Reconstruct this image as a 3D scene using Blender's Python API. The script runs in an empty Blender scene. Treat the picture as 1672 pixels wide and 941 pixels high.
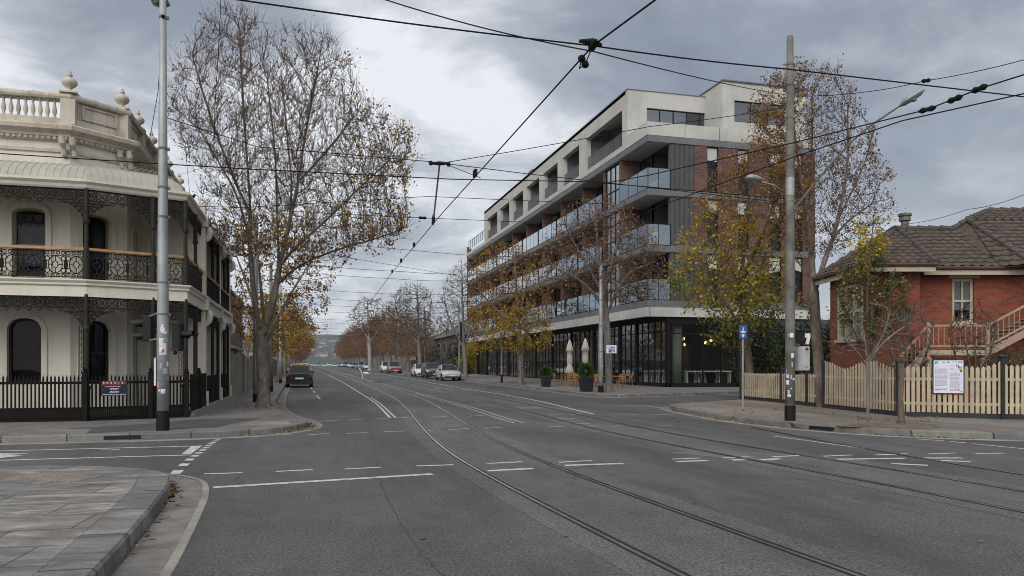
import bpy, bmesh, math, random
import numpy as np
from mathutils import Vector, Matrix

random.seed(7)
scn = bpy.context.scene
COL = scn.collection
R = math.radians

# ------------------------------------------------------------------ camera geometry (used to survey the place)
H, F = 1.45, 1250.0
CA = R(15.1)
SA, CO = math.sin(CA), math.cos(CA)

def gz(y):
    """height of the street: level at the crossing, then a gentle rise to a crest"""
    return max(0.0, min(1.40, 0.005 * (y - 45.0)))

def ray(px):
    u = (px - 836.0) / F
    return SA + CO * u, CO - SA * u

def at(px, py, d):
    rx, ry = ray(px)
    return Vector((rx * d, ry * d, H + (598.0 - py) * d / F))

def atY(px, Y):
    rx, ry = ray(px)
    return rx * Y / ry

def atX(px, X):
    rx, ry = ray(px)
    return ry * X / rx

def G(px, py, dz=0.0):
    """where the sight line of a photo pixel meets the ground (plus dz)"""
    rx, ry = ray(px)
    f = lambda d: H - (py - 598.0) * d / F - gz(ry * d) - dz
    lo, hi = 1.0, 2000.0
    for _ in range(60):
        mid = (lo + hi) / 2
        if f(mid) > 0: lo = mid
        else: hi = mid
    d = (lo + hi) / 2
    return Vector((rx * d, ry * d, gz(ry * d) + dz))

# ------------------------------------------------------------------ materials
MATS = {}
def new_mat(name):
    m = bpy.data.materials.new(name)
    m.use_nodes = True
    nt = m.node_tree
    for n in list(nt.nodes):
        nt.nodes.remove(n)
    out = nt.nodes.new('ShaderNodeOutputMaterial')
    b = nt.nodes.new('ShaderNodeBsdfPrincipled')
    nt.links.new(b.outputs[0], out.inputs[0])
    MATS[name] = m
    return m, nt, b, out

def N(nt, t, **kw):
    n = nt.nodes.new(t)
    for k, v in kw.items():
        if k.startswith('i_'):
            n.inputs[k[2:].replace('_', ' ')].default_value = v
        else:
            setattr(n, k, v)
    return n

def ramp(nt, fac, stops, interp='LINEAR'):
    r = nt.nodes.new('ShaderNodeValToRGB')
    r.color_ramp.interpolation = interp
    el = r.color_ramp.elements
    while len(el) < len(stops):
        el.new(0.5)
    for e, (p, c) in zip(el, stops):
        e.position = p
        e.color = (c[0], c[1], c[2], 1) if not isinstance(c, (int, float)) else (c, c, c, 1)
    nt.links.new(fac, r.inputs[0])
    return r.outputs[0]

def mixc(nt, a, b, fac, mode='MIX'):
    m = nt.nodes.new('ShaderNodeMix')
    m.data_type = 'RGBA'
    m.blend_type = mode
    for sock, val in ((m.inputs[0], fac), (m.inputs[6], a), (m.inputs[7], b)):
        if hasattr(val, 'is_output'):
            nt.links.new(val, sock)
        elif isinstance(val, (int, float)):
            sock.default_value = val
        else:
            sock.default_value = (val[0], val[1], val[2], 1)
    return m.outputs[2]

def mth(nt, op, a, b=None, c=None):
    m = nt.nodes.new('ShaderNodeMath')
    m.operation = op
    for i, v in enumerate((a, b, c)):
        if v is None:
            continue
        if hasattr(v, 'is_output'):
            nt.links.new(v, m.inputs[i])
        else:
            m.inputs[i].default_value = v
    return m.outputs[0]

def position(nt, local=False):
    if local:
        return nt.nodes.new('ShaderNodeTexCoord').outputs['Object']
    return nt.nodes.new('ShaderNodeNewGeometry').outputs['Position']

def noise(nt, vec, scale, detail=3.0, rough=0.55, dist=0.0, dim='3D'):
    n = nt.nodes.new('ShaderNodeTexNoise')
    n.noise_dimensions = dim
    n.inputs['Scale'].default_value = scale
    n.inputs['Detail'].default_value = detail
    n.inputs['Roughness'].default_value = rough
    n.inputs['Distortion'].default_value = dist
    nt.links.new(vec, n.inputs['Vector'])
    return n.outputs['Fac']

def scaled(nt, vec, s):
    m = nt.nodes.new('ShaderNodeMapping')
    m.inputs['Scale'].default_value = s
    nt.links.new(vec, m.inputs['Vector'])
    return m.outputs[0]

def bump(nt, b, h, strength, dist=0.02):
    n = nt.nodes.new('ShaderNodeBump')
    n.inputs['Strength'].default_value = strength
    n.inputs['Distance'].default_value = dist
    nt.links.new(h, n.inputs['Height'])
    nt.links.new(n.outputs[0], b.inputs['Normal'])

def simple(name, col, rough=0.75, var=0.2, scale=1.5, fine=30.0, bmp=0.15, metal=0.0, spec=0.4, local=False,
           streak=0.0, coat=0.0, tint=None):
    """matte or metal surface with broad and fine unevenness, optional rain streaks"""
    m, nt, b, o = new_mat(name)
    P = position(nt, local)
    n1 = noise(nt, P, scale, 4, 0.6)
    n2 = noise(nt, P, fine, 3, 0.6)
    dark = tuple(c * (1 - var) for c in col)
    lite = tuple(min(1, c * (1 + var)) for c in col)
    c1 = ramp(nt, n1, [(0.3, dark), (0.7, lite)])
    f2 = ramp(nt, n2, [(0.3, 1 - var * 0.6), (0.7, 1 + var * 0.0)])
    c = mixc(nt, c1, f2, 1.0, 'MULTIPLY')
    if streak:
        s = noise(nt, scaled(nt, P, (5.0, 5.0, 0.35)), 1.0, 4, 0.65)
        sf = ramp(nt, s, [(0.48, 0.0), (0.75, 1.0)])
        tc = tint or tuple(v * 0.35 for v in col)
        c = mixc(nt, c, tc, mth(nt, 'MULTIPLY', sf, streak))
    nt.links.new(c, b.inputs['Base Color'])
    b.inputs['Roughness'].default_value = rough
    b.inputs['Metallic'].default_value = metal
    b.inputs['Specular IOR Level'].default_value = spec
    b.inputs['Coat Weight'].default_value = coat
    if bmp:
        bump(nt, b, n2, bmp)
    return m

def brick_mat(name, c1, c2, mortar, yaw=0.0, bw=0.235, bh=0.078, msize=0.010, var=0.35):
    m, nt, b, o = new_mat(name)
    P = position(nt)
    rot = nt.nodes.new('ShaderNodeVectorRotate')
    rot.rotation_type = 'Z_AXIS'
    rot.inputs['Angle'].default_value = yaw
    nt.links.new(P, rot.inputs['Vector'])
    s = nt.nodes.new('ShaderNodeSeparateXYZ')
    nt.links.new(rot.outputs[0], s.inputs[0])
    cx = nt.nodes.new('ShaderNodeCombineXYZ')
    nt.links.new(mth(nt, 'ADD', s.outputs[0], s.outputs[1]), cx.inputs[0])
    nt.links.new(s.outputs[2], cx.inputs[1])
    br = nt.nodes.new('ShaderNodeTexBrick')
    br.inputs['Color1'].default_value = (*c1, 1)
    br.inputs['Color2'].default_value = (*c2, 1)
    br.inputs['Mortar'].default_value = (*mortar, 1)
    br.inputs['Scale'].default_value = 1.0
    br.inputs['Mortar Size'].default_value = msize
    br.inputs['Brick Width'].default_value = bw
    br.inputs['Row Height'].default_value = bh
    br.inputs['Bias'].default_value = -0.1
    nt.links.new(cx.outputs[0], br.inputs['Vector'])
    n1 = noise(nt, P, 0.8, 4, 0.6)
    f = ramp(nt, n1, [(0.3, 1 - var), (0.7, 1.0)])
    c = mixc(nt, br.outputs['Color'], f, 1.0, 'MULTIPLY')
    n2 = noise(nt, P, 14, 3, 0.6)
    c = mixc(nt, c, ramp(nt, n2, [(0.3, 0.7), (0.7, 1.1)]), 0.7, 'MULTIPLY')
    nt.links.new(c, b.inputs['Base Color'])
    b.inputs['Roughness'].default_value = 0.85
    bump(nt, b, mth(nt, 'SUBTRACT', 1.0, br.outputs['Fac']), 0.5, 0.01)
    return m

def leaf_mat(name, stops, trans=0.35):
    m, nt, b, o = new_mat(name)
    g = nt.nodes.new('ShaderNodeNewGeometry')
    c = ramp(nt, g.outputs['Random Per Island'], stops)
    n1 = noise(nt, g.outputs['Position'], 0.9, 3, 0.6)
    c = mixc(nt, c, ramp(nt, n1, [(0.3, 0.6), (0.7, 1.2)]), 0.8, 'MULTIPLY')
    nt.links.new(c, b.inputs['Base Color'])
    b.inputs['Roughness'].default_value = 0.6
    tr = nt.nodes.new('ShaderNodeBsdfTranslucent')
    nt.links.new(c, tr.inputs['Color'])
    mx = nt.nodes.new('ShaderNodeMixShader')
    mx.inputs[0].default_value = trans
    nt.links.new(b.outputs[0], mx.inputs[1])
    nt.links.new(tr.outputs[0], mx.inputs[2])
    nt.links.new(mx.outputs[0], o.inputs[0])
    return m

def glass_mat(name, tint, ior=1.5, boost=1.0, gloss=(1, 1, 1), rough=0.0):
    """thin glass: see-through with Fresnel reflections"""
    m, nt, b, o = new_mat(name)
    nt.nodes.remove(b)
    t = nt.nodes.new('ShaderNodeBsdfTransparent')
    t.inputs[0].default_value = (*tint, 1)
    g = nt.nodes.new('ShaderNodeBsdfGlossy')
    g.inputs['Roughness'].default_value = rough
    g.inputs[0].default_value = (*gloss, 1)
    fr = nt.nodes.new('ShaderNodeFresnel')
    fr.inputs[0].default_value = ior
    P = position(nt)
    # pane to pane waviness
    n1 = noise(nt, P, 0.7, 2, 0.5)
    bp = nt.nodes.new('ShaderNodeBump')
    bp.inputs['Strength'].default_value = 0.03
    bp.inputs['Distance'].default_value = 0.2
    nt.links.new(n1, bp.inputs['Height'])
    nt.links.new(bp.outputs[0], g.inputs['Normal'])
    f = mth(nt, 'MULTIPLY', fr.outputs[0], boost)
    f = mth(nt, 'MINIMUM', f, 1.0)
    mx = nt.nodes.new('ShaderNodeMixShader')
    nt.links.new(f, mx.inputs[0])
    nt.links.new(t.outputs[0], mx.inputs[1])
    nt.links.new(g.outputs[0], mx.inputs[2])
    nt.links.new(mx.outputs[0], o.inputs[0])
    return m

def asphalt_mat(name, col, patch=0.16, cracks=True):
    m, nt, b, o = new_mat(name)
    P = position(nt)
    broad = noise(nt, scaled(nt, P, (0.55, 0.12, 1)), 1.0, 5, 0.62, 0.6)   # wear that runs with the traffic
    mid = noise(nt, P, 1.6, 5, 0.65)
    fine = noise(nt, P, 38, 5, 0.85)
    vor = nt.nodes.new('ShaderNodeTexVoronoi')
    vor.inputs['Scale'].default_value = 70
    nt.links.new(P, vor.inputs['Vector'])
    c = ramp(nt, broad, [(0.32, tuple(v * (1 - patch) for v in col)), (0.68, tuple(v * (1 + patch) for v in col))])
    c = mixc(nt, c, ramp(nt, mid, [(0.3, 0.86), (0.7, 1.08)]), 1.0, 'MULTIPLY')
    c = mixc(nt, c, ramp(nt, fine, [(0.38, 0.30), (0.5, 0.92), (0.62, 1.95)]), 0.85, 'MULTIPLY')
    # oil and tyre darkening stains
    st = noise(nt, scaled(nt, P, (0.9, 0.25, 1)), 1.3, 4, 0.7)
    c = mixc(nt, c, tuple(v * 0.55 for v in col), mth(nt, 'MULTIPLY', ramp(nt, st, [(0.52, 0), (0.72, 1)]), 0.75))
    if cracks:
        v2 = nt.nodes.new('ShaderNodeTexVoronoi')
        v2.feature = 'DISTANCE_TO_EDGE'
        v2.inputs['Scale'].default_value = 0.22
        warp = nt.nodes.new('ShaderNodeTexNoise')
        warp.inputs['Scale'].default_value = 1.4
        warp.inputs['Detail'].default_value = 5
        nt.links.new(P, warp.inputs['Vector'])
        vm = nt.nodes.new('ShaderNodeVectorMath')
        vm.operation = 'MULTIPLY_ADD'
        vm.inputs[1].default_value = (1.1, 1.1, 0)
        nt.links.new(warp.outputs['Color'], vm.inputs[0])
        nt.links.new(P, vm.inputs[2])
        nt.links.new(vm.outputs[0], v2.inputs['Vector'])
        cr = ramp(nt, v2.outputs['Distance'], [(0.0, 1), (0.0025, 0.6), (0.005, 0)])
        gate = ramp(nt, noise(nt, P, 0.35, 2), [(0.5, 0), (0.6, 1)])
        c = mixc(nt, c, tuple(v * 0.4 for v in col), mth(nt, 'MULTIPLY', cr, mth(nt, 'MULTIPLY', gate, 0.75)))
    nt.links.new(c, b.inputs['Base Color'])
    b.inputs['Roughness'].default_value = 0.82
    b.inputs['Specular IOR Level'].default_value = 0.35
    bump(nt, b, mth(nt, 'ADD', fine, vor.outputs['Distance']), 0.35, 0.006)
    return m

def paint_mat(name, col, wear=0.5):
    m, nt, b, o = new_mat(name)
    P = position(nt)
    n = noise(nt, P, 9, 6, 0.75)
    n2 = noise(nt, P, 60, 2, 0.7)
    w = ramp(nt, mth(nt, 'ADD', mth(nt, 'MULTIPLY', n, 0.7), mth(nt, 'MULTIPLY', n2, 0.3)), [(wear - 0.08, 1), (wear + 0.06, 0)])
    c = mixc(nt, col, (0.14, 0.14, 0.145), w)
    nt.links.new(c, b.inputs['Base Color'])
    b.inputs['Roughness'].default_value = 0.7
    return m

def paver_mat(name, c1, c2, joint, bw, bh, yaw=0.0, ms=0.012, con=1.0):
    m, nt, b, o = new_mat(name)
    P = position(nt)
    rot = nt.nodes.new('ShaderNodeVectorRotate')
    rot.rotation_type = 'Z_AXIS'
    rot.inputs['Angle'].default_value = yaw
    nt.links.new(P, rot.inputs['Vector'])
    warp = nt.nodes.new('ShaderNodeTexNoise')
    warp.inputs['Scale'].default_value = 1.2
    nt.links.new(P, warp.inputs['Vector'])
    vm = nt.nodes.new('ShaderNodeVectorMath')
    vm.operation = 'MULTIPLY_ADD'
    vm.inputs[1].default_value = (0.05, 0.05, 0)
    nt.links.new(warp.outputs['Color'], vm.inputs[0])
    nt.links.new(rot.outputs[0], vm.inputs[2])
    br = nt.nodes.new('ShaderNodeTexBrick')
    br.inputs['Color1'].default_value = (*c1, 1)
    br.inputs['Color2'].default_value = (*c2, 1)
    br.inputs['Mortar'].default_value = (*joint, 1)
    br.inputs['Scale'].default_value = 1.0
    br.inputs['Mortar Size'].default_value = ms
    br.inputs['Brick Width'].default_value = bw
    br.inputs['Row Height'].default_value = bh
    br.offset = 0.37
    nt.links.new(vm.outputs[0], br.inputs['Vector'])
    n1 = noise(nt, scaled(nt, P, (1.0, 2.6, 1.0)), 1.5, 6, 0.72, 0.9)
    n2 = noise(nt, P, 45, 3, 0.7)
    c = mixc(nt, br.outputs['Color'], ramp(nt, n1, [(0.3, 0.42), (0.48, 0.9), (0.64, 1.75)]), con, 'MULTIPLY')
    c = mixc(nt, c, ramp(nt, n2, [(0.3, 0.75), (0.7, 1.15)]), 0.8, 'MULTIPLY')
    wn = ramp(nt, noise(nt, scaled(nt, P, (0.7, 1.6, 1)), 1.7, 4, 0.7), [(0.55, 0), (0.75, 1)])
    c = mixc(nt, c, (0.19, 0.15, 0.115), mth(nt, 'MULTIPLY', wn, 0.55))
    nt.links.new(c, b.inputs['Base Color'])
    nt.links.new(ramp(nt, n1, [(0.3, 0.55), (0.6, 0.85)]), b.inputs['Roughness'])
    bump(nt, b, mth(nt, 'ADD', mth(nt, 'MULTIPLY', mth(nt, 'SUBTRACT', 1.0, br.outputs['Fac']), 1.0), mth(nt, 'MULTIPLY', n2, 0.25)), 0.5, 0.01)
    return m

def bark_mat(name, c1, c2, c3, scale=5.0):
    m, nt, b, o = new_mat(name)
    P = position(nt)
    n1 = noise(nt, scaled(nt, P, (1, 1, 0.45)), scale, 5, 0.65, 0.5)
    n2 = noise(nt, scaled(nt, P, (1, 1, 0.3)), scale * 7, 4, 0.7)
    c = ramp(nt, n1, [(0.34, c1), (0.5, c2), (0.66, c3)])
    c = mixc(nt, c, ramp(nt, n2, [(0.3, 0.6), (0.7, 1.15)]), 0.9, 'MULTIPLY')
    nt.links.new(c, b.inputs['Base Color'])
    b.inputs['Roughness'].default_value = 0.9
    bump(nt, b, n2, 0.6, 0.03)
    return m

def emit_mat(name, col, strength):
    m, nt, b, o = new_mat(name)
    b.inputs['Base Color'].default_value = (*col, 1)
    b.inputs['Emission Color'].default_value = (*col, 1)
    b.inputs['Emission Strength'].default_value = strength
    return m

M = MATS
asphalt_mat('asphalt', (0.079, 0.0775, 0.079), 0.33)
asphalt_mat('asphalt_patch', (0.118, 0.114, 0.112), 0.2, False)
asphalt_mat('asphalt_dark', (0.072, 0.072, 0.075), 0.1, False)
asphalt_mat('track_bed', (0.098, 0.095, 0.094), 0.25)
asphalt_mat('footpath', (0.155, 0.145, 0.138), 0.2)
asphalt_mat('footpath_brown', (0.175, 0.15, 0.128), 0.32)
simple('concrete', (0.175, 0.165, 0.155), 0.85, 0.4, 2.2, 30, 0.4)
simple('concrete_pale', (0.24, 0.225, 0.205), 0.85, 0.3, 1.6, 40, 0.3)
paver_mat('bluestone_paving', (0.20, 0.188, 0.172), (0.125, 0.122, 0.118), (0.05, 0.047, 0.044), 1.15, 0.62, R(4), 0.009)
paver_mat('kerb_stone', (0.165, 0.158, 0.148), (0.105, 0.105, 0.105), (0.03, 0.03, 0.03), 1.1, 9.0, R(90), 0.014, .85)
paver_mat('kerb_stone_cross', (0.165, 0.158, 0.148), (0.105, 0.105, 0.105), (0.03, 0.03, 0.03), 1.1, 9.0, 0.0, 0.014, .45)
paint_mat('line_paint', (0.50, 0.50, 0.49), 0.46)
paint_mat('line_paint_worn', (0.40, 0.40, 0.39), 0.50)
simple('rail_steel', (0.62, 0.61, 0.60), 0.26, 0.3, 3, 60, 0.05, 1.0)
simple('rail_groove', (0.028, 0.028, 0.029), 0.8, 0.2, spec=.1)
simple('soil', (0.13, 0.105, 0.08), 0.95, 0.35, 4, 40, 0.6)
simple('grass_ground', (0.085, 0.09, 0.06), 0.95, 0.3, 0.3, 8, 0.3)
simple('hill_scrub', (0.045, 0.06, 0.06), 0.95, 0.45, 0.011, 0.08, 0.0)
simple('render_cream', (0.62, 0.59, 0.53), 0.85, 0.10, 0.9, 25, 0.12, streak=0.22, tint=(0.24, 0.22, 0.185))
simple('stucco_trim', (0.47, 0.43, 0.365), 0.85, 0.16, 1.8, 25, 0.15, streak=0.6, tint=(0.15, 0.13, 0.10))
simple('cream_paint', (0.58, 0.55, 0.47), 0.6, 0.08, 1.5, 30, 0.05, streak=0.25, tint=(0.3, 0.27, 0.21))
simple('iron_lace', (0.026, 0.023, 0.021), 0.6, 0.3, 3, 40, 0.1, spec=.2)
simple('fence_black', (0.0095, 0.0082, 0.0075), 0.7, 0.3, 3, 40, 0.1, spec=.12)
simple('varnished_rail', (0.36, 0.20, 0.095), 0.5, 0.2, 2, 20, 0.05)
simple('window_frame_olive', (0.24, 0.20, 0.125), 0.6, 0.15)
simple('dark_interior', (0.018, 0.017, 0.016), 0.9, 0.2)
simple('blind_grey', (0.20, 0.215, 0.24), 0.8, 0.15, 4)
simple('galv', (0.30, 0.325, 0.34), 0.55, 0.18, 2.2, 22, 0.05, 0.4, streak=0.3, tint=(0.2, 0.19, 0.17))
simple('galv_old', (0.165, 0.16, 0.148), 0.75, 0.4, 2.2, 22, 0.05, 0.15, streak=0.5, tint=(0.14, 0.13, 0.11))
simple('black_paint', (0.008, 0.008, 0.009), 0.55, 0.2, spec=.2)
simple('signal_black', (0.007, 0.0075, 0.009), 0.5, 0.2, spec=.25)
simple('lens_dark', (0.03, 0.02, 0.02), 0.2, 0.2)
simple('cabinet_grey', (0.40, 0.415, 0.43), 0.6, 0.1, 3, 30, 0.03, streak=0.4, tint=(0.14, 0.09, 0.06))
simple('wire_black', (0.010, 0.010, 0.011), 0.7, 0.2, spec=.15)
simple('sticker_white', (0.6, 0.6, 0.6), 0.6, 0.3, 12)
simple('sticker_red', (0.45, 0.05, 0.04), 0.6, 0.2, 12)
simple('white_paint', (0.66, 0.66, 0.65), 0.6, 0.08)
simple('sign_blue', (0.02, 0.085, 0.30), 0.4, 0.08)
simple('sign_navy', (0.018, 0.022, 0.042), 0.4, 0.1)
simple('sign_red', (0.42, 0.05, 0.05), 0.5, 0.1)
simple('ink_grey', (0.28, 0.28, 0.33), 0.8, 0.1)
simple('ink_dark', (0.05, 0.05, 0.06), 0.8, 0.1)
simple('ink_red', (0.42, 0.20, 0.19), 0.8, 0.1)
simple('ink_teal', (0.12, 0.34, 0.40), 0.8, 0.1)
simple('ink_violet', (0.30, 0.28, 0.52), 0.8, 0.1)
simple('ink_yellow', (0.55, 0.40, 0.06), 0.8, 0.1)
simple('poster_white', (0.60, 0.62, 0.72), 0.5, 0.03)
simple('charcoal_post', (0.022, 0.023, 0.026), 0.7, 0.25)
simple('picket_cream', (0.43, 0.36, 0.26), 0.75, 0.2, 2.5, 35, 0.1, streak=0.35, tint=(0.2, 0.17, 0.11))
simple('precast', (0.44, 0.435, 0.415), 0.85, 0.14, 0.6, 20, 0.08, streak=0.22, tint=(0.20, 0.195, 0.185))
simple('metal_grey', (0.125, 0.13, 0.14), 0.55, 0.15, 0.8, 20, 0.03, 0.0, streak=0.2)
simple('cladding_dark', (0.075, 0.08, 0.088), 0.6, 0.15, 0.8, 20, 0.03)
simple('soffit', (0.66, 0.645, 0.62), 0.85, 0.06)
simple('mullion', (0.009, 0.009, 0.010), 0.6, 0.15, spec=.15)
simple('column_concrete', (0.17, 0.19, 0.15), 0.8, 0.15)
simple('blind_white', (0.42, 0.43, 0.42), 0.8, 0.08)
simple('curtain', (0.20, 0.19, 0.17), 0.9, 0.2, 3)
simple('teal_laminate', (0.34, 0.48, 0.50), 0.5, 0.08)
simple('white_plastic', (0.55, 0.57, 0.56), 0.5, 0.08)
simple('interior_wood', (0.12, 0.075, 0.045), 0.7, 0.25)
simple('timber_orange', (0.33, 0.155, 0.06), 0.6, 0.25, 4, 30, 0.05)
simple('canvas', (0.42, 0.39, 0.34), 0.9, 0.12, 5, 60, 0.1)
simple('planter_black', (0.012, 0.014, 0.017), 0.5, 0.2)
simple('roof_tile', (0.080, 0.062, 0.052), 0.85, 0.42, 3.0, 22, 0.3, streak=0.2)
simple('ridge_tile', (0.082, 0.069, 0.062), 0.85, 0.3, 3.0, 22, 0.3)
simple('gutter_red', (0.075, 0.034, 0.028), 0.6, 0.2)
simple('pale_timber', (0.40, 0.355, 0.28), 0.75, 0.15, 2, 30, 0.05)
simple('fibro_tan', (0.25, 0.225, 0.19), 0.85, 0.18, 1.2, 30, 0.1, streak=0.3)
simple('dark_brickwork', (0.085, 0.082, 0.08), 0.9, 0.25, 1.0, 15, 0.3)
simple('fence_dark_timber', (0.06, 0.06, 0.063), 0.8, 0.25)
simple('slate_roof', (0.105, 0.105, 0.108), 0.85, 0.25, 0.7, 8, 0.2)
simple('house_render', (0.30, 0.29, 0.27), 0.85, 0.12)
simple('pot_terracotta', (0.30, 0.13, 0.07), 0.85, 0.2)
brick_mat('brick_apartment', (0.165, 0.066, 0.046), (0.085, 0.040, 0.033), (0.15, 0.125, 0.11), bw=.30, bh=.10, msize=.010)
brick_mat('brick_house', (0.31, 0.066, 0.029), (0.16, 0.037, 0.021), (0.17, 0.095, 0.065), CA, msize=0.009)
brick_mat('brick_grey_painted', (0.105, 0.108, 0.115), (0.085, 0.088, 0.095), (0.06, 0.06, 0.065))
brick_mat('brick_old_dark', (0.15, 0.13, 0.115), (0.10, 0.09, 0.085), (0.16, 0.155, 0.145))
bark_mat('bark_plane', (0.085, 0.066, 0.052), (0.15, 0.122, 0.098), (0.235, 0.20, 0.165))
bark_mat('bark_grey', (0.11, 0.095, 0.085), (0.17, 0.155, 0.14), (0.24, 0.22, 0.20), 7)
bark_mat('bark_pale', (0.20, 0.185, 0.165), (0.32, 0.305, 0.28), (0.45, 0.43, 0.40), 4)
bark_mat('bark_twig', (0.065, 0.045, 0.034), (0.105, 0.076, 0.057), (0.15, 0.113, 0.087), 3)
bark_mat('bark_twig_rust', (0.11, 0.065, 0.045), (0.16, 0.10, 0.07), (0.22, 0.145, 0.105), 3)
leaf_mat('leaf_brown', [(0.0, (0.065, 0.035, 0.018)), (0.5, (0.12, 0.06, 0.025)), (0.85, (0.17, 0.095, 0.03)), (1.0, (0.21, 0.14, 0.035))])
leaf_mat('leaf_rust', [(0.0, (0.11, 0.05, 0.03)), (0.5, (0.19, 0.09, 0.05)), (1.0, (0.27, 0.155, 0.085))])
leaf_mat('leaf_orange', [(0.0, (0.16, 0.075, 0.02)), (0.4, (0.30, 0.145, 0.022)), (0.75, (0.42, 0.23, 0.028)), (1.0, (0.38, 0.29, 0.04))], .42)
leaf_mat('leaf_yellow', [(0.0, (0.30, 0.19, 0.02)), (0.35, (0.50, 0.33, 0.022)), (0.7, (0.56, 0.42, 0.03)), (1.0, (0.30, 0.31, 0.035))], .45)
leaf_mat('leaf_yellowgreen', [(0.0, (0.08, 0.115, 0.02)), (0.4, (0.17, 0.20, 0.026)), (0.75, (0.30, 0.29, 0.03)), (1.0, (0.46, 0.36, 0.03))], .45)
leaf_mat('leaf_darkgreen', [(0.0, (0.018, 0.03, 0.014)), (0.6, (0.035, 0.055, 0.022)), (1.0, (0.06, 0.08, 0.03))], 0.2)
leaf_mat('leaf_olive', [(0.0, (0.045, 0.055, 0.02)), (0.6, (0.085, 0.10, 0.03)), (1.0, (0.17, 0.16, 0.035))])
leaf_mat('leaf_box', [(0.0, (0.03, 0.06, 0.014)), (0.6, (0.06, 0.11, 0.024)), (1.0, (0.10, 0.16, 0.04))], 0.25)
leaf_mat('leaf_litter', [(0.0, (0.10, 0.05, 0.02)), (0.6, (0.22, 0.11, 0.03)), (1.0, (0.34, 0.22, 0.06))], 0.1)
glass_mat('glass_shop', (0.72, 0.76, 0.73), 1.4, 0.28)
glass_mat('glass_balcony', (0.50, 0.58, 0.64), 1.65, 2.6, (0.85, 0.93, 1.0))
glass_mat('glass_window', (0.32, 0.34, 0.36), 1.55, 0.5)
glass_mat('glass_old', (0.5, 0.52, 0.55), 1.5, 0.3)
glass_mat('glass_car', (0.12, 0.14, 0.15), 1.6, 1.6)
emit_mat('lamp_warm', (1.0, 0.45, 0.14), 4.0)

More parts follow.
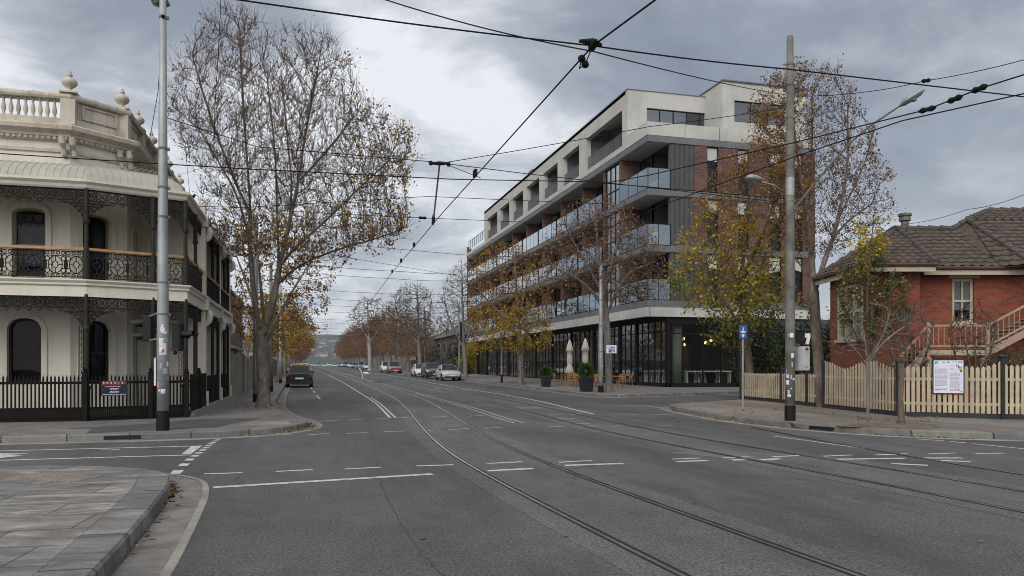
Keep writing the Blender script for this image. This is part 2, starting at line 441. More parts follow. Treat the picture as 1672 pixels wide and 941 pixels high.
# ------------------------------------------------------------------ mesh builder
ORIGIN = {}
class MB:
    def __init__(self, frame=None):
        self.v, self.f = [], []
        self.fr = frame      # (origin, ex, ey): a turned plan
    def P(self, p):
        if self.fr:
            o, ex, ey = self.fr
            p = (o[0] + ex[0] * p[0] + ey[0] * p[1], o[1] + ex[1] * p[0] + ey[1] * p[1], o[2] + p[2])
        self.v.append((p[0], p[1], p[2]))
        return len(self.v) - 1
    def face(self, pts):
        self.f.append([self.P(p) for p in pts])
    def hexa(self, b, t):
        ids = [self.P(p) for p in b] + [self.P(p) for p in t]
        for q in ((3, 2, 1, 0), (4, 5, 6, 7), (0, 1, 5, 4), (1, 2, 6, 5), (2, 3, 7, 6), (3, 0, 4, 7)):
            self.f.append([ids[i] for i in q])
    def box(self, x0, x1, y0, y1, z0, z1):
        self.hexa([(x0, y0, z0), (x1, y0, z0), (x1, y1, z0), (x0, y1, z0)],
                  [(x0, y0, z1), (x1, y0, z1), (x1, y1, z1), (x0, y1, z1)])
    def wallbox(self, p, q, z0, z1, t0, t1):
        """box along the plan line p>q between the offsets t0,t1 (to the right of p>q)"""
        d = Vector((q[0] - p[0], q[1] - p[1])).normalized()
        n = Vector((d.y, -d.x))
        c = [(p[0] + n.x * t0, p[1] + n.y * t0), (q[0] + n.x * t0, q[1] + n.y * t0),
             (q[0] + n.x * t1, q[1] + n.y * t1), (p[0] + n.x * t1, p[1] + n.y * t1)]
        self.hexa([(a, b, z0) for a, b in c], [(a, b, z1) for a, b in c])
    def beam(self, a, b, w, h):
        a, b = Vector(a), Vector(b)
        d = (b - a).normalized()
        up = Vector((0, 0, 1)) if abs(d.z) < 0.95 else Vector((0, 1, 0))
        s = d.cross(up).normalized() * w / 2
        u = s.cross(d).normalized() * h / 2
        self.hexa([a - s - u, a + s - u, a + s + u, a - s + u], [b - s - u, b + s - u, b + s + u, b - s + u])
    def prism(self, poly, z0, z1):
        n = len(poly)
        lo = [self.P((x, y, z0)) for x, y in poly]
        hi = [self.P((x, y, z1)) for x, y in poly]
        for i in range(n):
            j = (i + 1) % n
            self.f.append([lo[i], lo[j], hi[j], hi[i]])
        self.f.append(hi)
        self.f.append(lo[::-1])
    def tube(self, pts, r, n=6, cap=True):
        pts = [Vector(p) for p in pts]
        if not hasattr(r, '__len__'):
            r = [r] * len(pts)
        rings = []
        t = (pts[1] - pts[0]).normalized()
        ref = Vector((0, 0, 1)) if abs(t.z) < 0.9 else Vector((1, 0, 0))
        s = t.cross(ref).normalized()
        for i, p in enumerate(pts):
            if 0 < i < len(pts) - 1:
                t = (pts[i + 1] - pts[i - 1])
            elif i == 0:
                t = pts[1] - pts[0]
            else:
                t = pts[-1] - pts[-2]
            if t.length < 1e-9:
                t = Vector((0, 0, 1))
            t.normalize()
            s = (s - t * s.dot(t))
            if s.length < 1e-6:
                s = t.orthogonal()
            s.normalize()
            u = t.cross(s)
            rings.append([self.P(p + (s * math.cos(a) + u * math.sin(a)) * r[i])
                          for a in [2 * math.pi * k / n for k in range(n)]])
        for i in range(len(rings) - 1):
            A, B = rings[i], rings[i + 1]
            for k in range(n):
                self.f.append([A[k], A[(k + 1) % n], B[(k + 1) % n], B[k]])
        if cap:
            self.f.append(rings[0][::-1])
            self.f.append(rings[-1])
    def lathe(self, c, prof, n=16):
        rings = [[self.P((c[0] + r * math.cos(2 * math.pi * k / n), c[1] + r * math.sin(2 * math.pi * k / n), c[2] + z))
                  for k in range(n)] for r, z in prof]
        for A, B in zip(rings, rings[1:]):
            for k in range(n):
                self.f.append([A[k], A[(k + 1) % n], B[(k + 1) % n], B[k]])
        self.f.append(rings[0][::-1])
        self.f.append(rings[-1])
    def build(self, name, mat, parent=None, smooth=False, bevel=0.0, origin=None):
        if parent is not None:
            o = ORIGIN[parent.name]
        elif origin is not None:
            o = Vector(origin)
        else:
            a = np.array(self.v) if self.v else np.zeros((1, 3))
            lo, hi = a.min(0), a.max(0)
            o = Vector(((lo[0] + hi[0]) / 2, (lo[1] + hi[1]) / 2, lo[2]))
        me = bpy.data.meshes.new(name)
        me.from_pydata([(x - o[0], y - o[1], z - o[2]) for x, y, z in self.v], [], self.f)
        me.materials.append(MATS[mat])
        if smooth:
            me.polygons.foreach_set('use_smooth', [True] * len(me.polygons))
        me.update()
        ob = bpy.data.objects.new(name, me)
        COL.objects.link(ob)
        if parent is not None:
            ob.parent = parent
        else:
            ob.location = o
        ORIGIN[ob.name] = o
        if bevel:
            b = ob.modifiers.new('edge', 'BEVEL')
            b.width = bevel
            b.segments = 2
            b.limit_method = 'ANGLE'
        return ob

def tag(o, label, cat, group=None):
    o['label'] = label
    o['category'] = cat
    if group:
        o['group'] = group
    return o

def thing(name, label, cat, loc, group=None):
    o = bpy.data.objects.new(name, None)
    o.empty_display_size = 0.2
    COL.objects.link(o)
    o.location = loc
    ORIGIN[o.name] = Vector(loc)
    return tag(o, label, cat, group)

def struct(o, kind='structure'):
    o['kind'] = kind
    return o

def copy_tree(o, parent=None):
    c = o.copy()
    COL.objects.link(c)
    if parent is not None:
        c.parent = parent
    for ch in list(o.children):
        copy_tree(ch, c)
    return c

def dup(root, loc, rotz=0.0, scale=None, label=None, group=None):
    r = copy_tree(root)
    r.location = loc
    r.rotation_euler = (0, 0, rotz)
    if scale is not None:
        r.scale = scale
    if label:
        r['label'] = label
    if group:
        r['group'] = group
    return r

def wall_open(mb, p, q, z0, z1, ops, depth=0.16, side=1):
    """a wall face along the plan line p>q with openings (u0,u1,zb,zt,arch) and their reveals;
    the outside lies to the right of p>q when side=1"""
    p, q = Vector((p[0], p[1])), Vector((q[0], q[1]))
    d = (q - p)
    L = d.length
    d.normalize()
    n = Vector((d.y, -d.x)) * side
    def W(u, z, t=0.0):
        return (p.x + d.x * u - n.x * t, p.y + d.y * u - n.y * t, z)
    ops = sorted(ops)
    x = 0.0
    for (u0, u1, zb, zt, arch) in ops:
        mb.face([W(x, z0), W(u0, z0), W(u0, z1), W(x, z1)])
        if zb > z0 + 1e-4:
            mb.face([W(u0, z0), W(u1, z0), W(u1, zb), W(u0, zb)])
        k = 10 if arch > 0 else 1
        top = []
        for i in range(k + 1):
            s = i / k
            top.append((u0 + (u1 - u0) * s, zt - arch + arch * math.sqrt(max(0, 1 - (2 * s - 1) ** 2)) if arch > 0 else zt))
        for a, b in zip(top, top[1:]):
            mb.face([W(a[0], a[1]), W(b[0], b[1]), W(b[0], z1), W(a[0], z1)])
            mb.face([W(a[0], a[1]), W(b[0], b[1]), W(b[0], b[1], depth), W(a[0], a[1], depth)])
        zs = zt - arch
        mb.face([W(u0, zb), W(u0, zs), W(u0, zs, depth), W(u0, zb, depth)])
        mb.face([W(u1, zb), W(u1, zs), W(u1, zs, depth), W(u1, zb, depth)])
        mb.face([W(u0, zb), W(u1, zb), W(u1, zb, depth), W(u0, zb, depth)])
        x = u1
    mb.face([W(x, z0), W(L, z0), W(L, z1), W(x, z1)])
    return W

# ------------------------------------------------------------------ render settings, world, sun, camera
cam = bpy.data.cameras.new('camera')
cam.lens = F / 1672 * 36
cam.sensor_width = 36
cam.shift_y = (598 - 470.5) / 1672
cam.clip_end = 20000
co = bpy.data.objects.new('camera', cam)
COL.objects.link(co)
co.location = (0, 0, H)
co.rotation_euler = (R(90), 0, -CA)
scn.camera = co
scn.view_settings.view_transform = 'Standard'
scn.view_settings.look = 'None'
scn.view_settings.exposure = 0.12
scn.view_settings.gamma = 1.0
scn.view_settings.use_curve_mapping = False
scn.cycles.max_bounces = 8
scn.cycles.transparent_max_bounces = 16
scn.cycles.caustics_reflective = False
scn.cycles.caustics_refractive = False
scn.cycles.use_denoising = True
scn.cycles.pixel_filter_type = 'BLACKMAN_HARRIS'
scn.cycles.filter_width = 0.95

SUN_EL, SUN_AZ = R(34), R(214)
w = bpy.data.worlds.new('World')
scn.world = w
w.use_nodes = True
nt = w.node_tree
for n_ in list(nt.nodes):
    nt.nodes.remove(n_)
wo = nt.nodes.new('ShaderNodeOutputWorld')
bg = nt.nodes.new('ShaderNodeBackground')
bg.inputs['Strength'].default_value = 0.1
sky = nt.nodes.new('ShaderNodeTexSky')
sky.sky_type = 'NISHITA'
sky.sun_disc = False
sky.sun_elevation = SUN_EL
sky.sun_rotation = SUN_AZ
tc = nt.nodes.new('ShaderNodeTexCoord')
sp = nt.nodes.new('ShaderNodeSeparateXYZ')
nt.links.new(tc.outputs['Generated'], sp.inputs[0])
zz = mth(nt, 'MAXIMUM', sp.outputs[2], 0.0)
den = mth(nt, 'ADD', zz, 0.26)
cv = nt.nodes.new('ShaderNodeCombineXYZ')
nt.links.new(mth(nt, 'DIVIDE', sp.outputs[0], den), cv.inputs[0])
nt.links.new(mth(nt, 'DIVIDE', sp.outputs[1], den), cv.inputs[1])
cloud_vec = nt.nodes.new('ShaderNodeMapping')
cloud_vec.inputs['Location'].default_value = (3.1, 1.7, 0.4)
cloud_vec.inputs['Rotation'].default_value = (0, 0, R(20))
cloud_vec.inputs['Scale'].default_value = (1.05, 1.2, 1.0)
nt.links.new(cv.outputs[0], cloud_vec.inputs[0])
c_big = noise(nt, cloud_vec.outputs[0], 0.75, 3, 0.5, 0.4)
c_mid = noise(nt, cloud_vec.outputs[0], 2.1, 7, 0.6, 0.35)
cl = mth(nt, 'ADD', mth(nt, 'MULTIPLY', c_big, 0.55), mth(nt, 'MULTIPLY', c_mid, 0.45))
cloud = ramp(nt, cl, [(0.36, (2.1, 2.42, 3.05)), (0.45, (2.9, 3.22, 3.85)), (0.52, (4.4, 4.7, 5.3)), (0.59, (8.2, 8.45, 8.85))])
# overcast skies are paler at the rim and brighter overhead
rim = ramp(nt, zz, [(0.0, 1.0), (0.16, 0.55), (0.32, 0.0)])
cloud = mixc(nt, cloud, (5.6, 6.0, 6.5), mth(nt, 'MULTIPLY', rim, 0.5))
over = ramp(nt, zz, [(0.42, 0.0), (0.75, 1.0)])
cloud = mixc(nt, cloud, (6.5, 6.7, 7.2), over)
# unseen cloud glow round the hidden sun behind the camera, added to brighten facades
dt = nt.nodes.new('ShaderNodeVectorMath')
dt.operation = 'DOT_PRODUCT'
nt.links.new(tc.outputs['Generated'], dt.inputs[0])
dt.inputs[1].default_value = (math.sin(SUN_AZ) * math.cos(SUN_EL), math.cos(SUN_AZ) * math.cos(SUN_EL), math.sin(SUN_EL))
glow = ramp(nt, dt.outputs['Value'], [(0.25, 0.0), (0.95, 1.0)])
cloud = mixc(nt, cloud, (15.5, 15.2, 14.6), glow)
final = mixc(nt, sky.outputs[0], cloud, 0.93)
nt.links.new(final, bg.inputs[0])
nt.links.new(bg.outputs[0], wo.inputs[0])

sl = bpy.data.lights.new('sun', 'SUN')
sl.energy = 1.3
sl.angle = R(35)
sl.color = (1.0, 0.97, 0.93)
so = bpy.data.objects.new('sun', sl)
COL.objects.link(so)
so.location = (0, -20, 60)
sd = Vector((math.sin(SUN_AZ) * math.cos(SUN_EL), math.cos(SUN_AZ) * math.cos(SUN_EL), math.sin(SUN_EL)))
so.rotation_euler = sd.to_track_quat('Z', 'Y').to_euler()
# ================================================================== GROUND, ROADS, PAVEMENTS
def sheet(name, x0, x1, ys, dz, mat, nx=2):
    mb = MB()
    xs = [x0 + (x1 - x0) * i / nx for i in range(nx + 1)]
    idx = [[mb.P((x, y, gz(y) + dz)) for x in xs] for y in ys]
    for a, b in zip(idx, idx[1:]):
        for i in range(nx):
            mb.f.append([a[i], a[i + 1], b[i + 1], b[i]])
    return struct(mb.build(name, mat))

sheet('ground', -3500, 3500, [-200, 0, 45, 100, 200, 325, 345, 600, 1200, 4500], -0.03, 'grass_ground')
sheet('crossing_road', -70, 90, [-30, 0, 25, 45], 0.0, 'asphalt', 4)
sheet('main_road', -2.2, 15.0, [45, 60, 80, 100, 140, 200, 260, 325, 330, 420], 0.0, 'asphalt', 2)

PH = 0.13
def ribbon(mb, pts, w0, w1, z0, z1):
    """strip between offsets w0 and w1 to the left of a plan polyline, rising from z0 to z1 (on the street's height)"""
    A, B = [], []
    for i, p in enumerate(pts):
        a = Vector(pts[max(0, i - 1)]); b = Vector(pts[min(len(pts) - 1, i + 1)])
        t = (b - a).normalized()
        n = Vector((-t.y, t.x))
        pa, pb = Vector(p) + n * w0, Vector(p) + n * w1
        A.append(mb.P((pa.x, pa.y, gz(pa.y) + z0)))
        B.append(mb.P((pb.x, pb.y, gz(pb.y) + z1)))
    for i in range(len(pts) - 1):
        mb.f.append([A[i], A[i + 1], B[i + 1], B[i]])

def smooth_line(pts, n=3):
    """Chaikin corner cutting of an open polyline"""
    pts = [Vector(p) for p in pts]
    for _ in range(n):
        q = [pts[0]]
        for a, b in zip(pts, pts[1:]):
            q += [a * 0.75 + b * 0.25, a * 0.25 + b * 0.75]
        q.append(pts[-1])
        pts = q
    return [tuple(p) for p in pts]

def pavement(name, kerb, far, mat, kmat='kerb_stone', kw=0.30, gutter=0.32, gmat='concrete', inlets=()):
    """raised pavement: its kerb runs along the polyline `kerb` with the pavement on the left hand"""
    top = MB()
    poly = []
    for i, p in enumerate(kerb):
        a = Vector(kerb[max(0, i - 1)]); b = Vector(kerb[min(len(kerb) - 1, i + 1)])
        t = (b - a).normalized()
        poly.append((p[0] - t.y * kw, p[1] + t.x * kw))
    ids = [top.P((x, y, gz(y) + PH)) for x, y in poly] + [top.P((x, y, gz(y) + PH)) for x, y in far]
    top.f.append(ids)
    o = struct(top.build(name, mat))
    bm = bmesh.new(); bm.from_mesh(o.data)
    bmesh.ops.triangulate(bm, faces=bm.faces[:], quad_method='BEAUTY', ngon_method='EAR_CLIP')
    bmesh.ops.recalc_face_normals(bm, faces=bm.faces[:])
    bm.to_mesh(o.data); bm.free()
    k = MB()
    ribbon(k, kerb, 0.0, 0.012, -0.02, PH - 0.022)
    ribbon(k, kerb, 0.012, 0.035, PH - 0.022, PH + 0.002)
    ribbon(k, kerb, 0.035, kw - 0.008, PH + 0.002, PH + 0.004)
    ribbon(k, kerb, kw - 0.008, kw + 0.004, PH + 0.004, PH - 0.015)
    struct(k.build('kerb', kmat))
    g = MB()
    ribbon(g, kerb, -gutter, -0.02, 0.006, 0.004)
    if gutter > 0:
        struct(g.build('gutter', gmat))
        g2 = MB(); ribbon(g2, kerb, -gutter - .07, -gutter, 0.009, 0.012); ribbon(g2, kerb, -gutter - .075, -gutter - .07, 0.0, 0.009); struct(g2.build('gutter_lip', 'concrete_pale'))
    if inlets:
        d = MB()
        for pa_, pb_ in inlets:
            arc, tot = [], 0.0
            for a, b in zip(kerb, kerb[1:]):
                arc.append(tot); tot += (Vector(b) - Vector(a)).length
            def pos_of(q):
                best = (1e9, 0)
                for i_, (a, b) in enumerate(zip(kerb, kerb[1:])):
                    a, b = Vector(a), Vector(b); t_ = max(0, min(1, (Vector(q) - a).dot(b - a) / max((b - a).length_squared, 1e-9)))
                    d_ = (a.lerp(b, t_) - Vector(q)).length
                    if d_ < best[0]: best = (d_, arc[i_] + t_ * (b - a).length)
                return best[1]
            s0, s1 = sorted((pos_of(pa_), pos_of(pb_)))
            acc = 0.0
            for a, b in zip(kerb, kerb[1:]):
                a, b = Vector(a), Vector(b)
                L = (b - a).length
                lo, hi = max(s0, acc), min(s1, acc + L)
                if hi > lo:
                    t = (b - a).normalized(); n = Vector((-t.y, t.x))
                    pa, pb = a + t * (lo - acc) - n * 0.004, a + t * (hi - acc) - n * 0.004
                    d.face([(pa.x, pa.y, 0.02), (pb.x, pb.y, 0.02), (pb.x + n.x * .01, pb.y + n.y * .01, 0.095), (pa.x + n.x * .01, pa.y + n.y * .01, 0.095)])
                acc += L
        struct(d.build('kerb_inlet', 'black_paint'))
    return o

# the corner we stand next to: flagstones, wide bluestone kerb and a dished gutter
near = smooth_line([(-1.26, -8), (-1.28, 3), (-1.30, 5.8), (-1.38, 7.8), (-1.46, 9.4), (-1.66, 10.5), (-2.6, 11.25), (-4.0, 11.65), (-9, 12.0), (-45, 12.6)], 3)
pavement('pavement_near_corner', near, [(-45, -8)], 'bluestone_paving', 'kerb_stone', 0.36, 0.34, 'concrete')
# a brown patched band of footpath along its far edge
sheet_mb = MB()
ribbon(sheet_mb, smooth_line([(-2.2, 10.35), (-2.9, 10.75), (-4.0, 11.05), (-9, 11.42), (-45, 12.0)], 3), 0.22, 0.75, PH + 0.003, PH + 0.003)
struct(sheet_mb.build('footpath_patch', 'footpath_brown'))

left_block = smooth_line([(-45, 16.45), (-6, 16.4), (-2.3, 16.4), (-0.75, 16.95), (-0.05, 18.1), (0.12, 19.3), (-0.10, 21.0), (-0.55, 23.0), (-0.9, 26), (-1.15, 32), (-1.3, 50)], 2)
left_block += [(-1.35, 80), (-1.4, 120), (-1.4, 200), (-1.4, 325), (-1.4, 420)]
pavement('pavement_left_block', left_block, [(-30, 420), (-30, 325), (-30, 200), (-30, 120), (-30, 80), (-30, 45), (-45, 30)], 'footpath', 'kerb_stone_cross', 0.22, 0.26, 'concrete', [((-3.78, 16.4), (-3.12, 16.4))])

right_block = smooth_line([(60, 37), (22, 29.7), (16.2, 26.7), (13.2, 25.0), (12.1, 24.2), (11.6, 22.8), (11.2, 20.6), (10.8, 18.0), (10.9, 15.4), (11.7, 13.3), (13.6, 11.8), (18, 9.4), (45, -4)], 2)
pavement('pavement_right_corner', right_block, [(90, 0), (90, 30)], 'footpath_brown', 'kerb_stone_cross', 0.22, 0.24, 'concrete', [((10.83, 15.0), (11.0, 14.35))])

cafe_side = [(14.2, 420), (14.1, 325), (14.0, 200), (13.95, 120), (13.9, 80), (13.85, 60), (13.8, 48)]
cafe_side += smooth_line([(13.75, 46), (13.5, 40), (13.3, 36), (13.25, 34.2), (13.5, 33.0), (14.4, 33.2), (17, 34.0), (22, 35.4), (60, 44.0)], 2)
pavement('pavement_apartment_side', cafe_side, [(60, 46), (32, 46), (32, 80), (32, 120), (32, 200), (32, 325), (32, 420)], 'footpath', 'kerb_stone', 0.20, 0.26, 'concrete')

def patch(name, pts, dz, mat):
    mb = MB()
    mb.face([(*p, gz(p[1]) + dz) for p in pts])
    return struct(mb.build(name, mat))
def pxpatch(name, pix, dz, mat):
    return patch(name, [tuple(G(a, b, dz))[:2] for a, b in pix], dz, mat)

# worn and mended areas
pxpatch('asphalt_patch', [(702, 688), (760, 684), (764, 696), (712, 699)], 0.003, 'asphalt_patch')
pxpatch('asphalt_patch', [(828, 664), (905, 663), (880, 668), (842, 668)], 0.003, 'asphalt_patch')
pxpatch('asphalt_patch', [(470, 645), (513, 643), (518, 651), (472, 655)], 0.003, 'asphalt_patch')
pxpatch('asphalt_patch', [(1150, 733), (1420, 752), (1400, 765), (1090, 740)], 0.003, 'asphalt_patch')
pxpatch('pavement_slab', [(1012, 639.5), (1046, 637), (1056, 639), (1028, 641.5)], PH + .004, 'concrete_pale')
pxpatch('pavement_slab', [(408, 690), (468, 687), (476, 693), (390, 695)], PH + .004, 'concrete_pale')
pxpatch('pavement_slab', [(0, 702), (150, 700), (140, 708), (0, 712)], PH + .004, 'concrete')
pxpatch('pavement_slab', [(1440, 672), (1672, 688), (1672, 700), (1340, 676)], PH + .004, 'footpath')
pxpatch('asphalt_patch', [(60, 703), (240, 692), (330, 684), (430, 683), (350, 698), (150, 707)], PH + .003, 'asphalt_dark')
# soil round the young street tree
mb = MB()
c = G(1462, 697, PH)
ring = []
for i in range(40):
    a = 2 * math.pi * i / 40
    rr = 1 + 0.12 * math.sin(3 * a) + random.uniform(-.05, .05)
    ring.append((c.x + 1.15 * rr * math.cos(a) * CO + 0.55 * rr * math.sin(a) * SA, c.y - 1.15 * rr * math.cos(a) * SA + 0.55 * rr * math.sin(a) * CO))
lo = [mb.P((x, y, PH + .003)) for x, y in ring]
hi = [mb.P((c.x + (x - c.x) * .7, c.y + (y - c.y) * .7, PH + .05)) for x, y in ring]
for i in range(40):
    mb.f.append([lo[i], lo[(i + 1) % 40], hi[(i + 1) % 40], hi[i]])
mb.f.append(hi)
struct(mb.build('soil_bed', 'soil', smooth=True))

# old cracks wandering across the crossing
simple('crack_fill', (0.045, 0.045, 0.046), 0.9, 0.2)
ck = MB()
def crack(pix, w, seed):
    r_ = random.Random(seed); P = [G(*p, .0032) for p in pix]; out = []
    for a, b in zip(P, P[1:]):
        for k in range(14):
            q = a.lerp(b, k / 14); out.append((q.x + r_.uniform(-.014, .014), q.y + r_.uniform(-.014, .014)))
    out.append((P[-1].x, P[-1].y))
    ribbon(ck, out, -w / 2, w / 2, .0032, .0032)
crack([(606, 690), (612, 735), (622, 790), (650, 850), (690, 905), (730, 945)], .007, 1)
crack([(1000, 700), (1080, 790), (1300, 900)], .004, 3)
struct(ck.build('road_cracks', 'crack_fill'))
# ------------------------------------------------------------------ painted lines
lines = MB(); worn = MB()
def stroke(a, b, w=0.10, target=None, dz=0.004):
    mbx = target or lines
    pa, pb = G(*a, dz), G(*b, dz)
    d = (pb - pa); d.z = 0
    d.normalize()
    n = Vector((-d.y, d.x, 0)) * w / 2
    mbx.face([pa - n, pb - n, pb + n, pa + n])
def polystroke(pix, w=0.10, target=None, off=0.0, dz=0.004):
    mbx = target or lines
    P = [G(*p, dz) for p in pix]
    sm = smooth_line([(p.x, p.y) for p in P], 2)
    ribbon(mbx, sm, off - w / 2, off + w / 2, dz, dz)

stroke((348, 796), (706, 774), 0.13)
for a, b in [((333, 774), (396, 772)), ((450, 770), (511, 767)), ((563, 766), (623, 763)), ((680, 761), (740, 759)),
             ((795, 757), (853, 754)), ((912, 755), (966, 752)), ((1096, 750), (1142, 748)), ((1180, 748), (1223, 746)),
             ((1262, 746), (1305, 744)), ((1345, 745), (1392, 743)), ((1430, 743), (1482, 741)), ((1517, 741), (1560, 740)),
             ((1593, 741), (1640, 740))]:
    stroke(a, b, 0.085)
for a, b in [((797, 769), (870, 765)), ((922, 760), (1018, 757)), ((1105, 754), (1155, 752)), ((1195, 751.5), (1216, 750.5)),
             ((1242, 751), (1275, 749)), ((1367, 750), (1476, 748.5)), ((1505, 748), (1572, 748)), ((1535, 752), (1585, 754)), ((1455, 757), (1515, 760))]:
    stroke(a, b, 0.13)
for a, b in [((503.6, 710), (538, 708)), ((565, 708), (600, 706.4)), ((627, 705), (661, 704)), ((688, 703.5), (708, 702.5)),
             ((732, 702), (765, 700)), ((790, 699.6), (818, 698)), ((892, 697.5), (920, 696.3)), ((952, 696.4), (974, 695.4)),
             ((1000, 696.3), (1017, 695.5)), ((1070, 695.6), (1100, 695.6)),
             ((523, 688), (553, 686)), ((566, 686), (594, 684.5)), ((609, 684.5), (636, 683)), ((649, 682.4), (677.6, 681.3)),
             ((698, 681.6), (728, 680.2)), ((765, 680), (790, 678.4)), ((898, 677), (925, 676)), ((932, 676.6), (948, 675.5)),
             ((1001, 676), (1024, 676)), ((1028, 677), (1055, 676.3)), ((1061, 677), (1100, 677.3)),
             ((442, 711), (476, 709))]:
    stroke(a, b, 0.11, worn)
for a, b in [((846, 666.2), (882, 665.8)), ((909, 683.8), (943, 683)), ((930, 691), (963, 691.6)), ((1015, 663), (1048, 662)), ((1048, 662), (1090, 668)),
             ((1262, 712), (1430, 735))]:
    stroke(a, b, 0.10, worn)
# lane lines up the main street
LL = [(637, 682.5), (617, 661), (600, 649), (570, 630), (540, 614.5), (515, 603.5)]
polystroke(LL, 0.075)
polystroke(LL[:3], 0.06, off=-0.15)
CL = [(855, 690.5), (823, 682), (780, 667.6), (730, 655), (686.6, 642.5), (622, 626), (560, 610)]
polystroke(CL, 0.075, worn); polystroke(CL[:5], 0.065, worn, off=0.24)
polystroke([(970, 676.6), (930, 667), (877, 654), (813, 643), (740, 632), (660, 617), (600, 608)], 0.10)
stroke((516.5, 645), (522.5, 652), 0.08); stroke((507, 632.5), (510, 636), 0.08); stroke((512, 638.5), (514, 641.5), 0.08)
# the stub of street on the left: lane edges, stop bar, dashed crossing line, arrow
stroke((-60, 738), (330, 728.2), 0.10); stroke((-60, 753.5), (311, 743), 0.10); stroke((166, 735), (196, 734), 0.07)
lines.face([G(297, 741.3, .0042), G(312, 741.3, .0042), G(329, 729, .0042), G(312, 729, .0042)])
for x, y in [(289, 770.5), (300.5, 759), (310, 750.5), (318.5, 744.3), (325, 739.5), (331, 735), (336, 731.3), (340, 727.8), (344, 725), (347.5, 722.6), (351, 720.3), (355, 718.4)]:
    k = (y - 598) / 160.0
    hw, hh, sk = 7.4 * k ** 2, 2.1 * k ** 4.6, 2.6 * k ** 2
    lines.face([G(x - hw - sk, y + hh, .0045), G(x + hw - sk, y + hh, .0045), G(x + hw + sk, y - hh, .0045), G(x - hw + sk, y - hh, .0045)])
lines.face([G(-30, 743.5, .0045), G(22, 742.5, .0045), G(48, 741, .0045), G(20, 740.3, .0045), G(-30, 740.8, .0045)])
lines.face([G(-30, 748.2, .0046), G(0, 748, .0046), G(38, 744.3, .0046), G(20, 743.1, .0046), G(-30, 744, .0046)])
for a, b in [((1497, 717), (1541, 720)), ((1551, 721), (1578, 723.4)), ((1588, 724.5), (1672, 733)), ((1672, 733), (1760, 745))]:
    stroke(a, b, 0.08)
struct(lines.build('road_markings', 'line_paint'))
struct(worn.build('worn_road_markings', 'line_paint_worn'))

# ------------------------------------------------------------------ tram tracks
def rail_pair(name, xs_l, gauge):
    """xs_l: (x, y) of the left rail from near to far"""
    l = smooth_line(xs_l, 3)
    bed, gr, st = MB(), MB(), MB()
    ribbon(bed, l, 0.35, -gauge - 0.35, 0.0028, 0.0028)
    for off in (0.0, -gauge):
        ribbon(gr, l, off + 0.062, off - 0.042, 0.0062, 0.0062)
        ribbon(st, l, off + 0.046, off + 0.004, 0.0095, 0.0095)
        ribbon(st, l, off - 0.028, off - 0.038, 0.0095, 0.0095)
    struct(bed.build('track_bed', 'track_bed'))
    struct(gr.build('rail_groove', 'rail_groove'))
    struct(st.build('tram_rails', 'rail_steel'))
rail_pair('a', [(2.9, -12), (2.62, 3), (2.45, 6.5), (2.33, 10), (2.35, 13.5), (2.75, 19), (3.45, 27), (4.1, 38), (4.35, 60), (4.5, 100), (4.6, 200), (4.6, 325), (4.6, 400)], 1.15)
rail_pair('b', [(6.95, -12), (6.9, 5), (6.85, 8), (6.6, 11), (6.42, 14.5), (6.5, 18), (6.95, 25), (7.3, 37), (7.55, 60), (7.7, 100), (7.8, 200), (7.8, 325), (7.8, 400)], 1.15)
# a further crossing rail at the right
mb = MB(); m2 = MB()
l = smooth_line([(9.0, -12), (9.2, 8), (9.4, 10.5), (9.7, 13), (10.2, 16)], 2)
ribbon(m2, l, 0.06, -0.04, 0.0062, 0.0062)
ribbon(mb, l, 0.045, 0.0, 0.0095, 0.0095)
struct(m2.build('rail_groove', 'rail_groove'))
struct(mb.build('tram_rails', 'rail_steel'))

# ------------------------------------------------------------------ fallen leaves in the gutters
def leaf_quads(pos, size, mat, name, parent=None, origin=None, flat=False, seed=1, droop=0.0):
    rng = np.random.default_rng(seed)
    n = len(pos)
    pos = np.asarray(pos, float)
    a = rng.normal(size=(n, 3))
    if flat:
        a[:, 2] *= 0.15
    a[:, 2] -= droop
    a /= np.linalg.norm(a, axis=1)[:, None]
    b = rng.normal(size=(n, 3))
    if flat:
        b[:, 2] *= 0.15
    b -= a * (a * b).sum(1)[:, None]
    b /= np.linalg.norm(b, axis=1)[:, None]
    s = size * rng.uniform(0.6, 1.3, (n, 1))
    v = np.stack([pos, pos + a * s * 0.55 + b * s * 0.36, pos + a * s, pos + a * s * 0.5 - b * s * 0.36], 1).reshape(-1, 3)
    o = np.array(ORIGIN[parent.name] if parent is not None else (origin if origin is not None else (0, 0, 0)))
    v = v - o
    me = bpy.data.meshes.new(name)
    me.vertices.add(len(v)); me.vertices.foreach_set('co', v.astype(np.float32).ravel())
    me.loops.add(4 * n); me.loops.foreach_set('vertex_index', np.arange(4 * n, dtype=np.int32))
    me.polygons.add(n); me.polygons.foreach_set('loop_start', np.arange(0, 4 * n, 4, dtype=np.int32))
    me.polygons.foreach_set('loop_total', np.full(n, 4, dtype=np.int32))
    me.materials.append(MATS[mat])
    me.update(); me.validate()
    ob = bpy.data.objects.new(name, me)
    COL.objects.link(ob)
    if parent is not None:
        ob.parent = parent
    else:
        ob.location = o
    ORIGIN[ob.name] = Vector(o)
    return ob

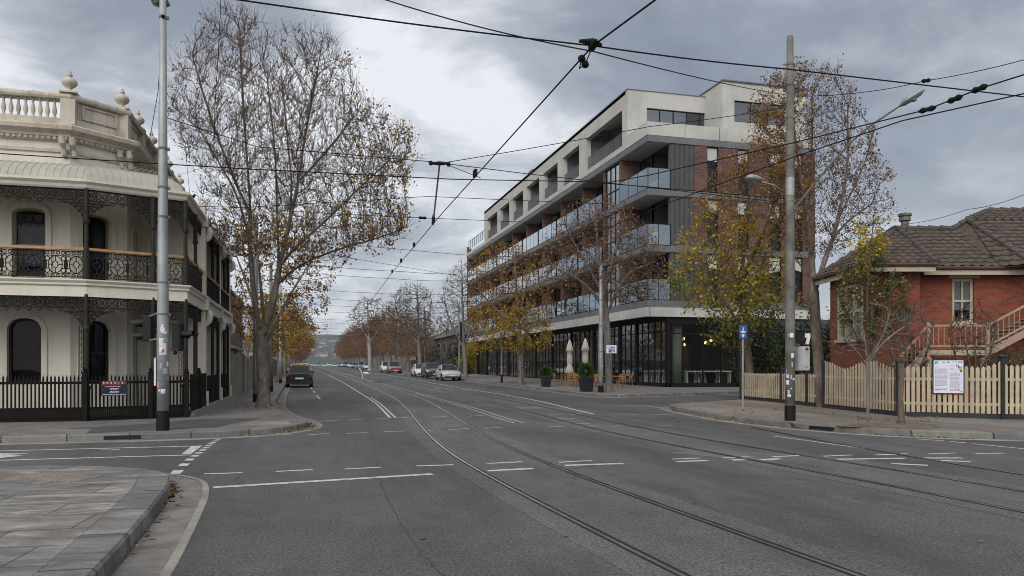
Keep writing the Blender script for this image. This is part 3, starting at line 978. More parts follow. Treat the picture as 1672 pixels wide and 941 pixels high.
rng = np.random.default_rng(5)
pts = []
def litter(line, n, spread=0.10, bias=-0.08, z=0.012):
    line = [Vector(p) for p in line]
    for _ in range(n):
        i = rng.integers(0, len(line) - 1)
        t = rng.random()
        p = line[i].lerp(line[i + 1], t)
        d = (line[i + 1] - line[i]).normalized()
        off = bias - abs(rng.normal(0, spread))
        q = p + Vector((-d.y, d.x)) * off
        pts.append((q.x, q.y, gz(q.y) + z))
near_seg = [p for p in near if 5.5 < p[1] < 10.6 and p[0] > -2]
litter(near_seg, 60, 0.05, -0.01)
litter([p for p in near if 8.9 < p[1] < 9.9 and p[0] > -2], 50, 0.03, -0.005)
litter([p for p in left_block if p[0] > -1.6 and p[1] < 20], 170, 0.10, -0.01)
litter([p for p in left_block if p[0] > -1.6 and 20 < p[1] < 60], 120, 0.12, -0.01)
litter([p for p in right_block if p[0] < 13.2 and 12 < p[1] < 23], 260, 0.10, -0.01)
litter([p for p in cafe_side if p[1] < 60], 140, 0.15, -0.01)
for _ in range(130):
    q = G(rng.uniform(380, 470), rng.uniform(664, 676)); pts.append((q.x, q.y, PH + .01))
for _ in range(120):
    q = G(rng.uniform(1390, 1530), rng.uniform(689, 701)); pts.append((q.x, q.y, PH + .03))
for _ in range(14):
    y = rng.uniform(640, 900)
    q = G(rng.uniform(300, 1600), y); pts.append((q.x, q.y, .012))
for _ in range(90):
    q = G(rng.uniform(1110, 1400), rng.uniform(664, 685)); pts.append((q.x, q.y, PH + .01))
struct(leaf_quads(pts, 0.075, 'leaf_litter', 'fallen_leaves', flat=True), 'stuff')

# ------------------------------------------------------------------ far hills with a town on their slopes
rng = np.random.default_rng(11)
def hill_h(x, y):
    t = max(0.0, (y - 900) / 2300)
    base = 118 * t ** 1.15
    return base * (0.92 + 0.10 * math.sin(x * 0.0017 + 1.0) + 0.05 * math.sin(x * 0.006) + 0.03 * math.sin(x * .017 + y * .004)) + 3
mb = MB()
xs = np.linspace(-2600, 2600, 61); ys = np.linspace(800, 3400, 27)
idx = [[mb.P((x, y, hill_h(x, y) if y < 3390 else 20)) for x in xs] for y in ys]
for a, b in zip(idx, idx[1:]):
    for i in range(60):
        mb.f.append([a[i], a[i + 1], b[i + 1], b[i]])
struct(mb.build('hills', 'hill_scrub', smooth=True))
simple('town_wall', (0.36, 0.34, 0.32), 0.9, 0.3, 0.01)
simple('town_roof', (0.17, 0.115, 0.095), 0.9, 0.4, 0.012)
tw, tr = MB(), MB()
for _ in range(330):
    y = rng.uniform(1150, 2650)
    x = rng.uniform(-330, 330) * y / 1500 - 0.0 * y
    z = hill_h(x, y) - 1
    w, d, h = rng.uniform(6, 13), rng.uniform(6, 9), rng.uniform(3, 6)
    tw.box(x - w / 2, x + w / 2, y - d / 2, y + d / 2, z - 4, z + h)
    a, b = (x - w * .55, y - d * .6, z + h), (x + w * .55, y - d * .6, z + h)
    c_, e = (x + w * .55, y + d * .6, z + h), (x - w * .55, y + d * .6, z + h)
    r0, r1 = (x - w * .3, y, z + h + 2.2), (x + w * .3, y, z + h + 2.2)
    tr.face([a, b, r1, r0]); tr.face([c_, e, r0, r1]); tr.face([b, c_, r1]); tr.face([e, a, r0])
town = tw.build('distant_town', 'town_wall', origin=(0, 1500, 20))
ORIGIN[town.name] = Vector((0, 1500, 20))
tag(struct(town, 'stuff'), 'pale houses of the far town scattered over the hillside at the end of the street', 'town')
tr.build('roof', 'town_roof', town)['kind'] = 'stuff'
# ================================================================== CORNER TERRACE BUILDING (left)
def offs(line, d):
    """offset an open plan polyline to its left by d (mitred)"""
    out = []
    for i, p in enumerate(line):
        p = Vector(p)
        ts = []
        if i > 0: ts.append((p - Vector(line[i - 1])).normalized())
        if i < len(line) - 1: ts.append((Vector(line[i + 1]) - p).normalized())
        n = sum((Vector((-t.y, t.x)) for t in ts), Vector((0, 0)))
        n.normalize()
        k = n.dot(Vector((-ts[0].y, ts[0].x)))
        out.append(tuple(p + n * d / k))
    return out

def band(mb, line, prof):
    """sweep a closed profile [(outward offset, z)] along a plan polyline; outward = right hand"""
    rows = [[mb.P((x, y, z)) for x, y in offs(line, -o)] for o, z in prof]
    n = len(prof)
    for k in range(n):
        A, B = rows[k], rows[(k + 1) % n]
        for i in range(len(line) - 1):
            mb.f.append([A[i], A[i + 1], B[i + 1], B[i]])
    mb.f.append([r[0] for r in rows]); mb.f.append([r[-1] for r in rows][::-1])

def rect(o0, o1, z0, z1):
    return [(o0, z0), (o1, z0), (o1, z1), (o0, z1)]

B0 = PH
V = [(-13, 20.5), (-5.1, 20.5), (-3.0, 21.35), (-3.0, 24.75)]
WL = [(-13, 22.2), (-5.9, 22.2), (-4.76, 23.2), (-4.76, 33.2)]
cb = thing('terrace_building', 'cream Victorian corner terrace with balustraded parapet and dark iron lace verandahs', 'building', (-6, 24, 0))

def seg_pt(p, q, u, t=0.0):
    d = (Vector(q) - Vector(p)).normalized()
    n = Vector((d.y, -d.x))
    r = Vector(p) + d * u + n * t
    return r.x, r.y

def arched_window(parent, p, q, u0, u1, zb, zt, arch, depth, frame='window_frame_olive', bars=1, blind=None, lace_top=False):
    """frame, sash bars and pane of a window set back in the wall line p>q"""
    d = (Vector(q) - Vector(p)).normalized()
    n = Vector((d.y, -d.x))
    def W(u, z, t):
        r = Vector(p) + d * u - n * t
        return (r.x, r.y, z)
    def outline(ins):
        a0, a1, b, t = u0 + ins, u1 - ins, zb + ins, zt - ins
        ar = max(arch - ins, 0.001) if arch > 0 else 0
        pts = [(a0, b), (a1, b)]
        if ar > 0:
            for i in range(11):
                s = 1 - i / 10
                pts.append((a0 + (a1 - a0) * s, t - ar + ar * math.sqrt(max(0, 1 - (2 * s - 1) ** 2))))
        else:
            pts += [(a1, t), (a0, t)]
        return pts
    fr = MB()
    a, b = outline(0.0), outline(0.055)
    m = len(a)
    for i in range(m):
        j = (i + 1) % m
        fr.face([W(*a[i], depth - .05), W(*a[j], depth - .05), W(*b[j], depth - .05), W(*b[i], depth - .05)])
        fr.face([W(*b[i], depth - .05), W(*b[j], depth - .05), W(*b[j], depth + .03), W(*b[i], depth + .03)])
    zm = zb + (zt - zb) * 0.47
    def bar(ua, za, ub, zb_, wd=0.045):
        fr.beam(W(ua, za, depth - .02), W(ub, zb_, depth - .02), wd if za != zb_ else 0.05, 0.05 if za != zb_ else wd)
    bar(u0 + .05, zm, u1 - .05, zm, 0.055)
    f = fr.build('window', frame, parent)
    g = MB()
    g.face([W(*c, depth + .005) for c in b])
    g.build('pane', 'glass_old', f)
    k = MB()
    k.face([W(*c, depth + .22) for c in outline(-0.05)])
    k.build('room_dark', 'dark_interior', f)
    if blind:
        bl = MB()
        bl.face([W(u0 + .05, blind, depth + .06), W(u1 - .05, blind, depth + .06), W(u1 - .05, zt - arch * .4, depth + .06), W(u0 + .05, zt - arch * .4, depth + .06)])
        bl.build('blind', 'blind_grey', f)
    if lace_top:
        lt = MB()
        nn = 12
        for i in range(nn):
            x0 = u0 + .06 + (u1 - u0 - .12) * i / nn; w_ = (u1 - u0 - .12) / nn
            zt2 = zt - arch * .7
            drop = 0.34 + 0.05 * (i % 2)
            lt.face([W(x0, zt2, depth + .03), W(x0 + w_, zt2, depth + .03), W(x0 + w_, zt2 - drop + .05, depth + .03), W(x0 + w_ / 2, zt2 - drop, depth + .03), W(x0, zt2 - drop + .05, depth + .03)])
        lt.build('window_valance', 'iron_lace', f)
    return f

def surround(mb, p, q, u0, u1, zb, zt, arch, w=0.13, t=0.045):
    """moulded architrave standing proud round an arched opening"""
    d = (Vector(q) - Vector(p)).normalized(); n = Vector((d.y, -d.x))
    def W(u, z, o):
        r = Vector(p) + d * u + n * o
        return (r.x, r.y, z)
    def path(ins):
        pts = [(u0 - ins, zb)]
        ar = arch + ins
        for i in range(13):
            s = i / 12
            pts.append((u0 - ins + (u1 - u0 + 2 * ins) * s, zt + ins - ar + ar * math.sqrt(max(0, 1 - (2 * s - 1) ** 2))))
        pts.append((u1 + ins, zb))
        return pts
    a, b = path(0.0), path(w)
    for i in range(len(a) - 1):
        mb.face([W(*a[i], t), W(*a[i + 1], t), W(*b[i + 1], t), W(*b[i], t)])
        mb.face([W(*b[i], t), W(*b[i + 1], t), W(*b[i + 1], 0.0), W(*b[i], 0.0)])
        mb.face([W(*a[i], t), W(*a[i + 1], t), W(*a[i + 1], -.01), W(*a[i], -.01)])

def u_on(px, p, q):
    """distance along the plan line p>q where the sight line of column px meets it"""
    rx, ry = ray(px)
    d = Vector(q) - Vector(p)
    L = d.length
    d.normalize()
    # p + d*u = r*s
    det = d.x * (-ry) - d.y * (-rx)
    u = ((-p[0]) * (-ry) - (-p[1]) * (-rx)) / det
    return u

walls, trim = MB(), MB()
A0, A1, A2, A3 = WL
# windows measured along each wall line
uA = [(u_on(-95, A0, A1), u_on(-40, A0, A1)), (u_on(12, A0, A1), u_on(68, A0, A1))]
uAu = [(u_on(-90, A0, A1), u_on(-38, A0, A1)), (u_on(20, A0, A1), u_on(75, A0, A1))]
L2c = (Vector(A2) - Vector(A1)).length
uC = [(0.30, 1.06)]
uS = [(0.55, 1.25)]
wall_open(walls, A0, A1, B0, 3.25, [(a, b, 1.02, 2.68, 0.26) for a, b in uA])
wall_open(walls, A0, A1, 3.25, 7.34, [(a, b, 3.72, 5.52, 0.14) for a, b in uAu])
wall_open(walls, A1, A2, B0, 3.25, [(a, b, 1.02, 2.66, 0.26) for a, b in uC])
wall_open(walls, A1, A2, 3.25, 7.34, [(a, b, 3.72, 5.50, 0.14) for a, b in uC])
wall_open(walls, A2, A3, B0, 3.25, [(a, b, B0 + .02, 2.66, 0.2) for a, b in uS])
wall_open(walls, A2, A3, 3.25, 7.34, [(a, b, 3.55, 5.45, 0.14) for a, b in uS])
walls.face([(-13, 22.2, B0), (-13, 33.2, B0), (-13, 33.2, 7.3), (-13, 22.2, 7.3)])
walls.face([(-4.76, 33.2, B0), (-13, 33.2, B0), (-13, 33.2, 7.3), (-4.76, 33.2, 7.3)])
walls.face([(-13, 22.2, 7.68), (-5.9, 22.2, 7.68), (-4.76, 23.2, 7.68), (-4.76, 33.2, 7.68), (-13, 33.2, 7.68)])
walls.build('wall', 'render_cream', cb)
for a, b in uA:
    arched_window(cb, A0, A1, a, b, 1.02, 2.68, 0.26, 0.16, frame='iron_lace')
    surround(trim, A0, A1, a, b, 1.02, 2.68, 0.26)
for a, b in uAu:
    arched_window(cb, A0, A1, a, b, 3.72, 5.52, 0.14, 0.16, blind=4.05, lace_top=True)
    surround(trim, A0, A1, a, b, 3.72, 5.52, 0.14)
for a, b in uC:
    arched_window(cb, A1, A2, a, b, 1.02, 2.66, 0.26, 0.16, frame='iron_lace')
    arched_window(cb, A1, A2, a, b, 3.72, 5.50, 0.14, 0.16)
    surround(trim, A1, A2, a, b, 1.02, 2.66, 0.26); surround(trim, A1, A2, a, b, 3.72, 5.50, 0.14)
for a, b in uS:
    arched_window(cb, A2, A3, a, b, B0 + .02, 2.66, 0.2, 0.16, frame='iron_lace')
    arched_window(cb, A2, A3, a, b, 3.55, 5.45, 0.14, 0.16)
    surround(trim, A2, A3, a, b, B0 + .02, 2.66, 0.2); surround(trim, A2, A3, a, b, 3.55, 5.45, 0.14)
trim.build('window_surround', 'cream_paint', cb)

# cornice, string courses, brackets
WP = [(-13, 22.2), (-5.9, 22.2), (-4.76, 23.2), (-4.76, 33.0)]
co_ = MB()
band(co_, WP, rect(-0.1, 0.05, 6.98, 7.06))
band(co_, WP, [(-.1, 7.26), (.06, 7.26), (.12, 7.33), (.12, 7.36), (-.1, 7.36)])
band(co_, WP, [(-.1, 7.36), (.16, 7.36), (.18, 7.42), (.34, 7.50), (.36, 7.60), (.30, 7.64), (.12, 7.70), (-.1, 7.70)])
for i in range(len(WP) - 1):        # dentils
    p, q = WP[i], WP[i + 1]
    L = (Vector(q) - Vector(p)).length
    n_ = int(L / 0.13)
    for k in range(n_):
        a = seg_pt(p, q, (k + .25) * L / n_); b = seg_pt(p, q, (k + .75) * L / n_)
        co_.wallbox(a, b, 7.29, 7.355, 0.06, 0.145)
for p in (WP[1], WP[2]):            # scrolled corner brackets
    for dx, dy in ((-.12, 0.0), (.10, .08)):
        x, y = p[0] + dx, p[1] + dy
        co_.tube([(x, y - .30, 7.34), (x, y - .27, 7.18), (x, y - .14, 7.06), (x, y - .10, 6.92), (x, y - .03, 6.84)], [.07, .085, .06, .07, .03], 8)
co_.build('cornice', 'stucco_trim', cb)

# parapet: balustrade on the front, panelled elsewhere
pp = MB()
band(pp, WP, rect(-0.24, 0.06, 7.70, 7.86))
band(pp, WP, [(-.27, 8.36), (.09, 8.36), (.12, 8.41), (.12, 8.47), (.07, 8.52), (-.25, 8.52), (-.29, 8.47)])
ped = [(-7.95, 22.2), (-10.0, 22.2), (-5.93, 22.24), (-4.80, 23.26), (-4.76, 25.1), (-4.76, 27.2), (-4.76, 30.2), (-4.76, 32.9)]
for x, y in ped:
    pp.box(x - .17 - (.0 if x < -5 else .1), x + .17 - (.08 if x > -5 else 0), y - .10 - .07, y + .17, 7.70, 8.36)
    cx, cy = (x - .1 if x > -5 else x), y
    pp.box(cx - .2, cx + .2, cy - .2, cy + .2, 8.521, 8.57)
# solid panels
band(pp, [(-5.8, 22.29), (-4.86, 23.12)], rect(-0.2, -0.01, 7.86, 8.36))
band(pp, [(-4.76, 23.35), (-4.76, 33.0)], rect(-0.2, -0.01, 7.86, 8.36))
for p, q in [((-5.68, 22.40), (-4.98, 23.02)), ((-4.76, 23.55), (-4.76, 24.85)), ((-4.76, 25.4), (-4.76, 26.95)), ((-4.76, 27.5), (-4.76, 29.9))]:
    band(pp, [p, q], rect(-.01, .035, 7.93, 7.97)); band(pp, [p, q], rect(-.01, .035, 8.26, 8.30))
    pp.wallbox(p, seg_pt(p, q, .05), 7.97, 8.26, -.01, .035); pp.wallbox(seg_pt(q, p, .05), q, 7.97, 8.26, -.01, .035)
pp.build('parapet', 'stucco_trim', cb)
x = -8.6
while x < -6.15:
    if min(abs(x - -7.95), abs(x - -10.0)) > .24:
        bl = MB()
        bl.lathe((x, 22.25, 7.86), [(.05, 0), (.05, .03), (.03, .06), (.034, .09), (.058, .17), (.055, .24), (.03, .35), (.026, .41), (.045, .44), (.05, .50)], 10)
        bl.build('baluster', 'stucco_trim', cb, smooth=True)
    x += 0.166
for x, y in ped[2:8] + [ped[0]]:
    cx = x - .1 if x > -5 else x
    u_ = MB()
    u_.lathe((cx, y, 8.57), [(.10, 0), (.11, .03), (.07, .06), (.05, .09), (.10, .13), (.18, .20), (.195, .26), (.17, .32), (.09, .38), (.05, .41), (.075, .43), (.075, .46), (.045, .49), (.05, .53), (.0, .57)], 14)
    u_.build('finial', 'stucco_trim', cb, smooth=True)

simple('roof_cream', (0.35, 0.33, 0.29), 0.6, 0.12, 1.2, 20, 0.05, streak=0.4, tint=(0.2, 0.185, 0.155))
# verandah: floor, roof, posts, iron lace
vf = MB()
band(vf, V, [(-1.72, 3.20), (-.02, 3.20), (-.02, 3.12), (.05, 3.12), (.05, 3.36), (.10, 3.40), (.10, 3.44), (.15, 3.50), (.15, 3.53), (-1.72, 3.53)])
vf.build('verandah_floor', 'cream_paint', cb)
vr = MB()
band(vr, V, [(-1.72, 6.55), (-1.2, 6.53), (-.75, 6.47), (-.40, 6.34), (-.15, 6.16), (-.02, 5.94), (-.06, 5.90), (-.2, 6.06), (-.44, 6.24), (-.77, 6.38), (-1.2, 6.45), (-1.72, 6.46)])
for i in range(3):                   # rolled corrugations of the roof sheets
    p, q = V[i], V[i + 1]
    L = (Vector(q) - Vector(p)).length
    k = 0.12
    while k < L - .05:
        pts3 = []
        for o, z in [(-.02, 5.95), (-.15, 6.17), (-.40, 6.35), (-.75, 6.48), (-1.2, 6.54), (-1.68, 6.56)]:
            a = seg_pt(p, q, k, o)
            pts3.append((*a, z))
        vr.tube(pts3, 0.004, 4, False)
        k += 0.16
vr.build('verandah_roof', 'roof_cream', cb)
gu = MB()
band(gu, V, [(-.06, 5.72), (.0, 5.72), (.03, 5.76), (.05, 5.82), (.11, 5.88), (.11, 5.94), (-.04, 5.94)])
gu.build('gutter_board', 'cream_paint', cb)

def lace_tile(mb, W, w, h, r=0.011):
    """one cast panel drawn as curls, ovals and bars: W(u,v) gives a point"""
    def loop(cx, cy, rx, ry, n=12, a0=0, a1=2 * math.pi):
        mb.tube([W(cx + rx * math.cos(a0 + (a1 - a0) * i / n), cy + ry * math.sin(a0 + (a1 - a0) * i / n)) for i in range(n + 1)], r, 4, False)
    mb.tube([W(0, .02), W(w, .02)], r, 4); mb.tube([W(0, h - .02), W(w, h - .02)], r, 4)
    mb.tube([W(0, h * .80), W(w, h * .80)], r * .8, 4); mb.tube([W(0, h * .15), W(w, h * .15)], r * .8, 4)
    mb.tube([W(0, 0), W(0, h)], r, 4)
    loop(w / 2, h * .475, w * .34, h * .31, 14)
    loop(w / 2, h * .475, w * .14, h * .13, 8)
    mb.tube([W(w / 2, h * .15), W(w / 2, h * .345)], r, 4); mb.tube([W(w / 2, h * .6), W(w / 2, h * .8)], r, 4)
    mb.tube([W(w * .16, h * .475), W(w * .36, h * .475)], r, 4); mb.tube([W(w * .64, h * .475), W(w * .84, h * .475)], r, 4)
    for sx in (0, 1):
        for sy in (.26, .69):
            loop(w * (.12 + .76 * sx), h * sy, w * .11, h * .085, 8)
        loop(w * (.02 + .96 * sx), h * .475, w * .06, h * .2, 8)
    for k in range(4):
        loop(w * (.125 + .25 * k), h * .895, w * .085, h * .055, 7)
        loop(w * (.125 + .25 * k), h * .08, w * .085, h * .04, 7)

def lace_run(mb, p, q, z0, h, t, tw=0.44):
    L = (Vector(q) - Vector(p)).length
    n = max(1, round(L / tw)); w = L / n
    for k in range(n):
        def W(u, v, k=k):
            a = seg_pt(p, q, k * w + u, t)
            return (a[0], a[1], z0 + v)
        lace_tile(mb, W, w, h)
def frieze_run(mb, p, q, ztop, h, t, solid=True):
    L = (Vector(q) - Vector(p)).length
    n = max(1, round(L / 0.22)); w = L / n
    for k in range(n):
        def W(u, v, k=k):
            a = seg_pt(p, q, k * w + u, t)
            return (a[0], a[1], ztop - v)
        r = 0.012
        def loop(cx, cy, rx, ry, m=8):
            mb.tube([W(cx + rx * math.cos(2 * math.pi * i / m), cy + ry * math.sin(2 * math.pi * i / m)) for i in range(m + 1)], r, 4, False)
        mb.tube([W(0, .015), W(w, .015)], .02, 4); mb.tube([W(0, h * .78), W(w, h * .78)], .014, 4)
        mb.tube([W(0, 0), W(0, h * .78)], .011, 4)
        loop(w / 2, h * .40, w * .42, h * .33); loop(w / 2, h * .40, w * .2, h * .17, 6)
        mb.tube([W(0, h * .1), W(w, h * .7)], .009, 4); mb.tube([W(w, h * .1), W(0, h * .7)], .009, 4)
        loop(w / 2, h * .86, w * .26, h * .10, 6)
        mb.tube([W(w / 2, h * .95), W(w / 2, h * 1.06)], .012, 4)
def bracket(mb, base, d, ztop, size, t=(0, 0)):
    """quadrant lace bracket running from a post along unit plan direction d"""
    def W(u, v):
        return (base[0] + d[0] * u, base[1] + d[1] * u, ztop - v)
    arc = [W(size * (1 - math.cos(a)), size * 1.25 * (1 - math.sin(a))) for a in [math.pi / 2 * i / 8 for i in range(9)]]
    mb.tube(arc, .013, 4)
    for i in range(1, 8):
        s = math.pi / 2 * i / 8
        u, v = size * (1 - math.cos(s)), size * 1.25 * (1 - math.sin(s))
        mb.tube([W(u * .15, v * .15), W(u, v)], .010, 4)
        rr = .035 + .03 * (1 - i / 8)
        cu, cv_ = u * .62, v * .62
        mb.tube([W(cu + rr * math.cos(2 * math.pi * k / 7), cv_ + rr * math.sin(2 * math.pi * k / 7)) for k in range(8)], .010, 4, False)
        mb.tube([W(u + .03 * math.cos(2 * math.pi * k / 6), v + .03 * math.sin(2 * math.pi * k / 6)) for k in range(7)], .009, 4, False)

posts_xy = [(-9.0, 20.5), (-5.1, 20.5), (-3.72, 21.06), (-3.0, 21.35), (-3.0, 23.2)]
railing, rail_top, fz_u, fz_l, br_ = MB(), MB(), MB(), MB(), MB()
for i in range(3):
    p, q = V[i], V[i + 1]
    if i == 0: p = (-9.6, 20.5)
    lace_run(railing, p, q, 3.57, 0.66, -0.02)
    rail_top.wallbox(p, q, 4.24, 4.30, -.07, .05)
    frieze_run(fz_u, p, q, 5.72, 0.34, -0.04)
    frieze_run(fz_l, p, q, 3.14, 0.36, -0.04)
railing.build('lace_balustrade', 'iron_lace', cb)
rail_top.build('handrail', 'varnished_rail', cb)
fz_u.build('upper_lace_frieze', 'iron_lace', cb)
fz_l.build('lower_lace_frieze', 'iron_lace', cb)
for x, y in posts_xy:
    m = MB()
    prof = [(.085, 0), (.085, .75), (.10, .78), (.10, .83), (.06, .86), (.056, 2.15), (.075, 2.18), (.085, 2.24), (.06, 2.28), (.06, 3.05)]
    m.lathe((x, y, B0), prof, 12)
    m.lathe((x, y, 3.53), [(.075, 0), (.075, .75), (.06, .8), (.05, .83), (.046, 1.35), (.07, 1.38), (.08, 1.43), (.055, 1.46), (.055, 2.2)], 12)
    pst = m.build('verandah_post', 'iron_lace', cb)
    for zt, sz in ((5.40, .55), (2.78, .55)):
        b2 = MB()
        dirs = []
        for i in range(3):
            p, q = Vector(V[i]), Vector(V[i + 1])
            d = (q - p).normalized()
            rel = Vector((x, y)) - p
            if abs(rel.cross(d)) < .05 and -.05 < rel.dot(d) < (q - p).length + .05:
                if rel.dot(d) > .2: dirs.append(-d)
                if rel.dot(d) < (q - p).length - .2: dirs.append(d)
        for d in dirs:
            bracket(b2, (x, y), d, zt, sz)
        if b2.v:
            b2.build('lace_bracket', 'iron_lace', pst)
# lattice wings beside the ground-floor posts
for (x, y), d in [((-5.1, 20.5), (-1, 0)), ((-3.0, 21.35), (-.92, -.38))]:
    lw = MB()
    for k in range(9):
        z = 1.15 + k * .16
        for c_ in (.07,):
            lw.tube([(x + d[0] * (c_ + .04 * math.cos(a)), y + d[1] * (c_ + .04 * math.cos(a)), z + .07 * math.sin(a)) for a in [2 * math.pi * i / 7 for i in range(8)]], .010, 4, False)
    lw.tube([(x + d[0] * .16, y + d[1] * .16, 1.05), (x + d[0] * .16, y + d[1] * .16, 2.6)], .011, 4)
    lw.build('lattice_wing', 'iron_lace', cb)

# party wall pier closing the corner house
def party_pier(parent, y, zt=6.35):
    m = MB()
    m.box(-4.76, -2.92, y - .14, y + .14, B0, zt)
    m.box(-3.02, -2.86, y - .19, y + .19, B0, B0 + .55)
    m.box(-3.02, -2.84, y - .20, y + .20, 3.14, 3.56)
    m.box(-3.02, -2.84, y - .20, y + .20, 5.66, 6.0)
    m.tube([(-2.92, y, 2.7), (-2.84, y, 2.8), (-2.80, y, 3.0), (-2.84, y, 3.14)], [.06, .09, .1, .08], 8)
    m.tube([(-2.92, y, 5.25), (-2.84, y, 5.35), (-2.80, y, 5.5), (-2.84, y, 5.66)], [.06, .09, .1, .08], 8)
    # rounded head and the stepped wing up to the roof
    m.tube([(-3.6, y - .17, 6.3), (-3.6, y + .17, 6.3)], .42, 16)
    m.box(-4.76, -3.6, y - .14, y + .14, zt, 6.72)
    m.build('party_wall', 'cream_paint', parent)
party_pier(cb, 24.9)

def terrace_house(name, label, y0, y1):
    t = thing(name, label, 'building', (-6, (y0 + y1) / 2, 0), 'terrace houses beyond the corner building')
    # plan: recessed wall, slab, roof, lace between party walls
    p, q = (-2.98, y0 + .16), (-2.98, y1 - .14)
    m = MB()
    m.wallbox(p, q, 3.20, 3.53, -1.74, .0); m.wallbox(p, q, 3.12, 3.44, -.02, .06); m.wallbox(p, q, 3.44, 3.54, -.02, .14)
    m.build('verandah_floor', 'cream_paint', t)
    m = MB()
    band(m, [p, q], [(-1.74, 6.55), (-.75, 6.47), (-.40, 6.34), (-.15, 6.16), (-.02, 5.94), (-.06, 5.90), (-.44, 6.24), (-1.2, 6.45), (-1.74, 6.46)])
    m.wallbox(p, q, 5.72, 5.94, -.05, .1)
    m.build('verandah_roof', 'cream_paint', t)
    m = MB(); lace_run(m, p, q, 3.57, 0.66, -0.02); m.build('lace_balustrade', 'iron_lace', t)
    m = MB(); m.wallbox(p, q, 4.24, 4.30, -.07, .05); m.build('handrail', 'varnished_rail', t)
    m = MB(); frieze_run(m, p, q, 5.72, 0.34, -0.04); m.build('upper_lace_frieze', 'iron_lace', t)
    m = MB(); frieze_run(m, p, q, 3.14, 0.36, -.04); m.build('lower_lace_frieze', 'iron_lace', t)
    for f in (.0, .55, 1.0):
        yy = p[1] + .06 + (q[1] - p[1] - .12) * f
        m = MB(); m.lathe((-2.98, yy, B0), [(.05, 0), (.05, 2.9)], 8); m.lathe((-2.98, yy, 3.53), [(.05, 0), (.045, 2.2)], 8)
        m.build('verandah_post', 'iron_lace', t)
    m = MB(); n = int((y1 - y0) / .09)
    for k in range(n):
        y = p[1] + (k + .5) * (q[1] - p[1]) / n
        m.box(-3.0, -2.97, y - .022, y + .022, B0 + .05, 1.15)
    m.wallbox(p, q, .95, 1.0, -.06, -.02); m.wallbox(p, q, .3, .36, -.06, -.02)
    m.build('front_fence', 'fence_black', t)
    party_pier(t, y1)
    return t
terrace_house('terrace_house', 'narrow cream terrace house adjoining the corner building, with iron lace balcony between white piers', 24.9, 29.0)
terrace_house('terrace_house', 'last cream terrace house of the row, next to the brown street fence', 29.0, 32.6)
ch = MB()
ch.box(-5.6, -4.9, 28.2, 29.0, 6.5, 8.6); ch.box(-5.68, -4.82, 28.12, 29.08, 8.6, 8.8)
ch.box(-4.5, -3.9, 31.6, 32.2, 6.3, 7.4); ch.box(-4.56, -3.84, 31.54, 32.26, 7.4, 7.55)
ch.build('chimney', 'cream_paint', cb)

# ------------------------------------------------------------------ dark picket fence in front of the verandah
fb = thing('picket_fence', 'dark brown picket fence in front of the cream corner terrace', 'fence', (-5, 20.4, B0))
pk = MB()
def dark_pickets(mb, p, q, t=0.12):
    L = (Vector(q) - Vector(p)).length
    n = int(L / 0.083)
    d = (Vector(q) - Vector(p)).normalized(); nn = Vector((d.y, -d.x))
    for k in range(n):
        for half in (0, 1):
            u = (k + .25 + .5 * half) * L / n
            zt = 1.24 if half == 0 else 0.47
            a = seg_pt(p, q, u - .019, t); b = seg_pt(p, q, u + .019, t)
            c_ = seg_pt(p, q, u, t)
            th = nn * .016
            lo, hi, tip = B0 + .08, zt - .07, zt
            pr = [(a[0], a[1], lo), (b[0], b[1], lo), (b[0], b[1], hi), (c_[0], c_[1], tip), (a[0], a[1], hi)]
            fr = [mb.P(x) for x in pr]; bk = [mb.P((x[0] - th.x, x[1] - th.y, x[2])) for x in pr]
            mb.f.append(fr); mb.f.append(bk[::-1])
            for i in range(5):
                mb.f.append([fr[i], bk[i], bk[(i + 1) % 5], fr[(i + 1) % 5]])
    mb.wallbox(p, q, 1.02, 1.08, t - .07, t - .03); mb.wallbox(p, q, .40, .46, t - .07, t - .03); mb.wallbox(p, q, B0 - .02, B0 + .10, t - .06, t - .02)
FV = [(-11.5, 20.5), (-5.1, 20.5), (-3.0, 21.35), (-3.0, 24.7)]
for i in range(3):
    dark_pickets(pk, FV[i], FV[i + 1])
pk.build('picket_panel', 'fence_black', fb)
for x, y in [(-7.1, 20.38), (-5.1, 20.38), (-3.75, 20.92), (-2.95, 21.22), (-2.88, 23.0)]:
    m = MB(); m.box(x - .055, x + .055, y - .055, y + .055, B0 - .02, 1.28); m.lathe((x, y, 1.28), [(.06, 0), (.07, .02), (.03, .05), (.05, .09), (.0, .13)], 8)
    m.build('fence_post', 'fence_black', fb)
m = MB(); m.wallbox((-2.95, 21.4), (-2.95, 33), B0 - .03, B0 + .13, -.04, .16); m.build('stone_plinth', 'concrete_pale', fb)

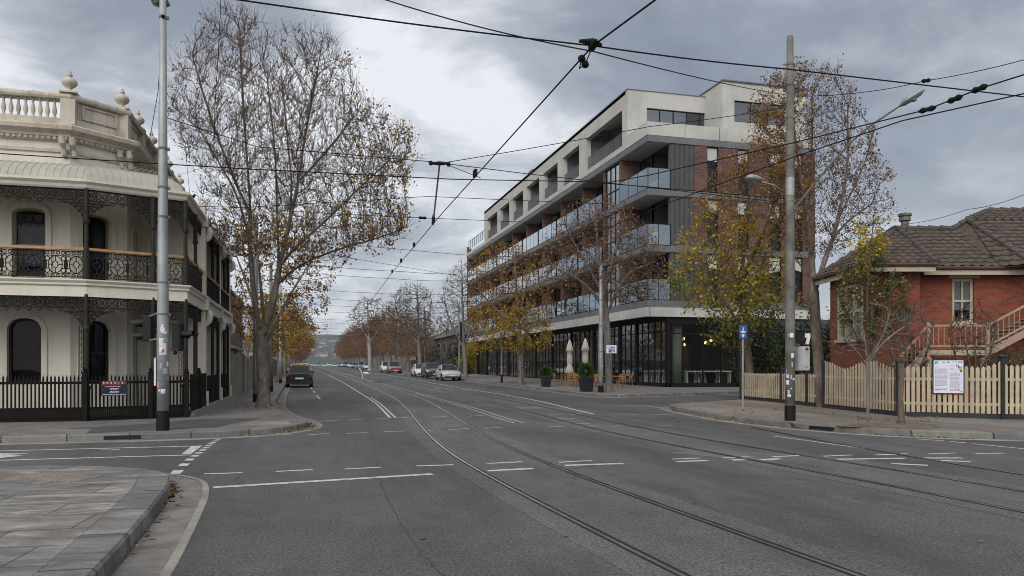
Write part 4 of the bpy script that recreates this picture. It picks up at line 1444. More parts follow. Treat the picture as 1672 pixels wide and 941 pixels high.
# the navy notice on the fence
p, q = FV[1], FV[2]
nb = thing('notice_sign', 'navy blue notice with red and white heading wired to the dark picket fence', 'sign', (*seg_pt(p, q, .6, .16), .8))
u0, u1 = u_on(163, p, q), u_on(206, p, q)
m = MB(); m.wallbox(seg_pt(p, q, u0), seg_pt(p, q, u1), .73, 1.085, .13, .145); m.build('board', 'sign_navy', nb)
wd = u1 - u0
def on_board(mb, a0, a1, z0, z1):
    mb.wallbox(seg_pt(p, q, u0 + wd * a0), seg_pt(p, q, u0 + wd * a1), .73 + .355 * z0, .73 + .355 * z1, .146, .149)
mr, mw = MB(), MB()
rng = random.Random(3)
for k in range(9):
    on_board(mr, .05 + k * .1, .05 + k * .1 + .075, .74 + .03 * math.sin(k), .93)
for k in range(6):
    on_board(mw, .08 + k * .14, .08 + k * .14 + .05, .82, .96)
for z, a, b in [(.60, .15, .75), (.46, .33, .68), (.38, .36, .62), (.26, .34, .70), (.19, .32, .66), (.06, .06, .94)]:
    x = a
    while x < b:
        l_ = rng.uniform(.03, .09); on_board(mw, x, min(b, x + l_), z, z + .045); x += l_ + .02
mr.build('heading', 'sign_red', nb); mw.build('lettering', 'poster_white', nb)

# ------------------------------------------------------------------ fences, sheds and dark brick wall beyond the terraces
fy = [33.3, 35.4, 37.5, 39.8, 42.0, 44.5]
for i, (a, b) in enumerate(zip(fy, fy[1:])):
    pass
tf = thing('timber_fence', 'tan board fence along the footpath beyond the last terrace house', 'fence', (-2.9, 39, B0))
m = MB()
y = 33.1
while y < 47:
    m.box(-2.98, -2.94, y, y + .135, B0, 1.95 + gz(y)); y += .14
m.build('board_panel', 'fibro_tan', tf)
for y in (33.2, 36.2, 39.2, 42.2, 45.2):
    m = MB(); m.box(-3.0, -2.84, y - .08, y + .08, B0, 2.05); m.build('fence_post', 'fibro_tan', tf)
wb = thing('brick_building', 'dark old brick building with terracotta chimney pots behind the tan fence', 'building', (-7, 44, 0))
m = MB(); m.box(-12, -3.9, 41.5, 52, 0, 5.4); m.build('wall', 'brick_old_dark', wb)
m = MB(); m.box(-12, -3.8, 41.4, 52, 5.4, 5.52); m.build('parapet_cap', 'concrete', wb)
m = MB(); m.box(-5.2, -4.3, 44, 44.9, 5.52, 7.1); m.box(-5.28, -4.22, 43.92, 44.98, 7.1, 7.25); c_ = m.build('chimney', 'brick_old_dark', wb)
m = MB()
for x in (-5.0, -4.5): m.lathe((x, 44.45, 7.25), [(.14, 0), (.12, .4), (.16, .45), (.15, .5)], 10)
m.build('chimney_pot', 'pot_terracotta', c_)
m = MB(); m.face([(-5.0, 37, 2.2), (-3.2, 37, 2.2), (-3.2, 40.5, 2.2), (-5.0, 40.5, 2.2)])
sh = thing('garden_shed', 'low shed with a rusty pitched roof behind the tan fence', 'shed', (-4.1, 38.5, 0))
m = MB(); m.box(-5, -3.2, 37, 40.5, B0, 2.25); m.build('wall', 'dark_brickwork', sh)
m = MB(); m.face([(-5.2, 36.8, 2.25), (-3.0, 36.8, 2.25), (-4.1, 36.9, 2.75)]); m.face([(-3.0, 36.8, 2.25), (-3.0, 40.7, 2.25), (-4.1, 40.6, 2.75), (-4.1, 36.9, 2.75)])
m.face([(-5.2, 40.7, 2.25), (-5.2, 36.8, 2.25), (-4.1, 36.9, 2.75), (-4.1, 40.6, 2.75)]); m.build('roof', 'pot_terracotta', sh)
# long far fence of the left side
lf = thing('long_fence', 'dim paling fence running far along the left footpath behind the street trees', 'fence', (-3.2, 90, 0))
m = MB()
y = 47.0
while y < 330:
    yb = min(y + 6, 330)
    m.hexa([(-3.4, y, gz(y) + .1), (-3.3, y, gz(y) + .1), (-3.3, yb, gz(yb) + .1), (-3.4, yb, gz(yb) + .1)],
           [(-3.4, y, gz(y) + 2.0), (-3.3, y, gz(y) + 2.0), (-3.3, yb, gz(yb) + 2.0), (-3.4, yb, gz(yb) + 2.0)])
    y += 6
m.build('paling_panel', 'fibro_tan', lf)
y = 47.0
while y < 330:
    m = MB(); m.box(-3.28, -3.2, y - .06, y + .06, gz(y) + .1, gz(y) + 2.1); y += 3.5
    m.build('fence_post', 'concrete', lf)
# ================================================================== APARTMENT BUILDING (right of the street)
XF, XG = 19.9, 21.4
YA, YB = 42.4, 95.6
XE = 31.6
ap = thing('apartment_building', 'long five-storey apartment block of brick, concrete and glass balconies above a glazed cafe', 'building', (25, 60, 0))
bays = [42.4, 46.9, 49.7, 54.7, 59.8, 64.9, 70.0, 75.1, 80.2, 85.3, 90.4, 95.6]
SL = [(5.0, 5.43), (8.38, 8.75), (11.78, 12.15), (15.0, 15.4)]      # slab bands
m = MB()
for i, (a, b) in enumerate(SL):
    m.box(XF, XE + .04, YA - .04, YB, a, b)
    m.box(XF - .012, XF - .001, YA + .3, YB - .3, a + .05, b - .05)
m.build('slab_band', 'metal_grey', ap)
m = MB()
for a, b in SL[1:]:
    m.box(XF + .06, XG - .01, YA + .06, YB - .06, a - .012, a - .002)
m.build('balcony_soffit', 'soffit', ap)
# pale canopy over the ground floor and the terrace parapet
m = MB(); m2 = MB()
jy = 42.36
while jy < YB:                       # precast panels with open joints
    j2 = min(jy + 2.55, YB)
    m.box(XF - .16, XF + .1, jy + .008, j2 - .008, 4.44, 5.0)
    if jy < 45.4: j3 = min(j2, 45.52); m2.box(XF - .03, XF + .14, jy + .008, j3, 15.4, 16.2)
    if j2 > 45.54: m2.box(XF - .03, XF + .14, max(jy + .008, 45.525), j2 - .008, 15.4, 15.76)
    jy = j2
jx = XF + .11
while jx < XE:
    j2 = min(jx + 2.35, XE)
    m.box(jx + .008, j2 - .008, YA - .16, YA + .1, 4.44, 5.0)
    m2.box(jx + .04, j2 - .008, YA - .03, YA + .14, 15.4, 16.2)
    jx = j2
m.build('canopy_band', 'precast', ap)
m2.build('terrace_parapet', 'precast', ap)
m = MB(); m.box(XF + .02, XE, YA + .02, YB, 4.6, 4.7); m.box(XF + .1, XE, YA + .1, YB, 15.41, 15.5)
m.build('canopy_soffit', 'soffit', ap)

# back walls of the balconies: glazing between dark posts
bw = MB()
bw.box(XG, XG + .2, YA + 2.6, YB, 5.43, 15.0)
bw.box(XG - .02, XE - .1, YA + 2.6, YA + 2.8, 5.43, 15.0)
bw.build('balcony_back_wall', 'cladding_dark', ap)
levels = [(5.43, 8.38), (8.75, 11.78), (12.15, 15.0)]
rng = random.Random(4)
for li, (z0, z1) in enumerate(levels):
    for bi, (y0, y1) in enumerate(zip(bays, bays[1:])):
        if bi == 1:
            continue
        # glazing of this balcony
        yy0 = y0 + .35 if bi else y0 + 2.75
        fr = MB()
        nP = 4 if bi else 2
        for k in range(nP + 1):
            y = yy0 + (y1 - .35 - yy0) * k / nP
            fr.box(XG - .07, XG - .005, y - .035, y + .035, z0, z1 - .15)
        fr.box(XG - .07, XG - .006, yy0, y1 - .35, z1 - .22, z1 - .15); fr.box(XG - .07, XG - .006, yy0, y1 - .35, z0, z0 + .07)
        f = fr.build('balcony_door', 'mullion', ap)
        g = MB(); g.face([(XG - .04, yy0, z0), (XG - .04, y1 - .35, z0), (XG - .04, y1 - .35, z1 - .15), (XG - .04, yy0, z1 - .15)])
        g.build('pane', 'glass_window', f)
        if rng.random() < .55:
            c = MB(); a = yy0 + rng.uniform(0, .5) * (y1 - yy0); b = a + rng.uniform(.25, .5) * (y1 - .35 - a)
            n = 14
            for k in range(n):
                ya, yb = a + (b - a) * k / n, a + (b - a) * (k + 1) / n
                c.face([(XG - .02 + .012 * (k % 2), ya, z0 + .05), (XG - .02 + .012 * ((k + 1) % 2), yb, z0 + .05), (XG - .02 + .012 * ((k + 1) % 2), yb, z1 - .2), (XG - .02 + .012 * (k % 2), ya, z1 - .2)])
            c.build('curtain', 'curtain', f)
        # glass balustrade with posts and a slim rail
        ga, gb = y0 + .12, y1 - .12
        if bi == 0: ga = YA
        p = MB(); nG = 3 if bi == 0 else 4
        for k in range(nG):
            a = ga + (gb - ga) * k / nG + .02; b = ga + (gb - ga) * (k + 1) / nG - .02
            p.box(XF + .02, XF + .032, a, b, z0 + .06, z0 + 1.28)
        if bi == 0:
            p.box(XF + .035, XG + .02, YA + .02, YA + .032, z0 + .06, z0 + 1.28)
        bal = p.build('glass_balustrade', 'glass_balcony', ap)
        r_ = MB()
        r_.box(XF, XF + .05, ga, gb, z0 + 1.28, z0 + 1.31)
        for k in range(nG + 1):
            y = ga + (gb - ga) * k / nG
            r_.box(XF + .005, XF + .05, y - .012, y + .012, z0, z0 + 1.28)
        if bi == 0:
            r_.box(XF, XG + .02, YA, YA + .05, z0 + 1.28, z0 + 1.31); r_.box(XG - .01, XG + .02, YA, YA + .05, z0, z0 + 1.28); r_.box(XF + .72, XF + .745, YA + .005, YA + .05, z0, z0 + 1.28)
        r_.build('rail', 'mullion', bal)
    # brick fins between balconies
    for bi, y in enumerate(bays[1:-1]):
        fins = MB()
        if bi in (0, 1):
            fins.box(XF + .15, XG, y - .18, y + .18, z0, z1)
        else:
            fins.box(XF + .42, XG, y - .11, y + .11, z0, z1)
        fins.build('brick_fin', 'brick_apartment', ap)
    # the bay glazed flush with the street front
    y0, y1 = bays[1] + .18, bays[2] - .18
    fr = MB()
    for k in range(4):
        y = y0 + (y1 - y0) * k / 3
        fr.box(XF + .2, XF + .27, y - .03, y + .03, z0, z1)
    for z in (z0 + .03, z0 + 1.1, z1 - .06):
        fr.box(XF + .2, XF + .265, y0, y1, z - .03, z + .03)
    f = fr.build('bay_window', 'mullion', ap)
    g = MB(); g.face([(XF + .24, y0, z0), (XF + .24, y1, z0), (XF + .24, y1, z1), (XF + .24, y0, z1)]); g.build('pane', 'glass_window', f)
# lower left end block of the facade
m = MB(); m.box(XF, XE, YB - .3, YB + .2, 5.0, 15.4); m.box(XF - .02, XF + .5, YB - .1, YB + .21, 15.4, 16.6); m.build('end_pier', 'brick_apartment', ap)
m = MB(); m.box(XE - .2, XE, YA + .2, YB, 5.43, 15.0); m.build('rear_wall', 'brick_apartment', ap)

# street-crossing end wall: ribbed dark cladding, brick, tall windows with white blinds
XC = 23.0
wx = [(atY(1155, YA), atY(1173, YA)), (atY(1205, YA), atY(1223, YA)), (atY(1256, YA), atY(1276, YA)), (atY(1298, YA), atY(1311, YA))]
for z0, z1 in levels:
    c = MB(); c.box(XG, XC, YA + .05, YA + .3, z0, z1)
    x = XG + .05
    while x < XC - .02:
        c.box(x, x + .035, YA + .015, YA + .05, z0, z1); x += .085
    c.build('ribbed_cladding', 'cladding_dark', ap)
    b = MB()
    ops = [(a - XC, bb - XC, z0, z1 - .03, 0) for a, bb in wx]
    wall_open(b, (XC, YA), (XE, YA), z0, z1, ops, .14)
    b.box(XE - .01, XE, YA, YA + 3, z0, z1)
    b.build('brick_wall', 'brick_apartment', ap)
    for a, bb in wx:
        fr = MB()
        for s in ((a, a + .05), (bb - .05, bb)):
            fr.box(s[0], s[1], YA + .09, YA + .15, z0, z1 - .03)
        fr.box(a, bb, YA + .09, YA + .149, z0 + 1.55, z0 + 1.62); fr.box(a, bb, YA + .09, YA + .149, z1 - .09, z1 - .03)
        f = fr.build('window', 'mullion', ap)
        g = MB(); g.face([(a, YA + .12, z0), (bb, YA + .12, z0), (bb, YA + .12, z1), (a, YA + .12, z1)]); g.build('pane', 'glass_window', f)
        g = MB(); g.face([(a + .04, YA + .11, z1 - rng.uniform(.75, 1.1)), (bb - .04, YA + .11, z1 - .9), (bb - .04, YA + .11, z1 - .05), (a + .04, YA + .11, z1 - .05)])
        g.build('blind', 'blind_white', f)
        g = MB(); g.face([(a, YA + .5, z0), (bb, YA + .5, z0), (bb, YA + .5, z1), (a, YA + .5, z1)]); g.build('room_dark', 'blind_grey', f)

simple('recess_grey', (0.20, 0.21, 0.225), 0.7, 0.12, .8, 20, .03)
# top floor: a concrete frame of deep openings on the street side
YT0, YT1 = 45.5, 86.2
ZT = 19.2
pil = [(45.5, 46.35), (53.0, 54.5), (58.3, 59.6), (63.5, 64.7), (68.7, 69.9), (73.8, 75.0), (79.0, 80.1), (84.8, 86.2)]
m = MB()
jy = YT0
while jy < YT1 - .1:
    j2 = min(jy + 5.2, YT1); m.box(XF + .05, XF + .45, jy + (.006 if jy > YT0 else 0), j2 - .006, 18.15, ZT); jy = j2
for a, b in pil:
    m.box(XF + .05, XF + .45, a, b, 15.765, 18.15)
# end side with the strip of windows
xw0, xw1 = atY(1056, YT0), atY(1168, YT0)
wall_open(m, (XF + .05, YT0 - .003), (26.2, YT0 - .003), 15.9, ZT, [(xw0 - XF - .05, 26.15 - XF - .05, 17.08, 18.15, 0)], .2)
m.box(XF + .05, 26.2, YT0 + .3, YT1, 19.0, ZT - .01)
m.box(26.2, XE, 46, YT1, 18.2, ZT - .01)
m.build('top_floor_frame', 'precast', ap)
m = MB(); m.box(XF + .01, 26.25, YT0 - .04, YT0 + .5, ZT, ZT + .05); m.box(XF + .01, XF + .5, YT0 + .5, YT1 + .02, ZT, ZT + .05); m.build('roof_flashing', 'metal_grey', ap)
fr = MB()
for k in range(6):
    x = xw0 + (26.15 - xw0) * k / 5
    fr.box(x - .03, x + .03, YT0 + .1, YT0 + .16, 17.08, 18.15)
fr.box(xw0, 26.15, YT0 + .1, YT0 + .159, 17.08, 17.14); fr.box(xw0, 26.15, YT0 + .1, YT0 + .159, 18.09, 18.15)
f = fr.build('strip_window', 'mullion', ap)
g = MB(); g.face([(xw0, YT0 + .13, 17.08), (26.15, YT0 + .13, 17.08), (26.15, YT0 + .13, 18.15), (xw0, YT0 + .13, 18.15)]); g.build('pane', 'glass_balcony', f)
g = MB(); g.face([(xw0 - .2, YT0 + .8, 17.0), (26.4, YT0 + .8, 17.0), (26.4, YT0 + .8, 18.3), (xw0 - .2, YT0 + .8, 18.3)]); g.build('room_dark', 'blind_grey', f)
m = MB()
m.box(XG + .6, XG + .8, YT0 + .4, YT1 - .1, 15.5, 19.0)
for a, b in pil:
    m.box(XF + .46, XG + .6, b - .12 if a < 50 else (a + b) / 2 - .5, b + .02 if a < 50 else (a + b) / 2 + .5, 15.5, 18.99)
m.build('recess_wall', 'recess_grey', ap)
for (a0, a1), (b0, b1) in zip(pil, pil[1:]):
    fr = MB(); n = 4 if b0 - a1 > 5 else 3
    y0, y1 = a1 + .5, b0 - .3
    for k in range(n + 1):
        y = y0 + (y1 - y0) * k / n
        fr.box(XG + .52, XG + .6, y - .035, y + .035, 15.9, 18.1)
    f = fr.build('balcony_door', 'mullion', ap)
    g = MB(); g.face([(XG + .56, y0, 15.9), (XG + .56, y1, 15.9), (XG + .56, y1, 18.1), (XG + .56, y0, 18.1)]); g.build('pane', 'glass_window', f)
    r_ = MB(); n = int((b0 - a1) / .11)
    for k in range(n + 1):
        y = a1 + (b0 - a1) * k / n
        r_.box(XF + .2, XF + .225, y - .009, y + .009, 15.7, 16.75)
    r_.box(XF + .19, XF + .235, a1, b0, 16.75, 16.79)
    r_.build('railing', 'metal_grey', ap)
# stair tower at the right with its flat cap
tw0 = atY(1180, 43.3)
m = MB()
wall_open(m, (tw0, 43.3), (XE, 43.3), 16.2, 19.5, [(atY(1199, 43.3) - tw0, atY(1282, 43.3) - tw0, 17.0, 18.35, 0)], .2)
m.face([(tw0, 43.3, 16.2), (tw0, 52, 16.2), (tw0, 52, 19.5), (tw0, 43.3, 19.5)]); m.face([(XE, 43.3, 16.2), (XE, 52, 16.2), (XE, 52, 19.5), (XE, 43.3, 19.5)])
m.face([(tw0, 43.3, 19.5), (XE, 43.3, 19.5), (XE, 52, 19.5), (tw0, 52, 19.5)])
m.build('stair_tower', 'precast', ap)
m = MB(); m.box(tw0 - .06, XE + .06, 43.2, 52, 19.5, 19.58); m.build('tower_cap', 'metal_grey', ap)
fr = MB(); a0, a1 = atY(1199, 43.3), atY(1282, 43.3)
for k in range(4):
    x = a0 + (a1 - a0) * k / 3; fr.box(x - .03, x + .03, 43.4, 43.46, 17, 18.35)
fr.box(a0, a1, 43.4, 43.459, 17, 17.06); fr.box(a0, a1, 43.4, 43.459, 18.29, 18.35)
f = fr.build('tower_window', 'mullion', ap)
g = MB(); g.face([(a0, 43.43, 17), (a1, 43.43, 17), (a1, 43.43, 18.35), (a0, 43.43, 18.35)]); g.build('pane', 'glass_balcony', f)
g = MB(); g.face([(a0 - .2, 44, 17), (a1 + .2, 44, 17), (a1 + .2, 44, 18.4), (a0 - .2, 44, 18.4)]); g.build('room_dark', 'blind_grey', f)
# far terrace rail, roof plant
m = MB()
for k in range(9):
    y = 86.4 + k * 1.1; m.box(XF + .1, XF + .13, y - .015, y + .015, 16.2, 17.2)
m.box(XF + .09, XF + .14, 86.3, 95.4, 17.18, 17.22); m.build('terrace_rail', 'mullion', ap)
m = MB(); m.box(XF + .12, XF + .125, 86.4, 95.2, 16.2, 17.15); m.build('terrace_glass', 'glass_balcony', ap)
m = MB(); m.box(XF + .7, XF + 1.9, 69.0, 70.4, 19.2, 20.0); m.box(XF + .6, XF + 1.2, 58.6, 59.2, 19.2, 19.75); m.build('roof_plant', 'metal_grey', ap)

# ground floor: dark framed glazing, plinth, columns
m = MB()
for y in bays:
    m.box(21.15, 21.45, y - .16 if y > 43 else YA - .02, y + .16, PH, 4.5)
m.box(21.15, 21.4, YA, YB, PH - .1, PH + .28); m.box(21.3, 26.1, YA - .02, YA + .2, PH - .1, PH + .28)
m.box(21.16, 21.39, YA, YB, 4.2, 4.6); m.box(21.3, 26.1, YA, YA + .2, 4.0, 4.6)
m.box(25.95, 26.15, YA - .02, YA + .25, PH, 4.6)
m.build('shopfront_frame', 'mullion', ap)
m = MB()
for y0, y1 in zip(bays, bays[1:]):
    n = max(3, round((y1 - y0) / .95))
    for k in range(1, n):
        y = y0 + (y1 - y0) * k / n; m.box(21.2, 21.28, y - .03, y + .03, PH + .28, 4.2)
m.box(21.2, 21.275, YA, YB, 3.55, 3.61)
for px in (1088, 1116, 1148, 1178): 
    x = atY(px, YA); m.box(x - .03, x + .03, YA + .02, YA + .1, PH + .28, 4.0)
m.box(21.3, 26, YA + .02, YA + .095, 3.4, 3.46)
f = m.build('shop_mullion', 'mullion', ap)
g = MB(); g.face([(21.24, YA, .4), (21.24, YB, .4), (21.24, YB, 4.2), (21.24, YA, 4.2)]); g.face([(21.24, YA + .06, .4), (26.05, YA + .06, .4), (26.05, YA + .06, 4.0), (21.24, YA + .06, 4.0)])
g.build('shop_pane', 'glass_shop', ap)
m = MB(); m.lathe((22.25, YA + .75, 0), [(.3, 0), (.3, 4.6)], 20); m.build('round_column', 'column_concrete', ap, smooth=True)
# inside the cafe: floor, dim back wall with joinery, ceiling
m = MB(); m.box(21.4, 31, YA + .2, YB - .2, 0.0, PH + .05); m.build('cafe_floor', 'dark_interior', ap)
m = MB(); m.box(29.5, 29.7, YA + .2, YB - .2, 0, 4.5); m.box(21.4, 29.5, 58.0, 58.2, 0, 4.5); m.box(21.4, 29.5, 75, 75.2, 0, 4.5); m.build('cafe_back_wall', 'interior_wood', ap)
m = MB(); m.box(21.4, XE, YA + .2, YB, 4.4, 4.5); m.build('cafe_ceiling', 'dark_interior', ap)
m = MB()
for x, y, h in [(24.6, 47, 2.6), (26.4, 49, 2.9), (27.6, 46, 2.2), (25.5, 52, 2.5)]: m.box(x - .5, x + .5, y, y + .3, PH, PH + h)
m.build('cafe_shelving', 'interior_wood', ap)
# dark painted brick base at the right-hand end
m = MB(); m.box(26.15, 36.5, YA + .02, YA + .3, 0, 4.44); m.build('base_wall', 'brick_grey_painted', ap)

# cafe furniture seen through the glass
def stool():
    t = thing('bar_stool', 'white metal bar stool', 'stool', (0, 0, 0), 'white stools along the cafe window bar')
    m = MB(); m.lathe((0, 0, .76), [(.15, 0), (.17, .02), (.16, .05), (0, .055)], 12); m.build('seat', 'white_plastic', t)
    for a in (45, 135, 225, 315):
        c_, s_ = math.cos(R(a)), math.sin(R(a))
        m = MB(); m.tube([(c_ * .11, s_ * .11, .77), (c_ * .22, s_ * .22, 0)], .022, 6); m.build('leg', 'white_plastic', t)
    m = MB(); m.tube([(.17 * math.cos(R(45 + 90 * k)), .17 * math.sin(R(45 + 90 * k)), .3) for k in range(5)], .015, 6, False); m.build('foot_ring', 'white_plastic', t)
    m = MB(); m.tube([(-.15, .14, .78), (-.14, .17, 1.02), (.14, .17, 1.02), (.15, .14, .78)], .018, 6); m.build('backrest', 'white_plastic', t)
    return t
cafe_z = PH + .05
st0 = stool()
spots = [(22.9, 43.35), (23.7, 43.3), (24.2, 43.4), (25.2, 43.3), (21.9, 44.2), (21.95, 45.1), (22.0, 46.0)]
for i, (x, y) in enumerate(spots):
    lab = 'one of the white metal bar stools standing behind the corner cafe window'
    if i == 0:
        st0.location = (x, y, cafe_z); st0.rotation_euler[2] = .2; st0['label'] = lab
    else:
        dup(st0, (x, y, cafe_z), i * .7, label=lab)
tb = thing('bar_table', 'long pale teal bar table behind the end window of the cafe', 'table', (24.3, 42.95, cafe_z))
m = MB(); m.box(22.65, 25.85, 42.75, 43.15, 1.08, 1.16); m.build('tabletop', 'teal_laminate', tb)
for x in (22.75, 25.75):
    m = MB(); m.box(x - .04, x + .04, 42.8, 43.1, cafe_z, 1.08); m.build('leg', 'teal_laminate', tb)
tb = thing('bar_table', 'pale teal bar table behind the street-side cafe window', 'table', (21.75, 45.2, cafe_z))
m = MB(); m.box(21.55, 21.9, 43.4, 46.6, 1.08, 1.16); m.build('tabletop', 'teal_laminate', tb)
for y in (43.5, 46.5):
    m = MB(); m.box(21.6, 21.85, y - .04, y + .04, cafe_z, 1.08); m.build('leg', 'teal_laminate', tb)
# lit pendant lamps
for i, (px, py, yy) in enumerate([(1105, 547, 44.5), (1112, 556, 45.0), (1116, 553, 45.6), (1152, 560, 45.2), (1161, 556, 46.0), (1117, 563, 46.4)]):
    d = yy / ray(px)[1]; p = at(px, py, d)
    lp = thing('pendant_lamp', 'lit warm glass pendant lamp, one of the cluster hanging inside the corner cafe', 'lamp', p, 'lit pendant lamps in the cafe')
    m = MB(); m.tube([(p.x, p.y, p.z + .1), (p.x, p.y, 4.4)], .008, 5); m.build('cord', 'wire_black', lp)
    m = MB(); m.lathe((p.x, p.y, p.z - .09), [(.03, 0), (.08, .03), (.095, .09), (.07, .15), (.03, .19)], 10); m.build('bulb', 'lamp_warm', lp, smooth=True)
    m = MB(); m.lathe((p.x, p.y, p.z + .085), [(.04, 0), (.035, .06), (.0, .07)], 8); m.build('holder', 'mullion', lp)

# furniture on the corner balconies
bt = thing('balcony_table', 'white cafe table on the first-floor corner balcony', 'table', (20.5, 43.2, 5.43))
m = MB(); m.lathe((20.5, 43.2, 5.43 + .72), [(.33, 0), (.34, .03), (0, .035)], 16); m.build('tabletop', 'white_plastic', bt)
for k in range(4):
    m = MB(); m.tube([(20.5, 43.2, 6.1), (20.5 + .26 * math.cos(k * 1.57 + .6), 43.2 + .26 * math.sin(k * 1.57 + .6), 5.43)], .02, 5); m.build('leg', 'white_plastic', bt)
def chair(name, label, cat, mat, group=None):
    t = thing(name, label, cat, (0, 0, 0), group)
    m = MB(); m.box(-.21, .21, -.21, .21, .43, .46); m.build('seat', mat, t, bevel=.008)
    m = MB()
    for z in (.58, .70, .82): m.box(-.2, .2, .19, .215, z - .035, z + .035)
    m.build('backrest', mat, t)
    for x in (-.19, .19):
        m = MB(); m.tube([(x, -.19, .43), (x, -.2, 0)], .02, 5); m.build('leg', mat, t)
        m = MB(); m.tube([(x, .2, .87), (x, .2, .43), (x, .22, 0)], .02, 5); m.build('leg', mat, t)
    return t
c1 = chair('balcony_chair', 'white slatted chair beside the table on the first-floor corner balcony', 'chair', 'white_plastic'); c1.location = (20.95, 43.55, 5.43); c1.rotation_euler[2] = -.6
s2 = thing('balcony_sofa', 'pale outdoor sofa on the top corner balcony behind the glass', 'sofa', (20.6, 43.8, 12.15))
m = MB(); m.box(20.3, 21.2, 43.2, 44.9, 12.25, 12.55); m.build('seat', 'blind_white', s2, bevel=.04)
m = MB(); m.box(20.95, 21.2, 43.2, 44.9, 12.55, 12.95); m.build('backrest', 'blind_white', s2, bevel=.04)
s3 = thing('balcony_bench', 'white bench on the second-floor corner balcony behind the glass', 'bench', (20.6, 43.4, 8.75))
m = MB(); m.box(20.25, 21.1, 43.0, 43.5, 9.15, 9.25); m.box(20.25, 21.1, 43.45, 43.52, 9.3, 9.75); m.build('seat', 'white_plastic', s3)
for x in (20.3, 21.05):
    m = MB(); m.box(x - .04, x + .04, 43.02, 43.5, 8.75, 9.15); m.build('leg', 'white_plastic', s3)

# ================================================================== CAFE TERRACE ON THE PAVEMENT
def timber_table(loc, label):
    t = thing('timber_table', label, 'table', (0, 0, 0), 'timber tables on the cafe pavement')
    m = MB()
    for k in range(5): m.box(-.6, .6, -.36 + k * .145, -.36 + k * .145 + .135, .71, .75)
    m.build('tabletop', 'timber_orange', t)
    for x in (-.5, .5):
        for y in (-.3, .3):
            m = MB(); m.box(x - .035, x + .035, y - .035, y + .035, 0, .71); m.build('leg', 'timber_orange', t)
    t.location = loc
    return t
def umbrella(loc, label):
    t = thing('folded_umbrella', label, 'umbrella', (0, 0, 0), 'folded umbrellas of the cafe')
    m = MB(); m.tube([(0, 0, 0), (0, 0, 3.02)], .028, 8); m.build('pole', 'timber_orange', t)
    m = MB(); m.box(-.28, .28, -.28, .28, 0, .07); m.build('base_plate', 'planter_black', t)
    m = MB()
    n = 16; prof = [(.03, 3.05), (.10, 2.86), (.19, 2.52), (.24, 2.30), (.16, 2.26), (.17, 1.9), (.17, 1.5), (.13, 1.42), (.15, 1.36), (.23, 1.05), (.26, .85), (.15, .80)]
    rings = []
    for r_, z in prof:
        rings.append([m.P(((r_ * (1 + .16 * math.cos(8 * 2 * math.pi * k / (2 * n)))) * math.cos(math.pi * k / n), (r_ * (1 + .16 * math.cos(8 * math.pi * k / n))) * math.sin(math.pi * k / n), z)) for k in range(2 * n)])
    for A, B in zip(rings, rings[1:]):
        for k in range(2 * n): m.f.append([A[k], B[k], B[(k + 1) % (2 * n)], A[(k + 1) % (2 * n)]])
    m.f.append(rings[0])
    m.build('canopy', 'canvas', t, smooth=True)
    t.location = loc
    return t
u1 = at(932, 598, 50); u2 = at(958, 598, 47)
timber_table((u1.x, u1.y, PH + gz(u1.y)), 'timber cafe table under the left folded umbrella')
umbrella((u1.x + .1, u1.y + .5, PH + gz(u1.y)), 'folded beige cafe umbrella nearer the small planter, left one of two')
timber_table((u2.x, u2.y, PH), 'timber cafe table under the right folded umbrella, near the big planter')
umbrella((u2.x + .1, u2.y + .5, PH), 'folded beige cafe umbrella behind the big planter, right one of two')
t3 = at(1000, 598, 44.5)
timber_table((t3.x, t3.y, PH), 'timber cafe table behind the street tree trunk at the cafe corner')
tc0 = chair('timber_chair', 'one of the orange timber chairs around the pavement cafe tables', 'chair', 'timber_orange', 'timber chairs on the cafe pavement')
first = True
for (tx, ty), lst in [((u1.x, u1.y), [(-.95, 0, 1.57), (.95, .1, -1.57), (-.2, -.75, 3.14), (.3, .75, 0)]), ((u2.x, u2.y), [(-.95, .1, 1.5), (.2, -.8, 3.0), (-.3, .8, .1)]), ((t3.x, t3.y), [(-.95, 0, 1.57), (.95, 0, -1.6), (.2, -.8, 3.2)])]:
    for dx, dy, a in lst:
        loc = (tx + dx, ty + dy, PH + gz(ty))
        if first:
            tc0.location = loc; tc0.rotation_euler[2] = a; first = False
        else:
            dup(tc0, loc, a)
def box_shrub(parent, c, r, hgt, n, seed, mat='leaf_box', size=.07):
    rng = np.random.default_rng(seed)
    p = rng.normal(size=(n, 3)); p /= np.linalg.norm(p, axis=1)[:, None]
    rad = rng.uniform(.05, 1.0, (n, 1)) ** .4 * (1 + .14 * np.sin(p[:, :1] * 7 + seed) + .12 * np.sin(p[:, 1:2] * 9))
    q = p * rad * np.array([r, r, hgt]) + np.array(c)
    leaf_quads(q, size, mat, 'foliage', parent, seed=seed)
def planter(loc, label, r, h, seed, lobe):
    t = thing('planter', label, 'planter', loc, 'potted shrubs on the cafe kerb')
    x, y, z = loc
    m = MB(); m.hexa([(x - r * .8, y - r * .8, z), (x + r * .8, y - r * .8, z), (x + r * .8, y + r * .8, z), (x - r * .8, y + r * .8, z)],
                     [(x - r, y - r, z + h), (x + r, y - r, z + h), (x + r, y + r, z + h), (x - r, y + r, z + h)]); m.build('pot', 'planter_black', t, bevel=.015)
    m = MB(); m.box(x - r * .9, x + r * .9, y - r * .9, y + r * .9, z + h, z + h + .012); m.build('soil', 'soil', t)
    m = MB(); m.tube([(x, y, z + h), (x + .03, y, z + h + .3)], .03, 6); m.build('stem', 'bark_twig', t)
    box_shrub(t, (x, y, z + h + lobe * .75), r * 1.25, lobe, 4200, seed)
g1, g2 = G(890, 633, PH), G(965, 640.5, PH)
